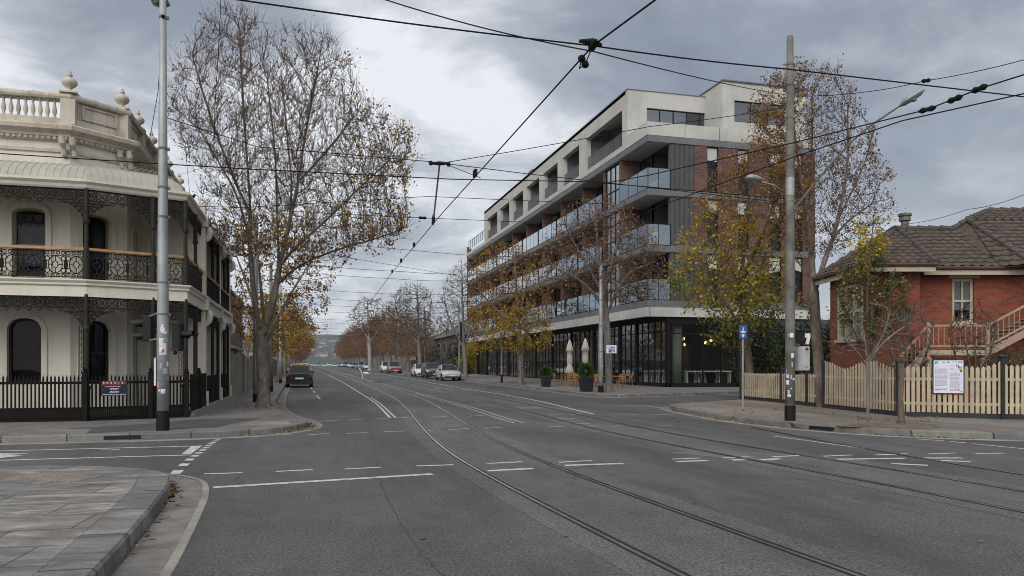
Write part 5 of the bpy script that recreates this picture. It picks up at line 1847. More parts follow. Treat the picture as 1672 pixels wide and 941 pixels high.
planter((14.5, 45.6, PH), 'small black planter with a clipped green shrub, farther along the cafe kerb', .28, .68, 2, .36)
planter((14.05, 37.3, PH), 'large black planter with a bushy green shrub beside the galvanised lamp post', .32, .76, 5, .40)
# ================================================================== RED BRICK HOUSE AND PICKET FENCE (right)
E1 = (CO, -SA); E2 = (SA, CO)                      # the house stands square to this turned plan
HF = ((0, 0, 0), E1, E2)
simple('stair_paint', (0.33, 0.235, 0.18), 0.75, 0.15, 2, 30, 0.05)
hs = thing('brick_house', 'red brick house with brown tiled hip roof and outside stair behind the picket fence', 'house', (*(Vector(E1) * 16 + Vector(E2) * 27), 0))
def hmb(): return MB(HF)
def hp(px, f, py): return ((px - 836) / F * f, f, H + (598 - py) * f / F)

FW = 24.0                                          # depth of the front wall
r0, r1 = hp(1425, FW - .8, 0)[0], hp(1502, FW - .8, 0)[0]    # the short projecting bay
rL = r0
wz = 4.42
m = hmb()
# front wall with its sash window, bay and side wall
wl0 = hp(1555, FW, 0)[0] - r1; wl1 = hp(1590, FW, 0)[0] - r1
wt, wbm = hp(1570, FW, 455)[2], hp(1570, FW, 528)[2]
class FrameWall:
    pass
def hwall(mb, p, q, z0, z1, ops, depth=.14, side=1):
    wall_open(mb, p, q, z0, z1, ops, depth, side)
hwall(m, (r1, FW), (r1 + 14, FW), 0, wz, [(wl0, wl1, wbm, wt, 0)])
hwall(m, (r1, FW - .8), (r1, FW), 0, wz, [], side=1)
hwall(m, (r0, FW - .8), (r1, FW - .8), 0, wz, [])
hwall(m, (r0, FW + 2.3), (r0, FW - .8), 0, wz, [(.7, 2.45, 2.35, 4.05, 0)], side=1)
m.face([(r0, FW + 2.3, 0), (r1 + 14, FW + 2.3, 0), (r1 + 14, FW + 2.3, wz), (r0, FW + 2.3, wz)])
m.build('wall', 'brick_house', hs)
def sash(u0, u1, z0, z1, f, name='window'):
    fr = hmb()
    for a, b in ((u0, u0 + .09), (u1 - .09, u1), ((u0 + u1) / 2 - .025, (u0 + u1) / 2 + .025)):
        fr.box(a, b, f + .05, f + .11, z0, z1)
    for a, b in ((z0, z0 + .09), (z1 - .09, z1), ((z0 + z1) / 2 - .035, (z0 + z1) / 2 + .035)):
        fr.box(u0, u1, f + .049, f + .112, a, b)
    fr.box(u0 - .06, u1 + .06, f - .06, f + .1, z0 - .09, z0 - .002)
    w_ = fr.build(name, 'pale_timber', hs)
    g = hmb(); g.face([(u0, f + .085, z0), (u1, f + .085, z0), (u1, f + .085, z1), (u0, f + .085, z1)]); g.build('pane', 'glass_old', w_)
    g = hmb(); g.face([(u0, f + .10, z0 + .42), (u1, f + .10, z0 + .42), (u1, f + .10, z1), (u0, f + .10, z1)]); g.build('blind', 'blind_white', w_)
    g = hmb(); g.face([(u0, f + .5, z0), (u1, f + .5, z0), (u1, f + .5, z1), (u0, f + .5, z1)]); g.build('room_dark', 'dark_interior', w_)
sash(r1 + wl0, r1 + wl1, wbm, wt, FW)
m = hmb(); m.box(r1 + wl0 - .12, r1 + wl1 + .16, FW - .03, FW + .01, wt + .01, wt + .28); m.build('lintel', 'pale_timber', hs)
# side window of the left wall
sw = hmb()
ya, yb = FW - .15, FW + 1.6
for y in (ya, (ya * 2 + yb) / 3, (ya + 2 * yb) / 3, yb):
    sw.box(r0 - .03, r0 + .1, y - .05, y + .05, 2.35, 4.05)
for z in (2.35, 3.2, 4.0): sw.box(r0 - .029, r0 + .1, ya, yb, z - .04, z + .05)
sw.box(r0 - .12, r0 + .02, ya - .1, yb + .1, 2.22, 2.32)
w_ = sw.build('side_window', 'pale_timber', hs)
g = hmb(); g.face([(r0 + .05, ya, 2.35), (r0 + .05, yb, 2.35), (r0 + .05, yb, 4.05), (r0 + .05, ya, 4.05)]); g.build('pane', 'glass_window', w_)
g = hmb(); g.face([(r0 + .3, ya, 2.3), (r0 + .3, yb, 2.3), (r0 + .3, yb, 4.1), (r0 + .3, ya, 4.1)]); g.build('curtain', 'blind_grey', w_)
# basement window of the bay and band course
m = hmb(); m.box(r0 - .04, r1 + .03, FW - .84, FW - .7, 1.25, 1.40); m.build('band_course', 'fibro_tan', hs)
sw = hmb(); sw.box(r0 + .15, r0 + .20, FW - .86, FW - .78, .3, 1.2); sw.box(r0 + .75, r0 + .8, FW - .86, FW - .78, .3, 1.2); sw.box(r0 + .15, r0 + .8, FW - .859, FW - .78, 1.15, 1.22)
w_ = sw.build('basement_window', 'pale_timber', hs)
g = hmb(); g.face([(r0 + .15, FW - .82, .3), (r0 + .8, FW - .82, .3), (r0 + .8, FW - .82, 1.2), (r0 + .15, FW - .82, 1.2)]); g.build('pane', 'glass_old', w_)

# ---- tiled roof
def tile_plane(mb, poly, tile=0.30, row=0.34):
    """a plane of interlocking tiles clipped to a convex polygon; its first edge is the eave"""
    P = [Vector(p) for p in poly]
    e = (P[1] - P[0]).normalized()
    nrm = e.cross(P[2] - P[0]).normalized()
    if nrm.z < 0: nrm = -nrm
    up = nrm.cross(e).normalized()
    if up.z < 0: up = -up
    us = [(p - P[0]).dot(e) for p in P]; vs = [(p - P[0]).dot(up) for p in P]
    u0, u1, v1 = min(us), max(us), max(vs)
    bm = bmesh.new()
    nu = int((u1 - u0) / (tile / 6)) + 1
    rows = int(v1 / row) + 1
    grid = []
    for r_ in range(rows):
        for v, lift in ((r_ * row, .045), ((r_ + 1) * row - .004, .005)):
            line = []
            for i in range(nu + 1):
                u = u0 + (u1 - u0) * i / nu
                ph = 2 * math.pi * u / tile
                h = lift + .017 * (math.cos(ph) + .35 * math.cos(2 * ph + .6))
                line.append(bm.verts.new(P[0] + e * u + up * v + nrm * h))
            grid.append(line)
    for a, b in zip(grid, grid[1:]):
        for i in range(nu):
            bm.faces.new((a[i], a[i + 1], b[i + 1], b[i]))
    cen = sum(P, Vector()) / len(P)
    for a, b in zip(P, P[1:] + P[:1]):
        n = (b - a).cross(nrm).normalized()
        if n.dot(cen - a) > 0: n = -n
        bmesh.ops.bisect_plane(bm, geom=bm.verts[:] + bm.edges[:] + bm.faces[:], plane_co=a, plane_no=n, clear_outer=True, dist=1e-5)
    base = {}
    for v in bm.verts:
        base[v] = mb.P(tuple(v.co))
    for f in bm.faces:
        mb.f.append([base[v] for v in f.verts])
    bm.free()
    # the board under the tiles
    mb.face([tuple(p - nrm * .02) for p in P])

ez = 4.5; ov = .5
eL = r0 - .38; fF = FW - ov; fB = FW - .8 - ov
A = hp(1473, FW + 3.4, 375)                       # left end of the ridge
A = (r0 + 2.35, FW + 2.6, H + 223 * (FW + 2.6) / F)
Rr = (A[0] + 6.0, A[1], A[2])
rf = hmb()
c_bl = (eL, fB, ez); c_br = (r1 + .25, fB, ez)
bay_top = (A[0], A[1] - .25, A[2] - .02)
tile_plane(rf, [c_bl, c_br, bay_top])                                        # hip end of the bay
tile_plane(rf, [(r1 + .25, fF, ez), (r1 + 9, fF, ez), (r1 + 9, A[1], A[2]), A])     # front slope
rf.face([c_br, (r1 + .25, fF, ez), A])
tile_plane(rf, [(eL, FW + 2.7, ez), c_bl, A])           # left slope
rf.face([(eL, FW + 2.7, ez), A, Rr, (r1 + 9, FW + 2.7, ez)])
# higher roof behind to the right
pk2 = hp(1580, 26.5, 360); e2 = hp(1690, 22.9, 433); k2 = hp(1615, 28.0, 345)
vb = (hp(1632, FW - .5, 0)[0], FW - .5, ez); vt_ = hp(1556, A[1], 375)
tile_plane(rf, [vb, e2, pk2]); tile_plane(rf, [vb, pk2, vt_])
tile_plane(rf, [e2, (e2[0] + 7, e2[1], e2[2]), (pk2[0] + 8, pk2[1], pk2[2]), pk2])
tile_plane(rf, [pk2, (pk2[0] + 8, pk2[1], pk2[2]), (k2[0] + 7, k2[1], k2[2]), k2])
rf.face([vt_, pk2, k2])
rf.build('roof', 'roof_tile', hs)
rg = hmb()
def ridge(a, b):
    a, b = Vector(a), Vector(b)
    n = max(2, int((b - a).length / .38))
    for k in range(n):
        p, q = a.lerp(b, k / n), a.lerp(b, (k + 1.12) / n)
        rg.tube([p + Vector((0, 0, .045)), q + Vector((0, 0, .02))], [.105, .085], 10)
ridge(c_bl, A); ridge(c_br, bay_top); ridge(A, Rr); ridge(A, (eL, FW + 2.7, ez)); ridge(e2, pk2); ridge(pk2, k2); ridge(k2, (k2[0] + 6, k2[1], k2[2])); ridge(vt_, pk2)
rg.build('ridge_tiles', 'ridge_tile', hs)
gt = hmb()
gt.tube([(eL - .02, FW + 2.7, ez - .03), (eL - .02, fB - .02, ez - .03), (r1 + .25, fB - .02, ez - .03), (r1 + .25, fF - .02, ez - .03), (r1 + 14, fF - .02, ez - .03)], .055, 8)
gt.build('gutter', 'gutter_red', hs)
sf = hmb()
sf.face([(eL, FW + 2.7, ez - .1), (eL, fB, ez - .1), (r0, fB, ez - .1), (r0, FW + 2.7, ez - .1)])
sf.face([(eL, fB, ez - .1), (r1 + .25, fB, ez - .1), (r1 + .25, FW, ez - .1), (eL, FW, ez - .1)])
sf.face([(r1 + .25, fF, ez - .1), (r1 + 14, fF, ez - .1), (r1 + 14, FW, ez - .1), (r1 + .25, FW, ez - .1)])
sf.box(r1 + .3, r1 + 14, fF + .03, fF + .06, ez - .24, ez - .08); sf.box(eL + .03, r1 + .22, fB + .03, fB + .06, ez - .24, ez - .08); sf.box(eL + .03, eL + .06, fB, FW + 2.7, ez - .24, ez - .08)
sf.build('fascia', 'pale_timber', hs)
dp = hmb(); dp.tube([(r1 + .12, FW - .12, ez - .1), (r1 + .12, FW - .12, .2)], .05, 8); dp.build('downpipe', 'gutter_red', hs)
vt = hmb()
vp = hp(1477.5, A[1] + .9, 378)
vt.lathe((vp[0], vp[1], vp[2] - .25), [(.16, 0), (.14, .1), (.13, .6), (.20, .63), (.20, .72), (.17, .76), (.23, .80), (.23, .88), (.0, .92)], 14)
vt.build('flue', 'concrete', hs)

# ---- outside stair and landing
sr = thing('stair_landing', 'timber stair with cream handrails and landing in front of the red brick house', 'stair', (*(Vector(E1) * 13.2 + Vector(E2) * 22.6), 0))
fS = 22.4
la, lb = hp(1515, fS, 0)[0], hp(1612, fS, 0)[0]
zl = H + (598 - 572) * fS / F
m = hmb(); m.box(la, lb, fS, fS + 1.3, zl - .15, zl); m.build('landing', 'pale_timber', sr)
m = hmb()
for x in (la + .06, lb - .06):
    m.box(x - .06, x + .06, fS + .02, fS + .14, 0, zl - .22)
m.build('post', 'pale_timber', sr)
zr = H + (598 - 532) * fS / F
def flight(p0, p1, zr0, zr1):
    a, b = Vector(p0), Vector(p1)
    n = 14
    st = hmb()
    for k in range(n):
        q = a.lerp(b, (k + .5) / n); st.box(q.x - .14, q.x + .14, fS + .1, fS + 1.2, q.z - .03, q.z + .01)
    st.beam(a + Vector((0, .05, -.1)), b + Vector((0, .05, -.1)), .05, .2); st.beam(a + Vector((0, 1.2, -.1)), b + Vector((0, 1.2, -.1)), .05, .2)
    st.build('flight', 'stair_paint', sr)
    rr = hmb()
    up = Vector((0, 0, zr - zl))
    rr.beam(a + up, b + up, .05, .055); rr.beam(a + Vector((0, 0, .12)), b + Vector((0, 0, .12)), .04, .05)
    nb_ = max(3, int((b - a).length / .17))
    for k in range(nb_ + 1):
        q = a.lerp(b, k / nb_); rr.beam(q + Vector((0, 0, .1)), q + up, .02, .02)
    rr.build('handrail', 'stair_paint', sr)
flight((la, fS, zl), (la - 1.45, fS, .3), zr, 1.5)
flight((lb, fS, zl), (lb + 3.0, fS, zl + 1.6), zr, 3)
rr = hmb()
rr.beam((la, fS, zr), (lb, fS, zr), .05, .055); rr.beam((la, fS, zl + .12), (lb, fS, zl + .12), .04, .05)
n = int((lb - la) / .15)
for k in range(n + 1):
    x = la + (lb - la) * k / n; rr.beam((x, fS, zl + .1), (x, fS, zr), .02, .02)
rr.build('handrail', 'stair_paint', sr)
m = hmb()
for x in (la, lb): m.box(x - .05, x + .05, fS - .05, fS + .05, zl - .3, zr + .1)
m.build('newel_post', 'stair_paint', sr)

# ---- cream picket fence, swept between charcoal posts
pf = thing('picket_fence', 'cream timber picket fence with charcoal posts round the red brick house', 'fence', (15.2, 17, PH))
corner = [G(1212, 651.5, PH), G(1279, 658, PH), G(1321, 663, PH), G(1348, 666, PH), G(1470, 680, PH), G(1637, 684.5, PH), G(1800, 688, PH)]
tops = [(1.22, 1.18, 1.22), (1.20, 1.17, 1.20), (1.22, 1.2, 1.22), (1.58, 1.38, 1.62), (1.46, 1.44, 1.62), (1.5, 1.44, 1.6)]
for i, (a, b) in enumerate(zip(corner, corner[1:])):
    p, q = (a.x, a.y), (b.x, b.y)
    L = (Vector(q) - Vector(p)).length
    if i == 2:
        L *= .45
        q = seg_pt(p, q, L)
    mb = MB()
    sp_ = 0.118 if i >= 4 else 0.155
    n = int(L / sp_)
    d = (Vector(q) - Vector(p)).normalized(); nn = Vector((d.y, -d.x))
    w2 = .040 if i >= 4 else .042
    for k in range(n):
        u = (k + .5) * L / n
        s = u / L
        t0, tm, t1 = tops[i]
        if i == 3:       # two sweeps
            s2 = (s * 2) % 1.0 if s < .58 else (s - .58) / .42
            zt = tm + (max(t0, t1) - tm) * (abs(math.cos(math.pi * min(1, s / .66))) ** 1.6 if s < .66 else (abs(math.cos(math.pi * (s - .66) / .34 / 2 )) ** 1.5) * .95)
        else:
            zt = t0 + (t1 - t0) * s - (min(t0, t1) - tm) * math.sin(math.pi * s)
            if i == 4 and s > .75: zt = tm + (t1 - tm) * ((s - .75) / .25) ** 2
            elif i == 4: zt = tm + .02
        zt += rng.uniform(-.008, .008)
        lean = rng.uniform(-.006, .006)
        a_, b_, c_ = seg_pt(p, q, u - w2, .07), seg_pt(p, q, u + w2, .07), seg_pt(p, q, u, .07)
        th = nn * .02
        lo = PH + .13
        pr = [(a_[0], a_[1], lo), (b_[0], b_[1], lo), (b_[0] + lean, b_[1], zt - .055), (c_[0] + lean, c_[1], zt), (a_[0] + lean, a_[1], zt - .055)]
        fr = [mb.P(x) for x in pr]; bk = [mb.P((x[0] - th.x, x[1] - th.y, x[2])) for x in pr]
        mb.f.append(fr); mb.f.append(bk[::-1])
        for j in range(5): mb.f.append([fr[j], bk[j], bk[(j + 1) % 5], fr[(j + 1) % 5]])
    mb.wallbox(p, q, PH + .32, PH + .39, 0, .045); mb.wallbox(p, q, 1.08, 1.15, 0, .045)
    mb.build('picket_panel', 'picket_cream', pf)
    mb = MB(); mb.wallbox(p, q, PH - .02, PH + .15, .0, .05); mb.build('plinth_board', 'charcoal_post', pf)
for i, c in enumerate(corner[:6]):
    m = MB()
    w_ = .085; zt = [1.36, 1.30, 1.34, 1.52, 1.62, 1.66][i]
    m.box(c.x - w_, c.x + w_, c.y - w_, c.y + w_, PH - .05, zt)
    m.lathe((c.x, c.y, zt), [(.10, 0), (.115, .02), (.115, .045), (.06, .075), (.0, .09)], 12)
    m.build('fence_post', 'charcoal_post', pf, bevel=.008)

# ---- information poster on the fence
p, q = (corner[4].x, corner[4].y), (corner[5].x, corner[5].y)
pb = thing('notice_poster', 'white printed poster in a dark frame fixed to the cream picket fence', 'poster', (*seg_pt(p, q, 1, .12), 1.0))
ua, ub = u_on(1522.5, p, q), u_on(1574.5, p, q)
dd = (Vector(seg_pt(p, q, (ua + ub) / 2))).dot(Vector(E2))
za, zb_ = H + (598 - 643.5) * dd / F, H + (598 - 587) * dd / F
m = MB(); m.wallbox(seg_pt(p, q, ua), seg_pt(p, q, ub), za, zb_, .075, .10); m.build('frame', 'charcoal_post', pb)
W0, H0 = ub - ua, zb_ - za
def pst(mb, x0, x1, y0, y1, t=.1045):
    mb.wallbox(seg_pt(p, q, ua + W0 * x0), seg_pt(p, q, ua + W0 * x1), za + H0 * y0, za + H0 * y1, t - .003, t)
m = MB(); pst(m, .035, .965, .03, .97, .103); m.build('sheet', 'poster_white', pb)
ink = {k: MB() for k in ('ink_grey', 'ink_dark', 'ink_red', 'ink_teal', 'ink_violet', 'ink_yellow')}
def para(col, x0, x1, y, h=.012, key='ink_grey'):
    x = x0
    while x < x1 - .02:
        l_ = rng.uniform(.02, .06); pst(ink[key], x, min(x1, x + l_), y, y + h); x += l_ + .012
for k in range(22):
    y = .72 - k * .023
    if k in (7, 13): continue
    para(0, .08, rng.uniform(.40, .50), y)
para(0, .09, .2, .77, .02, 'ink_red'); para(0, .09, .32, .235, .014, 'ink_red'); para(0, .08, .26, .10, .04, 'ink_red'); para(0, .08, .46, .16, .012); para(0, .26, .46, .12, .014, 'ink_dark')
for k in range(20):
    y = .60 - k * .022
    if k in (5, 10): continue
    para(0, .55, rng.uniform(.85, .92), y)
para(0, .55, .72, .80, .02, 'ink_grey'); para(0, .56, .66, .74, .016, 'ink_red'); para(0, .56, .66, .70, .016, 'ink_red'); para(0, .68, .9, .10, .06, 'ink_red'); para(0, .55, .66, .09, .05, 'ink_grey')
pst(ink['ink_teal'], .07, .18, .885, .945); pst(ink['ink_teal'], .05, .13, .86, .885)
for a, b in ((.33, .38), (.45, .49), (.50, .54)): pst(ink['ink_dark'], a, b, .905, .935)
pst(ink['ink_violet'], .80, .94, .895, .94); pst(ink['ink_violet'], .62, .78, .92, .94)
pst(ink['ink_yellow'], .82, .93, .70, .80); pst(ink['ink_dark'], .80, .84, .74, .82, .106); pst(ink['ink_dark'], .87, .92, .63, .70, .106); pst(ink['ink_yellow'], .84, .9, .655, .7, .105)
pst(ink['ink_grey'], .74, .78, .78, .86); pst(ink['ink_dark'], .69, .75, .63, .645); pst(ink['ink_dark'], .89, .92, .06, .09)
for k, v in ink.items():
    o = v.build('printing', k, pb)

# ================================================================== HOUSES AND FENCES FARTHER UP THE RIGHT SIDE
def hip_house(name, label, x0, x1, y0, y1, wall_h, roof_h, wmat, rmat, wins=()):
    z = gz(y0)
    t = thing(name, label, 'house', ((x0 + x1) / 2, (y0 + y1) / 2, z))
    m = MB(); m.box(x0, x1, y0, y1, z, z + wall_h); m.build('wall', wmat, t)
    o = .5
    a, b, c, d = (x0 - o, y0 - o, z + wall_h), (x1 + o, y0 - o, z + wall_h), (x1 + o, y1 + o, z + wall_h), (x0 - o, y1 + o, z + wall_h)
    w2 = min(x1 - x0, y1 - y0) / 2
    if (x1 - x0) > (y1 - y0): e, f = (x0 + w2, (y0 + y1) / 2, z + wall_h + roof_h), (x1 - w2, (y0 + y1) / 2, z + wall_h + roof_h); fs = [[a, b, f, e], [b, c, f], [c, d, e, f], [d, a, e]]
    else: e, f = ((x0 + x1) / 2, y0 + w2, z + wall_h + roof_h), ((x0 + x1) / 2, y1 - w2, z + wall_h + roof_h); fs = [[a, b, e], [b, c, f, e], [c, d, f], [d, a, e, f]]
    m = MB()
    for q in fs: m.face(q)
    m.face([a, d, c, b]); r_ = m.build('roof', rmat, t)
    m = MB(); m.tube([e, f], .12, 8); m.lathe((e[0], e[1], e[2]), [(.2, 0), (.3, .3), (.12, .5), (.0, .9)], 8); m.build('ridge_cap', 'ridge_tile', r_)
    for (wx0, wx1, wz0, wz1, side) in wins:
        fr = MB(); g = MB()
        if side == 'x':
            fr.box(x0 - .05, x0 - .01, wx0, wx1, z + wz0, z + wz1); g.box(x0 - .07, x0 - .052, wx0 + .08, wx1 - .08, z + wz0 + .08, z + wz1 - .08)
        else:
            fr.box(wx0, wx1, y0 - .05, y0 - .01, z + wz0, z + wz1); g.box(wx0 + .08, wx1 - .08, y0 - .07, y0 - .052, z + wz0 + .08, z + wz1 - .08)
        w_ = fr.build('window', 'pale_timber', t); g.build('pane', 'glass_car', w_)
    return t
hip_house('slate_house', 'dark two-storey house with a grey hipped roof beyond the apartment block', 21.0, 33, 106, 128, 5.6, 4.0, 'dark_brickwork', 'slate_roof',
          [(108, 110, 3.2, 4.8, 'x'), (112, 114, 3.2, 4.8, 'x'), (117, 119, 3.2, 4.8, 'x'), (122, 124, 3.2, 4.8, 'x'), (23, 25, 3.2, 4.8, 'y'), (27, 29, 3.2, 4.8, 'y')])
hip_house('brick_villa', 'red brick house half hidden by street trees beyond the slate-roofed house', 21.5, 31, 140, 154, 4.8, 3.0, 'brick_apartment', 'roof_tile', [(142, 144, 2.6, 4, 'x'), (148, 150, 2.6, 4, 'x')])
hip_house('pale_villa', 'pale rendered house far up the right side among bare trees', 21.5, 31, 172, 186, 4.2, 3.0, 'house_render', 'slate_roof', [(175, 177, 1.6, 3, 'x')])
df = thing('dark_fence', 'charcoal timber fence along the right footpath beyond the apartment block', 'fence', (20, 110, 0))
m = MB(); 
y = 96.2
while y < 150:
    m.box(20.0, 20.04, y, y + .17, gz(y) + .1, gz(y) + 2.1 + .02 * math.sin(y)); y += .18
m.build('board_panel', 'fence_dark_timber', df)
for k in range(18):
    m = MB(); y = 96.3 + 3 * k; m.box(19.93, 20.0, y - .06, y + .06, gz(y) + .1, gz(y) + 2.25); m.build('fence_post', 'fence_dark_timber', df)
lf2 = thing('paling_fence', 'weathered pale paling fence far up the right footpath', 'fence', (20, 230, gz(230)))
m = MB(); y = 150.0
while y < 330:
    yb = min(y + 6, 330)
    m.hexa([(20.0, y, gz(y) + .1), (20.1, y, gz(y) + .1), (20.1, yb, gz(yb) + .1), (20.0, yb, gz(yb) + .1)],
           [(20.0, y, gz(y) + 2.0), (20.1, y, gz(y) + 2.0), (20.1, yb, gz(yb) + 2.0), (20.0, yb, gz(yb) + 2.0)]); y += 6
m.build('paling_panel', 'fibro_tan', lf2)
# ================================================================== TREES
def resample(pl, step):
    pl = [Vector(p) for p in pl]
    out = [pl[0]]
    for a, b in zip(pl, pl[1:]):
        n = max(1, int(round((b - a).length / step)))
        out += [a.lerp(b, (k + 1) / n) for k in range(n)]
    return out

def smooth3(pl, n=2):
    pl = [Vector(p) for p in pl]
    for _ in range(n):
        q = [pl[0]]
        for a, b in zip(pl, pl[1:]):
            q += [a * .75 + b * .25, a * .25 + b * .75]
        q.append(pl[-1]); pl = q
    return pl

def grow(seed, skel, attr, step=.28, kill=.5, infl=4.0, iters=70, up=.12, jit=.12):
    rng = np.random.default_rng(seed)
    pos, par = [], []
    for i, pl in enumerate(skel):
        pts_ = resample(smooth3(pl), step)
        if i == 0:
            prev = -1
        else:
            d = [(Vector(p) - pts_[0]).length for p in pos]
            prev = int(np.argmin(d)); pts_ = pts_[1:]
        for p in pts_:
            pos.append(tuple(p)); par.append(prev); prev = len(pos) - 1
    pos = [np.array(p) for p in pos]
    A = np.asarray(attr, float)
    P = np.array(pos)
    dist = np.full(len(A), 1e9); near = np.zeros(len(A), int)
    def update(start):
        Q = np.array(pos[start:])
        for s in range(0, len(Q), 256):
            D = np.linalg.norm(A[:, None, :] - Q[None, s:s + 256, :], axis=2)
            k = D.argmin(1); dm = D[np.arange(len(A)), k]
            better = dm < dist
            dist[better] = dm[better]; near[better] = k[better] + start + s
    update(0)
    nch = {}
    for it in range(iters):
        alive = dist > kill
        A = A[alive]; dist = dist[alive]; near = near[alive]
        if len(A) == 0: break
        use = dist < infl
        if not use.any(): use = dist < dist.min() * 1.3
        start = len(pos)
        vec = A[use] - np.array(pos)[near[use]]
        vec /= np.linalg.norm(vec, axis=1)[:, None]
        ids = near[use]
        order = np.argsort(ids); ids = ids[order]; vec = vec[order]
        uq, st = np.unique(ids, return_index=True)
        sums = np.add.reduceat(vec, st, axis=0)
        for nid, sv in zip(uq, sums):
            if nch.get(nid, 0) >= 3: continue
            pd = pos[nid] - pos[par[nid]] if par[nid] >= 0 else np.array([0, 0, 1.0])
            d = sv / (np.linalg.norm(sv) + 1e-9) + pd / (np.linalg.norm(pd) + 1e-9) * .35 + np.array([0, 0, up]) + rng.normal(0, jit, 3)
            d /= np.linalg.norm(d)
            pos.append(pos[nid] + d * step); par.append(int(nid)); nch[nid] = nch.get(nid, 0) + 1
        if len(pos) == start: break
        update(start)
    return np.array(pos), np.array(par)

def tree(name, label, base, skel, attr, seed, r_base, r_tip=.006, step=.28, kill=.5, infl=4.0, iters=70, up=.12, jit=.12,
         twigs=2, twig_len=.35, leaves=None, bark='bark_plane', twig_mat='bark_twig', group=None, cat='tree', thick=.035, limb=1.0, twig_up=.25):
    rng = np.random.default_rng(seed + 100)
    t = thing(name, label, cat, base, group)
    pos, par = grow(seed, skel, attr, step, kill, infl, iters, up, jit)
    n = len(pos)
    kids = [[] for _ in range(n)]
    for i in range(n):
        if par[i] >= 0: kids[par[i]].append(i)
    tips = np.zeros(n)
    def radii(p):
        r = np.zeros(n)
        for i in range(n - 1, -1, -1):
            if not kids[i]: r[i] = r_tip
            else: r[i] = max(sum(r[c] ** p for c in kids[i]) ** (1 / p), r_tip)
        return r
    lo, hi = 1.3, 4.5
    for _ in range(18):
        p = (lo + hi) / 2
        r = radii(p)
        if r[0] > r_base: lo = p
        else: hi = p
    # limbs leaner than the bole
    if limb < 1:
        for i in range(n):
            s_ = max(0.0, min(1.0, (r_base - r[i]) / r_base * 2.2)) * max(0.0, min(1.0, (r[i] - r_tip) / .05))
            r[i] *= 1 - (1 - limb) * s_
    # root flare
    for i in range(min(6, n)):
        hgt = pos[i][2] - pos[0][2]
        if hgt < .5: r[i] *= 1 + .45 * (1 - hgt / .5) ** 2
    big, small = MB(), MB()
    stack = [(0, None)]
    while stack:
        i, start = stack.pop()
        pts_, rr = [], []
        if start is not None:
            pts_.append(pos[start]); rr.append(min(r[i] * 1.15, r[start]))
        j = i
        while True:
            pts_.append(pos[j]); rr.append(r[j])
            if not kids[j]: break
            ks = sorted(kids[j], key=lambda c: -r[c])
            for c in ks[1:]: stack.append((c, j))
            j = ks[0]
        if len(pts_) < 2: continue
        R0 = max(rr)
        k = 12 if R0 > .12 else 8 if R0 > .05 else 5 if R0 > .018 else 3
        # let thick limbs carry on as thin ones in the crown mesh
        cut = len(pts_)
        if R0 > thick:
            for q, v in enumerate(rr):
                if v < thick * .6: cut = max(q, 2); break
            big.tube([Vector(x) for x in pts_[:cut]], rr[:cut], k)
            if cut < len(pts_) - 1: small.tube([Vector(x) for x in pts_[cut - 1:]], rr[cut - 1:], 5, False)
        else:
            small.tube([Vector(x) for x in pts_], rr, k, False)
    ends = []
    thin = [i for i in range(n) if r[i] < max(.022, r_tip * 1.7) and par[i] >= 0]
    for i in thin:
        d0 = pos[i] - pos[par[i]]; d0 /= np.linalg.norm(d0) + 1e-9
        k = twigs if kids[i] else twigs + 1
        for _ in range(rng.poisson(k)):
            d = d0 * .7 + rng.normal(0, .55, 3) + np.array([0, 0, twig_up]); d /= np.linalg.norm(d)
            l_ = twig_len * rng.uniform(.4, 1.25)
            mid = pos[i] + d * l_ * .5 + rng.normal(0, .02, 3)
            e = pos[i] + d * l_ + np.array([0, 0, .04]) + rng.normal(0, .03, 3)
            small.tube([Vector(pos[i]), Vector(mid), Vector(e)], [r_tip * .9, r_tip * .7, r_tip * .45], 3, False)
            ends.append(mid); ends.append(e)
    big.build('trunk', bark, t, smooth=True)
    if small.v: small.build('crown', twig_mat, t, smooth=True)
    if leaves:
        ends = np.array(ends)
        for mat_, count, size, fn in leaves:
            wgt = np.array([fn(e) for e in ends]) if fn else np.ones(len(ends))
            # leaves hang on in clumps
            cell = np.floor(ends / .55).astype(int)
            hsh = np.abs(np.sin(cell[:, 0] * 12.9898 + cell[:, 1] * 78.233 + cell[:, 2] * 37.719 + len(mat_)) * 43758.5453) % 1.0
            wgt = wgt * (hsh ** 2.5 + .03)
            if wgt.sum() <= 0: continue
            idx = rng.choice(len(ends), size=count, p=wgt / wgt.sum())
            q = ends[idx] + rng.normal(0, size * .8, (count, 3))
            leaf_quads(q, size, mat_, 'foliage', t, seed=seed + 5, droop=.5)
    return t

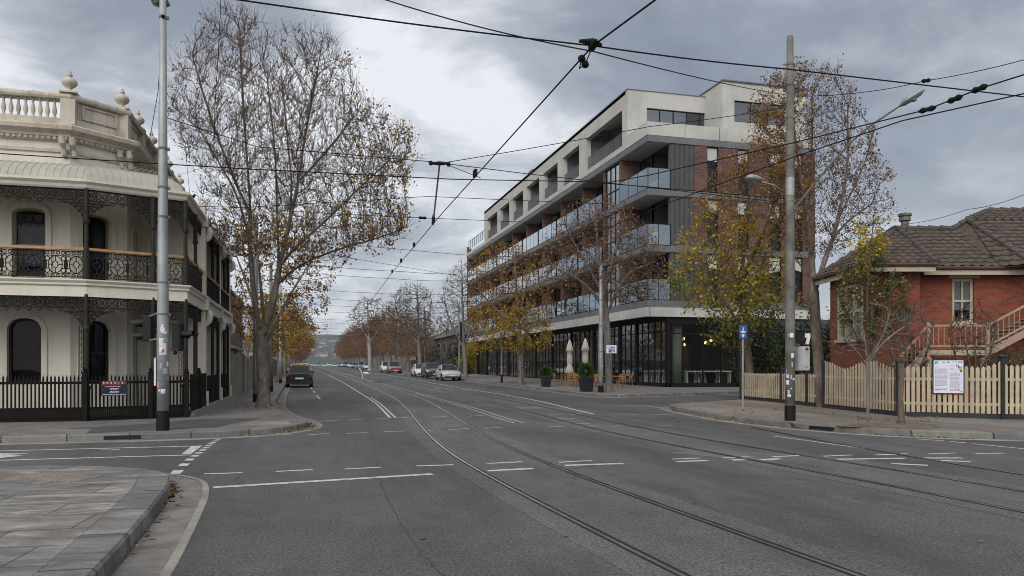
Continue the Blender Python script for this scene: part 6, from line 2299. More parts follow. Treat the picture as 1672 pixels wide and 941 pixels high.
def px_cloud(seed, poly, d, n, depth=.8, f=None, hollow=.25):
    """points spread through a crown whose outline, seen from the corner, is the px polygon; rounded in depth"""
    rng = np.random.default_rng(seed)
    poly = np.array(poly, float)
    x0, y0 = poly.min(0); x1, y1 = poly.max(0)
    def inside(x, y):
        c = False
        j = len(poly) - 1
        for i in range(len(poly)):
            xi, yi = poly[i]; xj, yj = poly[j]
            if (yi > y) != (yj > y) and x < (xj - xi) * (y - yi) / (yj - yi) + xi: c = not c
            j = i
        return c
    def span(y):
        xs_ = []
        j = len(poly) - 1
        for i in range(len(poly)):
            xi, yi = poly[i]; xj, yj = poly[j]
            if (yi > y) != (yj > y): xs_.append((xj - xi) * (y - yi) / (yj - yi) + xi)
            j = i
        return min(xs_), max(xs_)
    out = []
    while len(out) < n:
        x, y = rng.uniform(x0, x1), rng.uniform(y0, y1)
        if not inside(x, y): continue
        a, b = span(y)
        s = (2 * (x - a) / max(b - a, 1) - 1)
        half = (b - a) / 2 * d / F * depth * math.sqrt(max(0, 1 - s * s))
        dd = d + rng.uniform(-1, 1) * half
        # keep lateral place of the outline at the crown's own distance
        u = (x - 836) / F * d
        rx = SA * dd + CO * u; ry_ = CO * dd - SA * u
        out.append((rx, ry_, H + (598 - y) * d / F))
    return out

def S(px, py, d, dd=0.0):
    """a point at distance d (plus dd in depth) on the photo's column and row at distance d"""
    u = (px - 836) / F * d
    return Vector((SA * (d + dd) + CO * u, CO * (d + dd) - SA * u, H + (598 - py) * d / F))

# ---- the great plane tree on the left
d = 24.6
out1 = [(276, 205), (292, 130), (318, 70), (360, 25), (395, 12), (430, 45), (468, 100), (498, 66), (530, 58), (566, 100), (590, 160), (628, 200), (664, 212), (678, 262), (668, 300), (662, 345), (664, 395), (620, 408), (590, 400),
        (560, 440), (520, 455), (480, 440), (420, 430), (385, 440), (352, 395), (330, 350), (345, 300), (308, 268)]
skel = [[S(430, 668, d), S(430, 620, d), S(428, 575, d), S(424, 540, d), S(413, 480, d, .1), S(407, 420, d, .1), S(409, 340, d, 0), S(405, 260, d, -.1), S(398, 160, d, -.1), S(392, 60, d, 0)],
        [S(430, 545, d), S(448, 500, d, -.2), S(462, 440, d, -.4), S(478, 370, d, -.4), S(492, 300, d, -.3), S(500, 230, d, -.2), S(512, 150, d, 0), S(522, 85, d, .1)],
        [S(462, 440, d, -.4), S(490, 410, d, -.7), S(540, 372, d, -.9), S(590, 325, d, -1.0), S(640, 275, d, -.8)],
        [S(455, 470, d, -.3), S(480, 432, d, .3), S(540, 400, d, .9), S(610, 378, d, 1.2), S(655, 360, d, 1.2)],
        [S(407, 420, d, .1), S(395, 370, d, .5), S(372, 310, d, .9), S(335, 250, d, 1.2), S(300, 190, d, 1.1)],
        [S(408, 350, d, 0), S(390, 290, d, -.7), S(362, 200, d, -1.1), S(335, 110, d, -1.0)],
        [S(478, 370, d, -.4), S(470, 300, d, .5), S(455, 220, d, 1.0), S(446, 120, d, 1.0)],
        [S(492, 300, d, -.3), S(530, 240, d, .4), S(570, 180, d, .7)],
        [S(445, 505, d, -.2), S(444, 430, d, .8), S(432, 340, d, 1.3), S(428, 230, d, 1.4), S(420, 110, d, 1.0)]]
at1 = px_cloud(1, out1, d, 5200, .8)
tree('plane_tree', 'great nearly bare plane tree on the left footpath beside the cream terrace', skel[0][0], skel, at1, 3, .195, .0066, .22, .27, 2.0, 95, .5, .10,
     3.0, .42, [('leaf_brown', 2700, .072, None), ('leaf_orange', 1500, .10, lambda e: max(0.0, (e[0] - 1.0)) + .02), ('leaf_rust', 700, .085, None), ('leaf_orange', 1700, .10, lambda e: 1.0 if e[2] < 6.2 else 0)], 'bark_plane', 'bark_twig', thick=.05, limb=.6, twig_up=.9)
# ---- lower leafy trees behind it along the left kerb
def row_tree(name, label, basept, hgt, spread, seed, leaves, r_base=.16, clear=2.4, n=420, bark='bark_grey', twig='bark_twig', group=None, step=.4, kill=.62, stems=3, twl=.45, tw=1.6, shape=1.0):
    rng = np.random.default_rng(seed)
    b = Vector(basept)
    skel = [[b, b + Vector((.05, .0, clear * .6)), b + Vector((.0, .05, clear))]]
    for k in range(stems):
        a = 2 * math.pi * (k + rng.uniform(-.25, .25)) / stems + seed
        r_ = spread * .5 * rng.uniform(.35, .7)
        skel.append([b + Vector((0, .05, clear)), b + Vector((math.cos(a) * r_ * .35, math.sin(a) * r_ * .35, clear + (hgt - clear) * .3)), b + Vector((math.cos(a) * r_, math.sin(a) * r_, clear + (hgt - clear) * .72))])
    pts_ = []
    while len(pts_) < n:
        q = rng.uniform(-1, 1, 3)
        if np.linalg.norm(q) > 1: continue
        z = clear * .92 + (hgt - clear * .92) * (q[2] * .5 + .5)
        w_ = spread / 2 * (1 - .25 * shape * max(0, q[2]))
        pts_.append((b.x + q[0] * w_, b.y + q[1] * w_, z))
    return tree(name, label, tuple(b), skel, pts_, seed, r_base, .009, step, kill, 3.0, 45, .1, .12, tw, twl, leaves, bark, twig, group, thick=.05)

def gp(x, y): return (x, y, gz(y) + PH)
row_tree('street_tree', 'leafy orange-brown tree directly behind the great plane tree on the left kerb', gp(-1.75, 36.5), 8.2, 6.4, 21,
         [('leaf_orange', 3600, .11, None), ('leaf_brown', 2600, .11, None)], .17, 2.3, 500)
row_tree('street_tree', 'yellowing tree by the parked cars on the left kerb', gp(-2.0, 62), 7.4, 6.0, 33,
         [('leaf_yellow', 1700, .16, lambda e: 1.0 if e[2] < 5 else .25), ('leaf_orange', 2200, .15, None)], .16, 2.2, 360)
row_tree('street_tree', 'rust-brown tree beyond the yellowing one on the left kerb', gp(-2.0, 80), 8.0, 6.4, 35, [('leaf_orange', 1500, .18, None), ('leaf_rust', 2200, .17, None)], .17, 2.3, 330)
# ---- trees in front of the apartment block
d = 39.4
out2 = [(878, 470), (888, 400), (915, 350), (955, 325), (990, 322), (1030, 338), (1060, 380), (1085, 420), (1092, 470), (1070, 490), (1040, 480), (1012, 500), (985, 505), (960, 480), (920, 470)]
sk = [[S(994, 641, d), S(994, 600, d), S(992, 560, d), S(990, 520, d), S(984, 470, d), S(978, 420, d), S(972, 360, d)],
      [S(990, 520, d), S(1005, 480, d, .3), S(1030, 440, d, .6), S(1062, 430, d, .8)],
      [S(990, 525, d), S(975, 485, d, -.3), S(940, 455, d, -.6), S(905, 440, d, -.8)],
      [S(986, 480, d), S(1000, 420, d, -.6), S(1015, 360, d, -.9)], [S(986, 480, d), S(955, 420, d, .8), S(930, 375, d, .9)]]
tree('street_tree', 'bare grey tree with rusty seed tufts beside the galvanised lamp post', sk[0][0], sk, px_cloud(2, out2, d, 2200, .85), 12, .18, .008, .24, .32, 2.5, 70, .12, .12, 2.0, .33,
     [('leaf_rust', 4200, .10, None), ('leaf_brown', 1200, .10, None), ('leaf_orange', 500, .12, None)], 'bark_grey', 'bark_twig', thick=.05)
d = 55
out3 = [(762, 520), (758, 450), (775, 420), (800, 400), (840, 395), (880, 420), (905, 465), (902, 520), (898, 568), (860, 578), (815, 570), (780, 575)]
sk = [[S(851, 628, d), S(851, 590, d), S(849, 555, d), S(846, 510, d), S(842, 450, d), S(838, 405, d)],
      [S(849, 555, d), S(870, 530, d, .5), S(892, 505, d, .8)], [S(849, 555, d), S(820, 515, d, -.5), S(785, 480, d, -.9)], [S(847, 520, d), S(858, 470, d, 1), S(870, 430, d, 1)]]
yl = 598
tree('street_tree', 'half-bare tree with a skirt of yellow leaves in front of the glazed ground floor', sk[0][0], sk, px_cloud(4, out3, d, 1800, .85), 14, .21, .009, .30, .40, 2.5, 60, .08, .12, 1.7, .40,
     [('leaf_yellow', 2600, .16, lambda e: 1.0 if e[2] < 5.6 else .12), ('leaf_orange', 3800, .14, None), ('leaf_rust', 2600, .12, None)], 'bark_grey', 'bark_twig_rust', thick=.055)
d = 74
out4 = [(718, 560), (712, 500), (730, 450), (752, 425), (775, 440), (795, 490), (800, 545), (780, 560), (740, 565)]
sk = [[S(760, 616, d), S(760, 590, d), S(757, 555, d), S(755, 500, d), S(754, 430, d)], [S(758, 570, d), S(735, 530, d, .5), S(724, 490, d, .6)], [S(758, 565, d), S(778, 520, d, -.5), S(788, 490, d, -.8)]]
tree('street_tree', 'bare dark street tree at the far end of the apartment block', sk[0][0], sk, px_cloud(6, out4, d, 1300, .85), 16, .22, .015, .34, .46, 3, 60, .3, .12, 2.4, .6,
     [('leaf_brown', 250, .14, None)], 'bark_grey', 'bark_twig', thick=.06)
d = 100
out5 = [(634, 545), (632, 500), (648, 476), (680, 462), (706, 480), (714, 520), (706, 560), (670, 556), (645, 560)]
sk = [[S(686, 611, d), S(686, 590, d), S(684, 560, d), S(682, 520, d), S(682, 470, d)], [S(684, 562, d), S(660, 535, d, .5), S(645, 505, d, .8)], [S(684, 555, d), S(700, 525, d, -.8), S(706, 495, d, -1)]]
tree('street_tree', 'large bare street tree beside the white and dark parked cars', sk[0][0], sk, px_cloud(7, out5, d, 1500, .85), 18, .28, .020, .40, .50, 4, 60, .3, .12, 2.6, .75,
     [('leaf_brown', 200, .15, None)], 'bark_grey', 'bark_twig', thick=.07)
d = 150
sk = [[S(604, 606, d), S(604, 585, d), S(603, 555, d), S(601, 520, d), S(600, 492, d)], [S(603, 560, d), S(620, 535, d, .8), S(630, 510, d, .8)], [S(603, 556, d), S(588, 530, d, -.8), S(580, 510, d, -1)]]
tree('street_tree', 'tall pale-trunked gum standing above the brown row', sk[0][0], sk, px_cloud(8, [(570, 545), (568, 510), (590, 488), (620, 486), (640, 505), (645, 545), (605, 560)], d, 1100, .8), 20, .40, .028, .5, .66, 5, 55, .2, .12, 2.4, .9,
     [('leaf_brown', 400, .2, None)], 'bark_pale', 'bark_twig', thick=.09)
# ---- rows of brown trees farther off: three grown trees, the rest copies
pr1 = row_tree('street_tree', 'x', (0, 0, 0), 11.5, 9.5, 51, [('leaf_rust', 2100, .24, None), ('leaf_brown', 700, .22, None)], .26, 2.6, 700, 'bark_grey', 'bark_twig_rust', None, .5, .75, 4, .7, 2.2)
pr2 = row_tree('street_tree', 'x', (0, 0, 0), 9.8, 9.0, 53, [('leaf_rust', 1900, .24, None), ('leaf_orange', 400, .22, None)], .24, 2.4, 640, 'bark_grey', 'bark_twig_rust', None, .5, .75, 3, .7, 2.2)
pr3 = row_tree('street_tree', 'x', (0, 0, 0), 10.6, 8.6, 57, [('leaf_brown', 1300, .23, None), ('leaf_rust', 1200, .22, None)], .24, 2.5, 640, 'bark_grey', 'bark_twig', None, .5, .75, 3, .7, 2.0)
protos = [pr1, pr2, pr3]; used = [False] * 3
rngp = random.Random(9)
def place(k, x, y, label, group, sc=1.0):
    z = gz(y) + PH
    s = sc * rngp.uniform(.9, 1.1)
    if not used[k]:
        o = protos[k]; used[k] = True
        o.location = (x, y, z); o.rotation_euler[2] = rngp.uniform(0, 6.28); o.scale = (s, s, s); o['label'] = label; o['group'] = group
        return o
    return dup(protos[k], (x, y, z), rngp.uniform(0, 6.28), (s, s, s * rngp.uniform(.92, 1.08)), label, group)
y = 122.0; i = 0
while y < 345:
    place(i % 3, 15.9 + rngp.uniform(-.6, .5), y, 'one of the rust-brown street trees in the long far row on the right kerb', 'far row of brown trees on the right', 1.12 if y > 140 else .85)
    y += rngp.uniform(8.5, 11) ; i += 1
y = 97.0
while y < 345:
    place(i % 3, -2.4 + rngp.uniform(-.5, .5), y, 'one of the brown street trees in the far row on the left kerb', 'far row of brown trees on the left', .80)
    y += rngp.uniform(9, 12); i += 1
for (x, y, k, s) in [(24, 160, 0, 1.0), (27, 200, 1, 1.2), (23, 135, 2, .9), (30, 240, 0, 1.2), (26, 270, 1, 1.2), (24, 300, 2, 1.3), (-9, 130, 0, 1.0), (-8, 180, 1, 1.1), (-10, 240, 2, 1.2)]:
    place(k, x, y, 'one of the brown garden trees rising behind the far fences', 'garden trees behind the far fences', s)
rt = row_tree('street_tree', 'low reddish-leaved tree between the pale gum and the far parked cars', gp(16.4, 113), 6.0, 6.5, 61, [('leaf_rust', 2600, .2, None)], .14, 1.7, 260, twig='bark_twig_rust')

# ---- right corner: yellow-green tree, bare tall tree, shrubs
d = 31.5
out6 = [(1092, 455), (1100, 410), (1130, 360), (1150, 300), (1190, 255), (1235, 215), (1275, 245), (1290, 320), (1282, 400), (1290, 470), (1275, 520), (1240, 560), (1205, 580), (1165, 565), (1150, 520), (1110, 500)]
sk = [[S(1226, 640, d), S(1224, 600, d), S(1218, 560, d), S(1214, 500, d), S(1212, 430, d), S(1220, 340, d), S(1232, 250, d)],
      [S(1218, 560, d), S(1190, 510, d, -.5), S(1150, 470, d, -.8), S(1115, 445, d, -.8)], [S(1214, 500, d), S(1245, 450, d, .6), S(1268, 390, d, .8)],
      [S(1213, 470, d), S(1180, 400, d, .6), S(1160, 340, d, .8)], [S(1213, 450, d), S(1240, 380, d, -.8), S(1262, 300, d, -.8)], [S(1216, 545, d), S(1215, 540, d, -1.2), S(1195, 530, d, -1.9)]]
def zrow(py, dd=31.5): return H + (598 - py) * dd / F
tree('garden_tree', 'yellow-green autumn tree rising behind the charcoal end post of the picket fence', sk[0][0], sk, px_cloud(10, out6, d, 2200, .85), 24, .17, .007, .22, .29, 2.0, 70, .1, .12, 2.0, .32,
     [('leaf_yellowgreen', 3000, .135, lambda e: 1.0 if e[2] < zrow(450) else (.3 if e[2] < zrow(400) else .02)), ('leaf_yellow', 2600, .125, lambda e: 1.0 if zrow(530) < e[2] < zrow(330) else .12), ('leaf_orange', 2500, .105, lambda e: 1.0 if e[2] > zrow(440) else .08), ('leaf_rust', 1500, .09, lambda e: 1.0 if e[2] > zrow(360) else 0)],
     'bark_twig', 'bark_twig', thick=.05)
d = 27
out7 = [(1232, 190), (1262, 135), (1300, 108), (1340, 122), (1380, 135), (1405, 195), (1428, 240), (1442, 300), (1452, 345), (1430, 385), (1395, 400), (1370, 430), (1345, 420), (1315, 440), (1285, 400), (1262, 330), (1245, 260)]
sk = [[S(1338, 662, d), S(1338, 620, d), S(1335, 570, d), S(1331, 520, d), S(1328, 470, d), S(1326, 420, d), S(1315, 340, d), S(1300, 240, d), S(1290, 150, d)],
      [S(1329, 480, d), S(1340, 430, d, -.3), S(1358, 370, d, -.5), S(1375, 280, d, -.5), S(1378, 180, d, -.3)],
      [S(1337, 590, d), S(1352, 560, d, -.2), S(1358, 540, d, -.3)], [S(1345, 415, d, -.3), S(1375, 375, d, .4), S(1410, 345, d, .6), S(1440, 325, d, .6)],
      [S(1328, 460, d), S(1305, 420, d, .4), S(1280, 360, d, .6), S(1262, 300, d, .6)], [S(1325, 420, d), S(1335, 330, d, .9), S(1345, 220, d, 1.0), S(1340, 150, d, .8)], [S(1333, 540, d), S(1315, 510, d, -.3), S(1300, 500, d, -.5)],
      [S(1360, 360, d, -.5), S(1395, 280, d, -.8), S(1412, 220, d, -.7)]]
tree('plane_tree', 'tall bare plane tree growing in the gap of the cream picket fence', sk[0][0], sk, px_cloud(11, out7, d, 3000, .8), 26, .18, .0064, .22, .29, 2.0, 80, .5, .1, 2.2, .36,
     [('leaf_brown', 3000, .08, None), ('leaf_orange', 2600, .09, lambda e: 1.0 if (e[0] * CO - e[1] * SA) / 27 * F + 836 < 1300 else .05), ('leaf_rust', 4200, .085, lambda e: 1.0 if (e[0] * CO - e[1] * SA) / 27 * F + 836 < 1310 else .2)], 'bark_plane', 'bark_twig', thick=.045, limb=.75, twig_up=.8)
def shrub(name, label, c, r, hgt, seed, mats, cat='shrub', trunk=True, size=.1, group=None):
    rng = np.random.default_rng(seed)
    t = thing(name, label, cat, c, group)
    if trunk:
        m = MB()
        for k in range(5):
            a = k * 1.3 + seed
            m.tube([(c[0], c[1], c[2] - .1), (c[0] + .12 * math.cos(a) * r, c[1] + .12 * math.sin(a) * r, c[2] + hgt * .4), (c[0] + .5 * math.cos(a) * r, c[1] + .5 * math.sin(a) * r, c[2] + hgt * .85)], [.045, .03, .012], 6)
        m.build('stem', 'bark_twig', t)
    for mat_, n in mats:
        cl = rng.normal(size=(26, 3)); cl /= np.linalg.norm(cl, axis=1)[:, None]; cl *= rng.uniform(.35, .9, (26, 1))
        q = cl[rng.integers(0, 26, n)] + rng.normal(0, .2, (n, 3))
        q = q * np.array([r, r, hgt * .5]) + np.array([c[0], c[1], c[2] + hgt * .52])
        q[:, 2] = np.maximum(q[:, 2], c[2] + .02)
        leaf_quads(q, size, mat_, 'foliage', t, seed=seed)
    return t
g_ = S(1262, 640, 32.5); shrub('evergreen_shrub', 'dense dark evergreen between the yellow tree and the tall bare tree', (g_.x, g_.y, PH), 1.5, 3.6, 71, [('leaf_darkgreen', 9000)])
g_ = S(1310, 640, 30); shrub('evergreen_shrub', 'dark evergreen bush behind the signal cabinet', (g_.x, g_.y, PH), 1.15, 3.2, 72, [('leaf_darkgreen', 6500)])
g_ = S(1368, 640, 30); shrub('evergreen_shrub', 'dark evergreen hugging the left corner of the red brick house', (g_.x, g_.y, PH), .8, 3.4, 73, [('leaf_darkgreen', 5200)])
# olive garden tree against the house corner
d = 22.3
out8 = [(1360, 480), (1362, 440), (1395, 420), (1425, 440), (1440, 425), (1478, 440), (1488, 480), (1480, 530), (1445, 560), (1400, 580), (1372, 540)]
sk = [[S(1430, 664, d), S(1430, 620, d), S(1428, 580, d), S(1424, 520, d), S(1424, 460, d)], [S(1429, 590, d), S(1400, 540, d, .3), S(1380, 480, d, .4)], [S(1428, 570, d), S(1455, 520, d, -.3), S(1470, 470, d, -.4)]]
tree('garden_tree', 'olive-leaved bushy tree against the corner of the red brick house', sk[0][0], sk, px_cloud(12, out8, d, 600, .7), 28, .09, .006, .2, .3, 1.6, 40, .1, .12, 1.7, .25,
     [('leaf_olive', 4200, .075, lambda e: 1.0 if e[2] > zrow(560, d) else .1), ('leaf_yellow', 170, .075, None), ('leaf_orange', 140, .07, None)], 'bark_twig', 'bark_twig')
d = 22.0
out9 = [(1398, 450), (1400, 400), (1412, 370), (1432, 352), (1446, 372), (1440, 420), (1425, 450)]
sk = [[S(1418, 640, d), S(1418, 560, d), S(1415, 480, d), S(1420, 420, d), S(1426, 365, d)], [S(1416, 470, d), S(1406, 440, d), S(1404, 410, d)]]
tree('garden_tree', 'slender sapling with yellow leaves poking above the house eave', sk[0][0], sk, px_cloud(13, out9, d, 260, .7), 29, .05, .005, .2, .3, 1.6, 40, .1, .12, 2.2, .3,
     [('leaf_yellow', 800, .085, None), ('leaf_yellowgreen', 260, .085, None)], 'bark_twig', 'bark_twig')
# bare ornamental trees behind and before the poster fence
d = 20.0
out10 = [(1340, 560), (1360, 520), (1400, 490), (1440, 495), (1480, 510), (1500, 545), (1478, 575), (1440, 590), (1400, 588)]
d = 18.9
sk = [[S(1417, 700, d), S(1417, 660, d), S(1417, 620, d), S(1416, 598, d), S(1414, 570, d), S(1410, 540, d)], [S(1416, 598, d), S(1438, 570, d, .2), S(1468, 545, d, .3), S(1492, 530, d, .3)], [S(1416, 600, d), S(1395, 575, d, -.2), S(1370, 555, d, -.3)], [S(1416, 590, d), S(1430, 550, d, -.4), S(1440, 510, d, -.4)]]
tree('young_tree', 'thin young bare tree standing on the footpath left of the soil bed', sk[0][0], sk, px_cloud(14, out10, d, 260, .8), 31, .045, .009, .2, .34, 1.6, 40, .02, .2, .8, .22, None, 'bark_grey', 'bark_grey', thick=.02)
stp = G(1471, 694, PH)
tk = thing('tree_stump', 'slim pollarded tree trunk in the soil bed before the picket fence', 'tree', (stp.x, stp.y, PH))
m = MB(); m.tube([(stp.x, stp.y, PH - .05), (stp.x + .01, stp.y, PH + .12), (stp.x - .01, stp.y, .7), (stp.x + .015, stp.y, 1.2), (stp.x, stp.y, 1.58)], [.13, .075, .058, .06, .066], 10); m.build('trunk', 'bark_twig', tk, smooth=True)
m = MB()
for k in range(6):
    a = k * 1.05; m.tube([(stp.x, stp.y, 1.5), (stp.x + .07 * math.cos(a), stp.y + .07 * math.sin(a), 1.56), (stp.x + .1 * math.cos(a), stp.y + .1 * math.sin(a), 1.63)], [.03, .03, .022], 6)
m.build('pruned_stub', 'bark_twig', tk)
for i, (px, seed, lab, poly) in enumerate([(1487, 41, 'bare twiggy shrub behind the fence below the outside stair', [(1440, 600), (1436, 540), (1470, 500), (1510, 495), (1530, 540), (1525, 600)]),
                                           (1590, 42, 'bare twiggy shrub behind the fence right of the poster', [(1545, 600), (1548, 530), (1570, 495), (1610, 490), (1632, 530), (1628, 600)])]):
    d = 20.6
    sk = [[S(px, 690, d), S(px, 640, d), S(px + 4, 590, d), S(px, 550, d)], [S(px, 630, d), S(px - 25, 580, d, .2), S(px - 34, 540, d, .2)], [S(px, 625, d), S(px + 22, 575, d, -.2), S(px + 30, 530, d, -.2)], [S(px, 640, d), S(px + 8, 570, d, .5), S(px - 8, 520, d, .6)]]
    tree('bare_shrub', lab, sk[0][0], sk, px_cloud(60 + i, poly, d, 800, .7), seed, .05, .009, .15, .19, 1.4, 40, .1, .2, 1.6, .22, None, 'bark_twig', 'bark_twig', thick=.02, cat='shrub')
for i, (px, r_, h_, mt, lab) in enumerate([(1392, .5, 1.3, 'leaf_olive', 'low olive bush behind the swept part of the picket fence'), (1455, .45, 1.35, 'leaf_darkgreen', 'low dark green bush at the fence corner post'),
                                           (1540, .5, 1.25, 'leaf_olive', 'low mixed bush behind the poster'), (1625, .55, 1.45, 'leaf_olive', 'leafy bush behind the fence post right of the poster'), (1660, .6, 1.9, 'leaf_darkgreen', 'dark bush under the upper stair flight')]):
    g_ = S(px, 690, 25.0 if px < 1420 else 21.6); shrub('garden_bush', lab, (g_.x, g_.y, PH), r_, h_, 80 + i, [(mt, 1500)], size=.075)
# far right side: conifer, yellow bush
cf = thing('conifer', 'dark narrow conifer before the slate-roofed house', 'tree', gp(20.8, 104))
rng = np.random.default_rng(5)
m = MB(); m.tube([gp(20.8, 104), (20.8, 104, 7)], [.16, .03], 8); m.build('trunk', 'bark_twig', cf)
hh = rng.random(5200) ** .8; aa = rng.uniform(0, 6.28, 5200); rr_ = (1 - hh) * 1.5 * rng.uniform(.5, 1.05, 5200) * (1 + .2 * np.sin(hh * 40))
leaf_quads(np.stack([20.8 + rr_ * np.cos(aa), 104 + rr_ * np.sin(aa), gz(104) + .6 + hh * 6.6], 1), .22, 'leaf_darkgreen', 'crown', cf, droop=.4)
shrub('yellow_bush', 'bright yellow-green bush above the charcoal fence', gp(20.9, 99), 1.7, 4.0, 91, [('leaf_yellow', 1600), ('leaf_yellowgreen', 1600)], size=.2)
for i, (x, y, r_, h_) in enumerate([(22, 112, 2.2, 4), (22, 124, 2.4, 4.2), (21.5, 134, 2.2, 3.6)]):
    shrub('evergreen_shrub', ['dark evergreen mass behind the charcoal fence left of the conifer', 'dark evergreen mass behind the far end of the charcoal fence', 'dark garden evergreen before the half-hidden red brick villa'][i], gp(x, y), r_, h_, 95 + i, [('leaf_darkgreen', 3000)], size=.28)
# ================================================================== POLES, SIGNALS, SIGNS
def pole(name, label, base, h, r0_, r1_, mat='galv', sleeve=.4, n=16, collars=(), group=None, stickers=0, seed=1):
    t = thing(name, label, 'pole', base, group)
    x, y, z = base
    m = MB(); m.lathe((x, y, z), [(r0_, 0), (r0_ * .98, h * .25), ((r0_ + r1_) / 2, h * .6), (r1_, h), (r1_ * .5, h + .02)], n); m.build('shaft', mat, t, smooth=True)
    if sleeve:
        m = MB(); m.lathe((x, y, z - .05), [(r0_ + .012, 0), (r0_ + .012, sleeve + .05), (r0_ * .9, sleeve + .055)], n); m.build('base_sleeve', 'black_paint', t, smooth=False)
    for c in collars:
        rr = r0_ + (r1_ - r0_) * c / h
        m = MB(); m.lathe((x, y, z + c), [(rr + .006, 0), (rr + .012, .01), (rr + .012, .05), (rr + .006, .06)], n)
        m.box(x + rr, x + rr + .05, y - .03, y + .03, z + c, z + c + .055); m.build('collar', 'galv_old', t)
    rg_ = random.Random(seed)
    for k in range(stickers):
        # bill remnants and stickers pasted round the shaft, facing the crossing
        zc = z + rg_.uniform(.55, 2.1); a = math.atan2(-y, -x) + rg_.uniform(-1.0, 1.0)
        rr = r0_ * .985 + .003; w_ = rg_.uniform(.02, .09) / rr; hh = rg_.uniform(.03, .12)
        m = MB(); nn = 4
        for j in range(nn):
            a0, a1 = a + w_ * (j / nn - .5), a + w_ * ((j + 1) / nn - .5)
            m.face([(x + rr * math.cos(a0), y + rr * math.sin(a0), zc), (x + rr * math.cos(a1), y + rr * math.sin(a1), zc), (x + rr * math.cos(a1), y + rr * math.sin(a1), zc + hh), (x + rr * math.cos(a0), y + rr * math.sin(a0), zc + hh)])
        m.build('sticker', rg_.choice(['sticker_white', 'sticker_white', 'poster_white', 'ink_grey', 'ink_grey', 'ink_red']) if k else 'sticker_white', t)
    return t

def lamp_head(parent, a, d, L=.62, w=.24, h=.13, mat='galv'):
    """cobra-head lantern from point a along direction d"""
    a = Vector(a); d = Vector(d).normalized()
    s = d.cross(Vector((0, 0, 1))).normalized(); u = s.cross(d)
    m = MB()
    secs = [(0, .045, .05, .05), (.12, .07, .07, .06), (.3, .5, .5, .6), (.55, .5, .5, .75), (.85, .46, .42, .7), (1.0, .2, .2, .3)]
    rings = []
    for f, ww, up_, dn in secs:
        c = a + d * L * f
        ww = max(ww * w, .03); up_ = max(up_ * h, .025); dn = max(dn * h * .5, .02)
        rings.append([m.P(c + s * ww * math.cos(t_) + u * (up_ if math.sin(t_) > 0 else dn) * math.sin(t_)) for t_ in [2 * math.pi * k / 12 for k in range(12)]])
    for A, B in zip(rings, rings[1:]):
        for k in range(12): m.f.append([A[k], A[(k + 1) % 12], B[(k + 1) % 12], B[k]])
    m.f.append(rings[0][::-1]); m.f.append(rings[-1])
    hd = m.build('lamp_head', mat, parent, smooth=True)
    m = MB(); c = a + d * L * .62
    m.lathe((c.x, c.y, c.z - h * .48), [(.0, -.02), (.05, -.015), (.085, .0), (.085, .03)], 12); m.build('lens', 'blind_grey', hd, smooth=True)
    return hd

PL = G(266, 703, PH); PL = (PL.x, PL.y, PH)
lp_ = pole('tram_pole', 'tall galvanised steel pole with black base and stickers before the cream corner terrace', PL, 9.25, .116, .062, 'galv', .40, 20, (2.35, 3.0, 4.35, 4.95, 5.75, 8.45), None, 16, 2)
# lamp on a raked black bracket
m = MB(); tp = Vector(PL) + Vector((.02, -.10, 8.45)); 
d0 = 16.2
e = at(264, 14, d0)
m.tube([tp, tp + (e - tp) * .5, e], [.035, .032, .028], 8); m.build('lamp_bracket', 'black_paint', lp_)
hd0 = e + Vector((0.02, .15, .03)); lamp_head(lp_, hd0, Vector((-.1, -.9, .16)), .62, .36, .2, 'galv')
# torn bill on the pole's left side
m = MB(); m.box(PL[0] - .16, PL[0] - .12, PL[1] - .06, PL[1] + .06, 1.05, 1.62); m.build('torn_bill', 'sticker_white', lp_)
m = MB()
a = math.atan2(-PL[1], -PL[0])
for j in range(5):
    a0, a1 = a - .62 + .24 * j, a - .62 + .24 * (j + 1); rr = .1175
    m.face([(PL[0] + rr * math.cos(a0), PL[1] + rr * math.sin(a0), 1.68), (PL[0] + rr * math.cos(a1), PL[1] + rr * math.sin(a1), 1.68), (PL[0] + rr * math.cos(a1), PL[1] + rr * math.sin(a1), 1.92), (PL[0] + rr * math.cos(a0), PL[1] + rr * math.sin(a0), 1.92)])
m.build('bill', 'sticker_white', lp_)
m = MB(); rr = .119
for j in range(2):
    a0, a1 = a - .1 + .16 * j, a - .1 + .16 * (j + 1)
    m.face([(PL[0] + rr * math.cos(a0), PL[1] + rr * math.sin(a0), 1.74), (PL[0] + rr * math.cos(a1), PL[1] + rr * math.sin(a1), 1.74), (PL[0] + rr * math.cos(a1), PL[1] + rr * math.sin(a1), 1.80), (PL[0] + rr * math.cos(a0), PL[1] + rr * math.sin(a0), 1.80)])
m.build('red_mark', 'sticker_red', lp_)

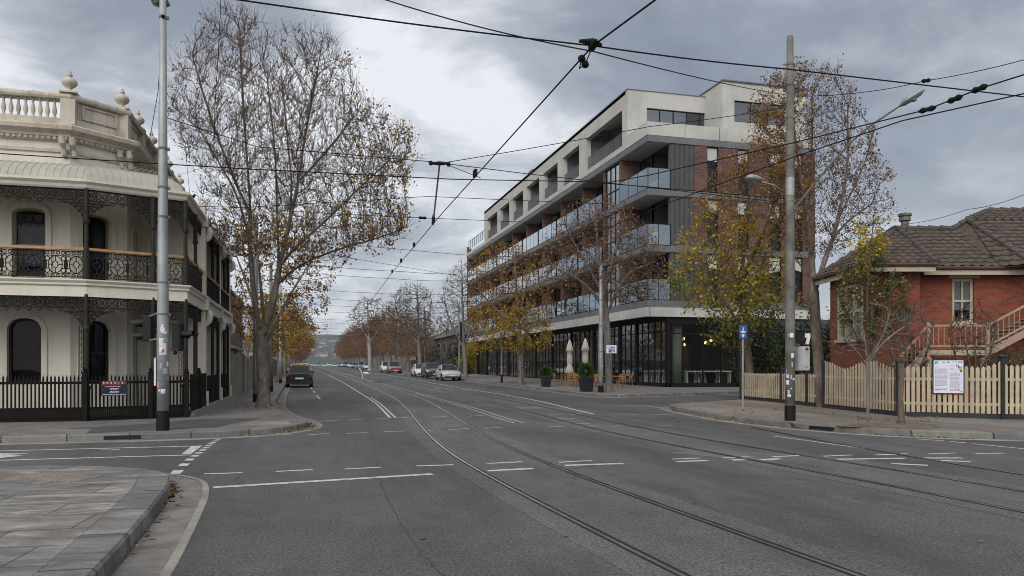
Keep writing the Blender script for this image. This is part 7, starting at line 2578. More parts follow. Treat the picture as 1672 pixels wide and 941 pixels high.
def signal(label, c, face, aspects, pole_pt, zb, hgt, w_=.2, brackets=True, visor=.26, back=None):
    """traffic signal: c = plan centre of the housing, face = plan direction the lanterns look"""
    t = thing('traffic_light', label, 'traffic light', (c[0], c[1], zb))
    f = Vector((face[0], face[1])).normalized(); s = Vector((-f.y, f.x))
    fr = ((c[0], c[1], 0), (f.x, f.y), (s.x, s.y))
    m = MB(fr); m.box(-.10, .10, -w_ / 2, w_ / 2, zb, zb + hgt); m.build('housing', 'signal_black', t, bevel=.025)
    n = len(aspects); 
    for k, zc in enumerate(aspects):
        v = MB(fr); r_ = .088
        segs = 14
        a_ = [v.P((.10, r_ * math.cos(2 * math.pi * j / segs), zc + r_ * math.sin(2 * math.pi * j / segs))) for j in range(segs)]
        b_ = [v.P((.10 + visor * (1.0 if math.sin(2 * math.pi * j / segs) > -.3 else .55), (r_ + .004) * math.cos(2 * math.pi * j / segs), zc - .02 + (r_ + .004) * math.sin(2 * math.pi * j / segs))) for j in range(segs)]
        for j in range(segs): v.f.append([a_[j], a_[(j + 1) % segs], b_[(j + 1) % segs], b_[j]])
        vv = v.build('visor', 'signal_black', t, smooth=True)
        l_ = MB(fr); ids = [l_.P((.105, (r_ - .005) * math.cos(2 * math.pi * j / 12), zc + (r_ - .005) * math.sin(2 * math.pi * j / 12))) for j in range(12)]; l_.f.append(ids); l_.build('lens', 'lens_dark', vv)
    if brackets:
        m = MB()
        for z in (zb + .02, zb + hgt - .02):
            m.beam((c[0], c[1], z), (pole_pt[0], pole_pt[1], z), .03, .04)
        m.build('bracket', 'galv_old', t)
    return t
k = 17.3 / F
c1_ = at(243, 598, 17.3); c2_ = at(291, 598, 17.35)
zf = lambda py, d=17.3: H + (598 - py) * d / F
signal('black traffic signal left of the tall galvanised pole, its two hoods facing left', (c1_.x, c1_.y), (-.96, .26), (zf(527), zf(548)), PL, zf(557.5), zf(515.5) - zf(557.5), .22, True, .27)
signal('black traffic signal right of the tall galvanised pole, a single hood facing right', (c2_.x, c2_.y), (.96, -.26), (zf(545),), PL, zf(573), zf(527) - zf(573), .22, True, .24)
cm = thing('camera_bracket', 'small black device on a bracket below the right-hand signal of the galvanised pole', 'bracket', at(286, 574, 17.3))
p0 = at(276, 574, 17.3); p1 = at(286, 573, 17.3)
m = MB(); m.tube([p0, p1], .012, 6); m.build('arm', 'galv_old', cm)
m = MB(); m.lathe((p1.x, p1.y, p1.z - .09), [(.0, 0), (.045, .02), (.05, .06), (.02, .1)], 10); m.build('dome', 'signal_black', cm, smooth=True)

PR = G(1290, 687, PH); PR = (PR.x, PR.y, PH)
rp = pole('tram_pole', 'tall weathered grey pole with black base before the cream picket fence', PR, 9.3, .116, .078, 'galv_old', .36, 20, (3.2, 5.3, 6.4, 7.3, 8.1, 8.6), None, 14, 5)
m = MB(); m.lathe((PR[0], PR[1], PR[2] + 5.45), [(.097, 0), (.101, .005), (.101, .42), (.097, .425)], 20); m.build('metal_band', 'galv', rp)
# long lamp arm to the right
a0 = at(1294, 345, 20.4); a1 = at(1345, 281, 20.0); a2 = at(1402, 218, 19.6); a3 = at(1462, 178, 19.2)
m = MB(); m.tube(smooth3([a0, a1, a2, a3], 3), .026, 8); m.build('lamp_arm', 'galv_old', rp, smooth=True)
lamp_head(rp, a3, (a3 - a2), .74, .32, .2)
b0 = at(1284, 316, 20.4); b1 = at(1243, 297, 19.5)
m = MB(); m.tube([b0, b0.lerp(b1, .5) + Vector((0, 0, .06)), b1], .024, 8); m.build('lamp_arm', 'galv', rp, smooth=True)
lamp_head(rp, b1, Vector((b1.x - b0.x, b1.y - b0.y, .02)), .66, .30, .2)
# signal with a pale backing sheet, and the control cabinet
cs = at(1305.5, 598, 20.6); zr2 = lambda py: H + (598 - py) * 20.5 / F
signal('black traffic signal on the right side of the weathered pole above a grey cabinet', (cs.x, cs.y), (.75, .66), (zr2(545), zr2(556)), PR, zr2(565), zr2(537) - zr2(565), .24, True, .2)
cs3 = at(1315, 598, 20.75)
bs = thing('signal_target_board', 'small white curved target board beside the black signal on the weathered pole', 'board', (cs3.x, cs3.y, zr2(562)))
m = MB(HF); rr_ = (1311.5 - 836) / F * 20.75; m.prism([(rr_, 20.74), (rr_ + .19, 20.74), (rr_ + .19, 20.78), (rr_, 20.78)], zr2(551), zr2(544))
arc_ = [(rr_ + .19 - .1 * (1 - math.cos(a)), zr2(551) - .17 * math.sin(a)) for a in [k * math.pi / 2 / 6 for k in range(7)]]
m.hexa([(rr_ + .06, 20.742, zr2(562)), (rr_ + .15, 20.742, zr2(562)), (rr_ + .15, 20.778, zr2(562)), (rr_ + .06, 20.778, zr2(562))], [(rr_ + .10, 20.742, zr2(551)), (rr_ + .19, 20.742, zr2(551)), (rr_ + .19, 20.778, zr2(551)), (rr_ + .10, 20.778, zr2(551))])
m.build('sheet', 'white_paint', bs)
m = MB(); q = at(1312, 550, 20.75); m.beam((cs.x, cs.y, q.z), (q.x, q.y, q.z), .03, .03); m.build('arm', 'galv_old', bs)
cbx = thing('control_cabinet', 'rounded grey signal cabinet with rust spots strapped to the weathered pole', 'cabinet', at(1309, 606, 20.5))
m = MB(HF); x0, x1 = (1300 - 836) / F * 20.5, (1320.5 - 836) / F * 20.5
m.box(x0, x1, 20.4, 20.75, zr2(605.5), zr2(566)); m.build('box', 'cabinet_grey', cbx, bevel=.03)
m = MB(HF); m.box(x0 - .004, x0 + .04, 20.38, 20.77, zr2(605), zr2(566.5)); m.build('hinge_strip', 'galv', cbx)
m = MB(HF); m.lathe((x0 + .25, 20.395, zr2(572.5)), [(.0, 0), (.045, .03), (.03, .07), (.0, .08)], 8); m.box(x0 + .19, x0 + .28, 20.392, 20.4, zr2(600), zr2(599)); m.build('rust_patch', 'gutter_red', cbx)
m = MB(HF); m.tube([(x0 + .16, 20.55, zr2(605)), (x0 + .18, 20.55, zr2(609)), (x0 + .10, 20.5, zr2(611))], .022, 6); m.build('conduit', 'galv_old', cbx)

# blue sign on a thin post
sb = G(1213, 664, PH)
sg = thing('street_sign', 'blue street sign with white emblem on a thin grey post at the right corner', 'sign', (sb.x, sb.y, PH))
m = MB(); m.lathe((sb.x, sb.y, PH), [(.032, 0), (.032, 2.62)], 10); m.build('post', 'galv', sg)
dS = (H - PH) * F / 66
def sgn(px, py, t): 
    u = (px - 836) / F * dS; return (u, dS - t, H + (598 - py) * dS / F)
m = MB(HF); a = sgn(1206.5, 553, .05); b = sgn(1218.5, 531.5, .05); m.box(a[0], b[0], a[1] - .01, a[1] + .01, a[2], b[2]); pnl = m.build('panel', 'sign_blue', sg, bevel=.006)
m = MB(HF)
for (x0, y0, x1, y1) in [(1208.5, 543.2, 1216.5, 541), (1211.8, 541, 1213.2, 535), (1210.2, 543.9, 1214.4, 543), (1210.5, 549.5, 1214.5, 546), (1211.4, 551, 1213.6, 549.5)]:
    p_, q_ = sgn(x0, y0, .062), sgn(x1, y1, .062); m.box(p_[0], q_[0], p_[1] - .002, p_[1] + .002, min(p_[2], q_[2]), max(p_[2], q_[2]))
m.build('emblem', 'poster_white', pnl)

# galvanised lamp post at the cafe corner with a picture sign
PC = (14.3, 35.9, PH)
pc = pole('lamp_post', 'galvanised lamp post with black foot at the cafe corner, before the rusty bare tree', PC, 6.35, .13, .085, 'galv', .34, 16, (2.0, 3.3, 4.6), None, 8, 8)
dC = 38.4
a0 = at(984, 440, dC); a1 = at(963, 416, dC - .4)
m = MB(); m.tube([a0, a0.lerp(a1, .5), a1], .035, 8); m.build('lamp_arm', 'galv', pc)
lamp_head(pc, a1, (a1 - a0), .5, .26, .15)
sg = thing('picture_sign', 'small white sign with a blue and dark picture on the cafe-corner lamp post', 'sign', at(998, 577, dC))
def sC(px, py, t=0.0): return ((px - 836) / F * dC, dC - .14 - t, H + (598 - py) * dC / F)
m = MB(HF); a, b = sC(989.5, 577), sC(1006, 564); m.box(a[0], b[0], a[1] - .012, a[1] + .012, a[2], b[2]); pnl = m.build('panel', 'poster_white', sg)
for key, (x0, y0, x1, y1) in [('sign_blue', (993, 576, 998, 570)), ('ink_teal', (993, 573, 995.5, 568.5)), ('ink_dark', (996, 569, 1003, 566.5)), ('ink_red', (998.5, 569, 1002, 567.6)), ('ink_violet', (998.5, 575.5, 1002, 569.5)), ('ink_grey', (991, 569, 993, 566)), ('ink_dark', (1002.3, 575, 1003.2, 570))]:
    m = MB(HF); p_, q_ = sC(x0, y0, .014), sC(x1, y1, .014 + (.003 if key in ('ink_red', 'ink_teal') else 0)); m.box(p_[0], q_[0], q_[1] - .001, p_[1] + .001, min(p_[2], q_[2]), max(p_[2], q_[2])); m.build('picture', key, pnl)
m = MB(HF); a = sC(987, 571); m.box(sC(983, 0)[0], sC(990, 0)[0], a[1] + .012, a[1] + .03, a[2], a[2] + .05); m.build('strap', 'galv_old', sg)

# parking sign post up the street and a stubby timber post
sb = (14.15, 55.4, PH + gz(55.4))
sg = thing('parking_sign', 'white parking sign with red and dark figures on a tall post among the yellow leaves', 'sign', sb)
m = MB(); m.lathe(sb, [(.055, 0), (.05, 4.3)], 10); m.build('post', 'galv', sg)
m = MB(); m.lathe((sb[0], sb[1], sb[2] - .03), [(.085, 0), (.085, .68), (.05, .69)], 10); m.build('base_sleeve', 'black_paint', sg)
dP = sb[0] * SA + sb[1] * CO; uP = (sb[0] * CO - sb[1] * SA)
m = MB(HF); m.box(uP - .29, uP + .29, dP - .085, dP - .06, sb[2] + 3.78, sb[2] + 4.42); pnl = m.build('panel', 'white_paint', sg, bevel=.01)
m = MB(HF)
m.box(uP - .23, uP + .03, dP - .09, dP - .0855, sb[2] + 4.24, sb[2] + 4.34); m.box(uP + .07, uP + .22, dP - .09, dP - .0855, sb[2] + 4.18, sb[2] + 4.34); m.build('red_figures', 'sign_red', pnl)
m = MB(HF)
m.box(uP - .19, uP - .13, dP - .0905, dP - .0855, sb[2] + 3.86, sb[2] + 4.22); m.box(uP - .03, uP + .02, dP - .0905, dP - .0855, sb[2] + 3.92, sb[2] + 4.22); m.box(uP + .1, uP + .22, dP - .0905, dP - .0855, sb[2] + 3.9, sb[2] + 4.1); m.build('dark_figures', 'ink_dark', pnl)
b_ = (14.3, 50.2, PH + gz(50.2))
bo = thing('bollard', 'short dark timber post at the kerb beside the yellow-skirted tree', 'bollard', b_)
m = MB(); m.box(b_[0] - .08, b_[0] + .08, b_[1] - .08, b_[1] + .08, b_[2], b_[2] + 1.15); m.build('post', 'interior_wood', bo, bevel=.01)
m = MB(); m.box(b_[0] - .09, b_[0] + .09, b_[1] - .09, b_[1] + .09, b_[2] + 1.15, b_[2] + 1.2); m.build('cap', 'mullion', bo)

# poles along both kerbs that carry the span wires
spots_ = [(-1.75, 29.5, 6.6, 'slim grey steel pole standing just behind the great plane tree'), (-1.7, 41, 6.6, 'slim grey pole on the left kerb next behind the great plane tree'),
          (-1.75, 58, 7.2, 'grey pole on the left kerb near the yellowing tree'), (-1.8, 92, 7.2, 'grey pole far along the left kerb'),
          (15.1, 76.5, 7.6, 'pale steel pole beside the silver parked car'), (15.3, 101, 8.4, 'dark grey pole between the parked cars on the right'), (15.4, 132, 8.4, 'grey pole beyond the red and white parked cars'), (15.5, 165, 8.2, 'small grey pole far along the right kerb')]
for i, (x, y, h_, lab) in enumerate(spots_):
    t = pole('street_pole', lab, (x, y, gz(y) + PH), h_, .10, .075, 'galv_old' if i % 2 else 'galv', .3, 10, (2.0, h_ - .9), 'poles along the kerbs')
    if i in (4, 5, 6):
        a0 = Vector((x, y, gz(y) + PH + h_ - .6)); a1 = a0 + Vector((-1.8, -.2, .55))
        m = MB(); m.tube([a0, a0.lerp(a1, .5) + Vector((0, 0, .12)), a1], .035, 6); m.build('lamp_arm', 'galv', t)
        lamp_head(t, a1, Vector((-1, 0, .05)), .6, .26, .14)
# bent white keep-left post on the median
kb = G(593, 621, 0)
kl = thing('keep_left_post', 'knocked-over white traffic island post on the median line', 'sign', kb)
m = MB(); m.tube([kb, kb + Vector((-.05, 0, .45)), kb + Vector((-.25, .0, .95)), kb + Vector((-.42, 0, 1.15))], [.035, .035, .04, .06], 8); m.build('post', 'white_paint', kl)
m = MB(); m.tube([kb + Vector((.0, 0, .72)), kb + Vector((.35, 0, .62)), kb + Vector((.62, 0, .56))], [.05, .12, .04], 8); m.build('bent_panel', 'white_paint', kl, smooth=True)
m = MB(); m.lathe(tuple(kb), [(.14, 0), (.12, .05)], 10); m.build('base_plate', 'black_paint', kl)
kb2 = G(614, 624.8, 0)
m = MB(); m.box(kb2.x - .12, kb2.x + .5, kb2.y - .1, kb2.y + .1, kb2.z, kb2.z + .07)
tag(m.build('road_stud', 'black_paint', bevel=.02), 'low black rubber block on the median line near the bent white post', 'road stud')

# ================================================================== OVERHEAD WIRES
def sagged(pts_, sag=.12, n=10):
    out = []
    for a, b in zip(pts_, pts_[1:]):
        for k in range(n):
            s = k / n; p = a.lerp(b, s); p.z -= sag * 4 * s * (1 - s); out.append(p)
    out.append(pts_[-1]); return out
def wire(name, label, pts_, r=.012, sag=.1, ins=(), group=None, cat='wire'):
    pts_ = [Vector(p) for p in pts_]
    mid = pts_[len(pts_) // 2]
    t = thing(name, label, cat, (mid.x, mid.y, mid.z), group)
    path = sagged(pts_, sag); r *= .86
    m = MB(); m.tube(path, r, 5); m.build('cable', 'wire_black', t)
    for c in ins:
        c = Vector(c)
        j = min(range(len(path) - 1), key=lambda k: (path[k] - c).length)
        dd = (path[j + 1] - path[j]).normalized()
        m = MB(); m.tube([c - dd * .13, c - dd * .07, c, c + dd * .07, c + dd * .13], [.018, .05, .032, .05, .018], 8); m.build('insulator', 'wire_black', t, smooth=True)
    return t
CZ = 5.5
def cw(px, py): return at(px, py, (CZ - H) * F / (598 - py))
# contact wire of the near track
jn = cw(968, 75)
w1 = [(4.3, -25, 5.5), (3.8, 2, 5.5), cw(1070, 0), jn, Vector((3.5, 20, 5.5)), Vector((3.65, 34, 5.52)), Vector((4.3, 60, 5.6)), Vector((4.9, 110, 5.9)), Vector((5.0, 180, 6.2)), Vector((5.1, 300, 6.7))]
hang = [Vector((3.5 + .15 * (y - 20) / 14 if y > 20 else 3.5, y, 5.5)) for y in (16, 21, 26, 30, 33.5)]
t = wire('contact_wire', 'long overhead tram wire running up the street above the nearer track', w1, .014, .0)
for c in hang[:1] + hang[2:]:
    m = MB(); m.box(c.x - .03, c.x + .03, c.y - .1, c.y + .1, c.z + .0, c.z + .14); m.build('clip', 'wire_black', t)
# double strain insulator just below the junction
q0, q1 = jn, cw(946, 112); dv = (q1 - q0).normalized(); sd_ = dv.cross(Vector((0, 0, 1))).normalized()
si = thing('strain_insulator', 'pair of black strain insulators on the tram wire below the crossing of wires', 'insulator', q0.lerp(q1, .7))
for s in (-1, 1):
    m = MB(); c = q0.lerp(q1, .68 + .12 * s); m.tube([q0, c + sd_ * .045 * s, q1], .008, 5); m.tube([c + sd_ * .045 * s - dv * .06, c + sd_ * .045 * s, c + sd_ * .045 * s + dv * .06], [.03, .055, .03], 8); m.build('insulator', 'wire_black', si)
m = MB(); m.tube([q0 - dv * .18, q0 - dv * .05, q0 + dv * .05, q0 + dv * .15], [.015, .05, .05, .02], 8); m.tube([q0 + Vector((-.18, 0, .04)), q0 + Vector((0, 0, .05)), q0 + Vector((.12, 0, .02))], [.02, .045, .02], 6); m.build('clamp', 'wire_black', si)
# contact wires of the farther track, above the right-hand pole
wa = [cw(1760, 100), cw(1672, 153), cw(1474, 197), cw(1295, 257), cw(1095, 330), Vector((8.1, 30, 5.5)), Vector((8.0, 60, 5.6)), Vector((8.0, 110, 5.9)), Vector((8.0, 300, 6.6))]
wa = [wa[0] + (wa[0] - wa[1]) * 6] + wa
wire('contact_wire', 'lower of two tram wires crossing in front of the weathered right-hand pole', wa, .013, .0)
wb_ = [cw(1760, 60), cw(1672, 122), cw(1599, 145), cw(1514, 179), cw(1297, 233), at(1060, 286, 16.4), at(985, 300, 18.5)]
wb_ = [wb_[0] + (wb_[0] - wb_[1]) * 6] + wb_
wire('contact_wire', 'upper of two tram wires crossing the weathered pole, with insulators at the right', wb_, .013, .0, [cw(1599, 145), cw(1559, 162), cw(1514, 179)])
# the long span across the crossing
def onY(px, py, Y): return at(px, py, Y / ray(px)[1])
wire('span_wire', 'long span wire crossing the whole picture from upper left past the wire junction', [onY(250, -18, 9.1) + (onY(250, -18, 9.1) - onY(390, 0, 9.1)) * 6, onY(390, 0, 9.1), jn, onY(1285, 113, 9.3), onY(1672, 157, 9.3) + (onY(1672, 157, 9.3) - onY(1285, 113, 9.3)) * 4], .012, .02)
wire('guy_wire', 'guy wire from the weathered pole top through the wire junction to the upper left', [at(1283, 155, 20.3), jn + Vector((0, .02, -.06)), onY(630, 0, 10.2), onY(630, 0, 10.2) + (onY(630, 0, 10.2) - jn) * 4], .010, .05)
wire('guy_wire', 'guy wire from the weathered pole rising to the upper right edge', [at(1292, 157, 20.3), at(1400, 152, 18.5), at(1512, 132, 16.8), at(1672, 98, 14.5), at(1672, 98, 14.5) + (at(1672, 98, 14.5) - at(1512, 132, 16.8)) * 4], .010, .03, [at(1512, 132, 16.8)])
wire('guy_wire', 'pale guy wire from the weathered pole to the hanging cross-piece beside the apartment block', [at(1283, 176, 20.3), at(1060, 207, 18.5), at(718, 267, 17.0)], .010, .02)
wire('span_wire', 'span wire from the galvanised pole through the plane tree to the hanging cross-piece', [Vector((PL[0], PL[1], zf(228))), at(420, 240, 17.2), at(700, 264, 17.0), at(860, 284, 17.6), at(985, 298, 18.0), at(1270, 330, 20.2)], .011, .0)
wire('span_wire', 'thick span wire passing behind the galvanised pole to the cafe-corner block', [onY(-60, 248, 17.8), onY(0, 251, 17.8), onY(265, 268, 17.8), onY(420, 277, 17.8), onY(740, 293, 17.8), onY(960, 297, 17.8), at(1284, 325, 20.3)], .014, .0)
cp = at(718, 267, 17.0); cl = at(708, 357, 17.9)
hx = thing('wire_crosspiece', 'hanging cross-piece with insulators where the span wires meet left of the apartment block', 'wire fitting', cp)
m = MB(); m.tube([cp + Vector((-.22, .05, .0)), cp, cp + Vector((.22, -.05, .0))], [.02, .05, .02], 8); m.lathe((cp.x - .2, cp.y, cp.z - .05), [(.04, 0), (.05, .05), (.03, .09)], 8); m.lathe((cp.x + .2, cp.y, cp.z - .05), [(.04, 0), (.05, .05), (.03, .09)], 8); m.build('clamp', 'wire_black', hx)
m = MB(); m.tube([cp, cl], .02, 6); m.build('drop_rod', 'galv_old', hx)
m = MB(); m.tube([cl + Vector((0, 0, .1)), cl, cl + Vector((-.02, 0, -.14))], [.02, .045, .03], 8); m.build('insulator', 'wire_black', hx)
m = MB(); m.tube([cp + Vector((.2, 0, -.03)), at(785, 291, 17.2)], .008, 5); m.build('stay', 'wire_black', hx)
wire('span_wire', 'thin span wire from the terrace gutter past the great plane tree at mid height', [at(316, 337, 22.6), at(400, 339, 22.3), at(700, 321, 20.5), at(835, 327, 21.5), at(985, 333, 24)], .010, .0)
wire('span_wire', 'span wire with a small bracket meeting the near tram wire below the cross-piece', [at(449, 344, 28), at(640, 354, 23.0), at(860, 363, 24.5), at(1000, 372, 27)], .010, .0, [at(690, 356, 23.2)])
wire('span_wire', 'sloping span wire behind the plane tree just above the balconies of the far block', [at(449, 392, 30), at(571, 400, 29), at(751, 416, 30.5), at(975, 425, 36)], .010, .0)
wire('span_wire', 'thin sloping wire crossing below the bracketed span toward the bare far tree', [at(449, 400, 30.5), at(575, 422, 30), at(748, 451, 36)], .009, .0)
for i, (y, zz_) in enumerate([(37, 6.05), (41, 6.15), (50, 6.2), (58, 6.35), (66, 6.5), (76.5, 6.7), (92, 6.9), (101, 7.0), (118, 7.1), (132, 7.2), (150, 7.2), (165, 7.3)]):
    wire('span_wire', 'one of the many thin cross-span wires receding up the street between the kerb poles', [Vector((-1.75, y, zz_ + .25)), Vector((4.6, y, zz_ - .05)), Vector((8, y, zz_ - .05)), Vector((14.8, y, zz_ + .25))], .010 + y * .00006, .05, [], 'receding cross-span wires')
wire('service_wire', 'thin service wire running down to the flue of the red brick house from the right', [at(1672, 318, 19) + (at(1672, 318, 19) - at(1580, 342, 21)) * 3, at(1672, 318, 19), at(1580, 342, 21), at(1480, 366, 24.6), at(1330, 403, 30)], .009, .06)
wire('service_wire', 'loose black cable hanging beside the galvanised pole over the terrace roof', [at(263, 70, 17.2), at(258, 150, 17.6), at(243, 236, 18.6)], .009, .0)
wire('service_wire', 'thin cable dropping to the bird on the terrace gutter', [at(303, 235, 20.5), at(306, 280, 21), at(311, 326, 21.6)], .007, .0)
wire('service_wire', 'dark cable running down through the crown of the great plane tree', [at(361, -10, 20) + Vector((.3, -2, 4)), at(361, -10, 20), at(357, 80, 20.5), at(351, 170, 21), at(349, 260, 21.5)], .010, .0)
# bird on the gutter
bp_ = at(312, 328, 21.8)
bd = thing('bird', 'small dark bird perched on the terrace gutter end', 'bird', bp_)
m = MB(); m.tube([bp_ + Vector((-.2, 0, .06)), bp_ + Vector((-.1, 0, .05)), bp_ + Vector((.0, 0, .08)), bp_ + Vector((.07, 0, .13)), bp_ + Vector((.10, 0, .17)), bp_ + Vector((.145, 0, .165))], [.012, .03, .058, .045, .034, .006], 8); m.build('body', 'iron_lace', bd, smooth=True)
m = MB()
for s in (-.02, .02): m.tube([bp_ + Vector((0, s, .05)), bp_ + Vector((.01, s, -.02))], .006, 4)
m.build('leg', 'iron_lace', bd)

# ================================================================== CARS
for nm, c_ in [('car_silver', (0.42, 0.43, 0.44)), ('car_white', (0.62, 0.63, 0.64)), ('car_black', (0.012, 0.012, 0.014)), ('car_navy', (0.03, 0.042, 0.055)), ('car_red', (0.34, 0.04, 0.03)), ('car_yellow', (0.55, 0.36, 0.04)), ('car_blue', (0.16, 0.2, 0.28)), ('car_grey', (0.2, 0.2, 0.21))]:
    simple(nm, c_, 0.32, .04, 2, 20, 0.0, .1, .4, True, coat=.35)
simple('tyre', (0.018, 0.018, 0.018), 0.85, .2, local=True)
simple('rim', (0.4, 0.4, 0.41), 0.35, .1, metal=.8, local=True)
simple('tail_red', (0.35, 0.02, 0.015), 0.25, .1, local=True)
simple('head_glass', (0.55, 0.56, 0.58), 0.15, .05, local=True)
simple('trim_black', (0.02, 0.02, 0.021), 0.6, .1, local=True)

def car(name, label, paint, L=4.3, W=1.76, Ht=1.46, kind='hatch', rails=False):
    """faces +Y; origin on the ground in the middle"""
    t = thing(name, label, 'car', (0, 0, 0))
    hw = W / 2
    hood, boot = (.98, 1.02) if kind != 'suv' else (1.08, 1.12)
    belt = .94 if kind != 'suv' else 1.05
    y0, y1 = -L / 2, L / 2
    # stations from tail to nose: y, half width, sill z, shoulder z, crown z
    if kind == 'sedan': tail = [(0, .80, .45, .86, .88), (.04, .92, .32, .94, .97), (.16, .99, .24, .97, 1.0), (.24, 1, .22, .97, 1.0)]
    else: tail = [(0, .84, .45, .88, .90), (.03, .94, .32, .96, .99), (.10, .99, .24, .97, 1.0), (.2, 1, .22, .97, 1.0)]
    nose = [(.62, 1, .22, belt, .98), (.72, .99, .22, .90, .96), (.88, .95, .24, .82, .87), (.96, .86, .28, .70, .76), (1.0, .70, .36, .60, .64)]
    sc = belt / .95
    st_ = tail + nose
    m = MB(); rings = []
    for f, w_, zb, zs, zc in st_:
        y = y0 + L * f; w_ *= hw
        zs *= sc; zc *= sc
        rings.append([m.P(p) for p in [(-w_ * .9, y, zb), (-w_ * .99, y, zb + .1), (-w_, y, (zb + zs) / 2 + .08), (-w_ * .97, y, zs - .06), (-w_ * .86, y, zs), (-w_ * .4, y, zc), (w_ * .4, y, zc), (w_ * .86, y, zs), (w_ * .97, y, zs - .06), (w_, y, (zb + zs) / 2 + .08), (w_ * .99, y, zb + .1), (w_ * .9, y, zb)]])
    for A, B in zip(rings, rings[1:]):
        for k in range(12): m.f.append([A[k], A[(k + 1) % 12], B[(k + 1) % 12], B[k]])
    m.f.append(rings[0]); m.f.append(rings[-1][::-1])
    # greenhouse
    if kind == 'sedan': gh = [(.12, .985), (.30, 1.0), (.52, 1.0), (.74, .985)]
    elif kind == 'suv': gh = [(.015, .985), (.07, 1.0), (.52, 1.0), (.70, .985)]
    else: gh = [(.03, .985), (.13, 1.0), (.50, 1.0), (.72, .985)]
    zb = belt * 1.0; zt = Ht - .03
    yb0, yt0, yt1, yb1 = [y0 + L * g[0] for g in gh]
    wb_, wt_ = hw * .88, hw * .70
    yt0 += .05; yt1 -= .05
    b = [(-wb_, yb0, zb - .03), (wb_, yb0, zb - .03), (wb_, yb1, zb - .03), (-wb_, yb1, zb - .03)]
    tp_ = [(-wt_, yt0, zt), (wt_, yt0, zt), (wt_, yt1, zt), (-wt_, yt1, zt)]
    m.hexa(b, tp_)
    m.hexa([tuple(x) for x in tp_], [(-wt_ * .8, yt0 + .2, Ht), (wt_ * .8, yt0 + .2, Ht), (wt_ * .8, yt1 - .25, Ht), (-wt_ * .8, yt1 - .25, Ht)])
    m.build('body', paint, t, smooth=False, bevel=.03)
    def quad_on(name_, a, b_, c_, d_, ins, off):
        a, b_, c_, d_ = map(Vector, (a, b_, c_, d_))
        cen = (a + b_ + c_ + d_) / 4
        n = (b_ - a).cross(d_ - a).normalized()
        if n.dot(cen - Vector((0, (yb0 + yb1) / 2, .9))) < 0: n = -n
        q = MB(); q.face([tuple(p.lerp(cen, ins) + n * off) for p in (a, b_, c_, d_)]); return q.build(name_, 'glass_car_solid', t)
    quad_on('windscreen', b[3], b[2], tp_[2], tp_[3], .08, .034)
    quad_on('rear_window', b[0], b[1], tp_[1], tp_[0], .12, .034)
    for s, (i, j) in ((-1, (0, 3)), (1, (1, 2))):
        A, B, C, D = Vector(b[i]), Vector(b[j]), Vector(tp_[j]), Vector(tp_[i])
        ab, dc = A.lerp(B, .46), D.lerp(C, .44)
        quad_on('side_window', A.lerp(B, .05), ab, dc, D, .07, .034); quad_on('side_window', ab, B.lerp(A, .05), C, dc, .07, .034)
    # wheels
    r_ = .32 if kind != 'suv' else .37
    for sx in (-1, 1):
        for fy in (.19, .81):
            y = y0 + L * fy
            q = MB(); x0_, x1_ = sx * (hw - .19), sx * (hw + .005)
            prof = [(x0_, r_ * .9), (x0_, r_), (x1_, r_), (x1_ + sx * .01, r_ * .93), (x1_ + sx * .01, r_ * .62)]
            rings = [[q.P((x, y + rr * math.cos(2 * math.pi * k / 18), r_ + rr * math.sin(2 * math.pi * k / 18))) for k in range(18)] for x, rr in prof]
            for A, B in zip(rings, rings[1:]):
                for k in range(18): q.f.append([A[k], A[(k + 1) % 18], B[(k + 1) % 18], B[k]])
            w_ = q.build('wheel', 'tyre', t)
            q = MB(); c0 = q.P((x1_ - sx * .01, y, r_)); rim = [q.P((x1_ + sx * .0, y + r_ * .62 * math.cos(2 * math.pi * k / 20), r_ + r_ * .62 * math.sin(2 * math.pi * k / 20))) for k in range(20)]
            for k in range(0, 20): 
                if k % 4 != 3: q.f.append([c0, rim[k], rim[(k + 1) % 20]])
            q.build('rim', 'rim', w_)
            q = MB(); ids = [q.P((sx * (hw - .004), y + (r_ + .07) * math.cos(math.pi * k / 12), r_ + (r_ + .07) * math.sin(math.pi * k / 12))) for k in range(13)]; q.f.append(ids)
            q.build('wheel_arch', 'trim_black', t)
    q = MB(); q.box(-hw * .93, hw * .93, y0 + .02, y0 + .3, .24, .42); q.box(-hw * .72, hw * .72, y1 - .3, y1 + .012, .26, .40); q.box(-hw * .5, hw * .5, y1 - .22, y1 - .01, .50 * sc, .60 * sc); q.build('lower_trim', 'trim_black', t)
    for s in (-1, 1):
        q = MB(); q.hexa([(s * hw * .60, y0 - .012, .72 * sc), (s * hw * .90, y0 + .02, .72 * sc), (s * hw * .92, y0 + .2, .74 * sc), (s * hw * .6, y0 + .2, .74 * sc)], [(s * hw * .62, y0 + .0, .88 * sc), (s * hw * .90, y0 + .05, .90 * sc), (s * hw * .965, y0 + .26, .90 * sc), (s * hw * .62, y0 + .26, .9 * sc)]); q.build('tail_light', 'tail_red', t)
        q = MB(); q.hexa([(s * hw * .45, y1 - .06, .58 * sc), (s * hw * .76, y1 - .14, .58 * sc), (s * hw * .95, y1 - .34, .62 * sc), (s * hw * .5, y1 - .3, .6 * sc)], [(s * hw * .47, y1 - .12, .70 * sc), (s * hw * .78, y1 - .22, .73 * sc), (s * hw * .965, y1 - .5, .78 * sc), (s * hw * .5, y1 - .4, .78 * sc)]); q.build('headlight', 'head_glass', t)
        q = MB(); q.box(s * (hw * .86), s * (hw * .86 + .2), yb1 - .5, yb1 - .38, belt + .0, belt + .13); q.build('mirror', paint if paint != 'car_silver' else 'trim_black', t, bevel=.02)
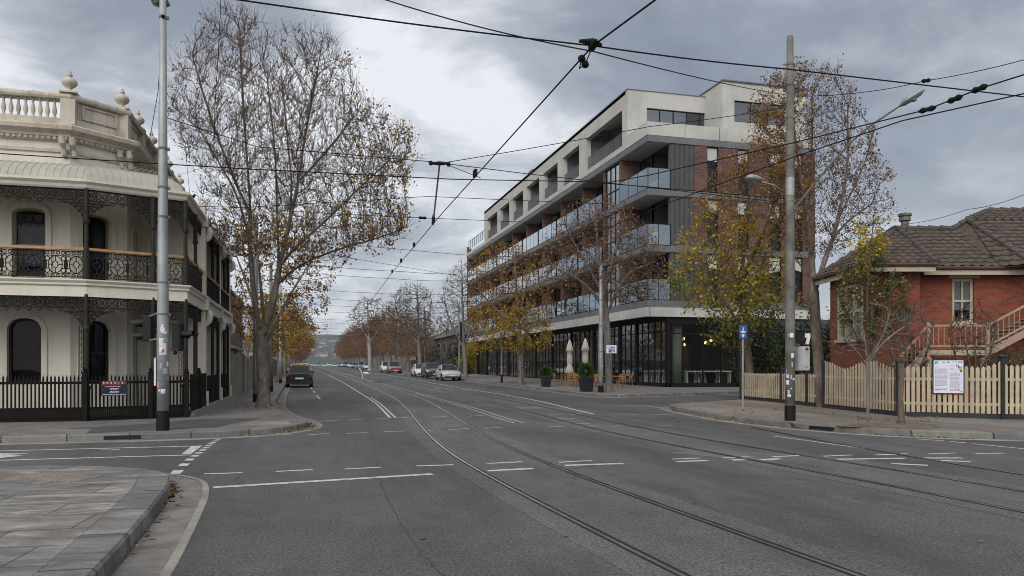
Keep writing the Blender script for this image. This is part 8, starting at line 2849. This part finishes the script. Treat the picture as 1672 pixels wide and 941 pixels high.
    q = MB(); q.box(-.26, .26, y0 - .025, y0 - .005, .56 * sc, .67 * sc); q.build('number_plate', 'white_paint', t)
    q = MB(); q.box(-.26, .26, y1 + .013, y1 + .025, .40, .50); q.build('number_plate', 'white_paint', t)
    if rails:
        for s in (-1, 1):
            q = MB(); q.tube([(s * wt_ * .92, yt0 + .15, Ht), (s * wt_ * .92, yt0 + .2, Ht + .05), (s * wt_ * .92, yt1 - .25, Ht + .05), (s * wt_ * .92, yt1 - .2, Ht)], .02, 5); q.build('roof_rail', 'trim_black', t)
    return t
m_, nt_, b_, o_ = new_mat('glass_car_solid')
b_.inputs['Base Color'].default_value = (.018, .022, .025, 1); b_.inputs['Roughness'].default_value = .1; b_.inputs['Specular IOR Level'].default_value = .2
def park(t, x, y, ang):
    t.location = (x, y, gz(y)); t.rotation_euler = (math.atan(0.005) if 45 < y < 325 else 0, 0, ang)
FACE = math.pi
c = car('parked_car', 'black hatchback seen from behind, nearest car parked at the left kerb', 'car_black', 4.1, 1.68, 1.44, 'hatch'); park(c, -.38, 54.0, 0)
ts = car('parked_taxi', 'yellow-roofed taxi parked just ahead of the black hatchback', 'car_yellow', 4.6, 1.78, 1.54, 'suv'); park(ts, -.42, 61.5, 0)
m = MB(); 
c = car('parked_car', 'dark blue car at the left kerb ahead of the yellow taxi', 'car_blue', 4.4, 1.78, 1.55, 'suv'); park(c, -.4, 69, 0)
c = car('parked_car', 'silver sedan at the right kerb, nearest of the three in front of the dark fence', 'car_silver', 4.6, 1.8, 1.45, 'sedan'); park(c, 12.75, 70.0, FACE)
c = car('parked_car', 'dark navy four-wheel drive between the silver and the white parked cars', 'car_navy', 4.6, 1.84, 1.64, 'suv'); park(c, 12.8, 79.5, FACE)
c = car('parked_car', 'white hatchback behind the navy four-wheel drive at the right kerb', 'car_white', 4.4, 1.78, 1.5, 'hatch'); park(c, 12.9, 88.5, FACE)
c = car('parked_car', 'pale car with red front and roof rails parked beyond the kerb pole', 'car_grey', 4.7, 1.9, 1.78, 'suv', True)
m = MB(); m.box(-.78, .78, 2.2, 2.372, .52, .84); m.build('front_panel', 'car_red', c, bevel=.02); park(c, 13.0, 117, FACE)
c = car('parked_car', 'white four-wheel drive behind the car with the red front', 'car_white', 4.8, 1.9, 1.8, 'suv'); park(c, 13.0, 128, FACE)
cfar = [car('distant_car', 'x', 'car_white', 4.5, 1.8, 1.5, 'sedan'), car('distant_car', 'x', 'car_grey', 4.4, 1.8, 1.5, 'hatch'), car('distant_car', 'x', 'car_blue', 4.6, 1.85, 1.7, 'suv')]
far = [(13.2, 172, 0), (13.2, 190, 2), (13.2, 214, 1), (13.1, 234, 0), (13.2, 262, 2), (13.2, 282, 0), (13.2, 303, 1), (9.6, 330, 0), (-.1, 96, 1), (-.2, 118, 0), (-.2, 150, 2), (-.2, 196, 0), (6, 360, 2), (2.5, 352, 0)]
seen_ = set()
for x, y, k in far:
    lab = ['one of the small white cars far up the street', 'one of the small grey cars far up the street', 'one of the small blue cars far up the street'][k]
    if k not in seen_:
        seen_.add(k); o = cfar[k]; o['label'] = lab; o['group'] = 'far cars along the street'
    else:
        o = dup(cfar[k], (0, 0, 0), 0, None, lab, 'far cars along the street')
    park(o, x, y, FACE if x > 4 else 0)
# ================================================================== AIR
hm, hn, hb, ho = new_mat('haze_air')
hn.nodes.remove(hb)
vol = hn.nodes.new('ShaderNodeVolumePrincipled')
vol.inputs['Color'].default_value = (0.82, 0.88, 0.97, 1)
vol.inputs['Density'].default_value = 0.00009
vol.inputs['Anisotropy'].default_value = 0.2
hn.links.new(vol.outputs[0], ho.inputs['Volume'])
m = MB(); m.box(-3600, 3600, -300, 4600, -2.0, 170)
struct(m.build('haze', 'haze_air'), 'stuff')
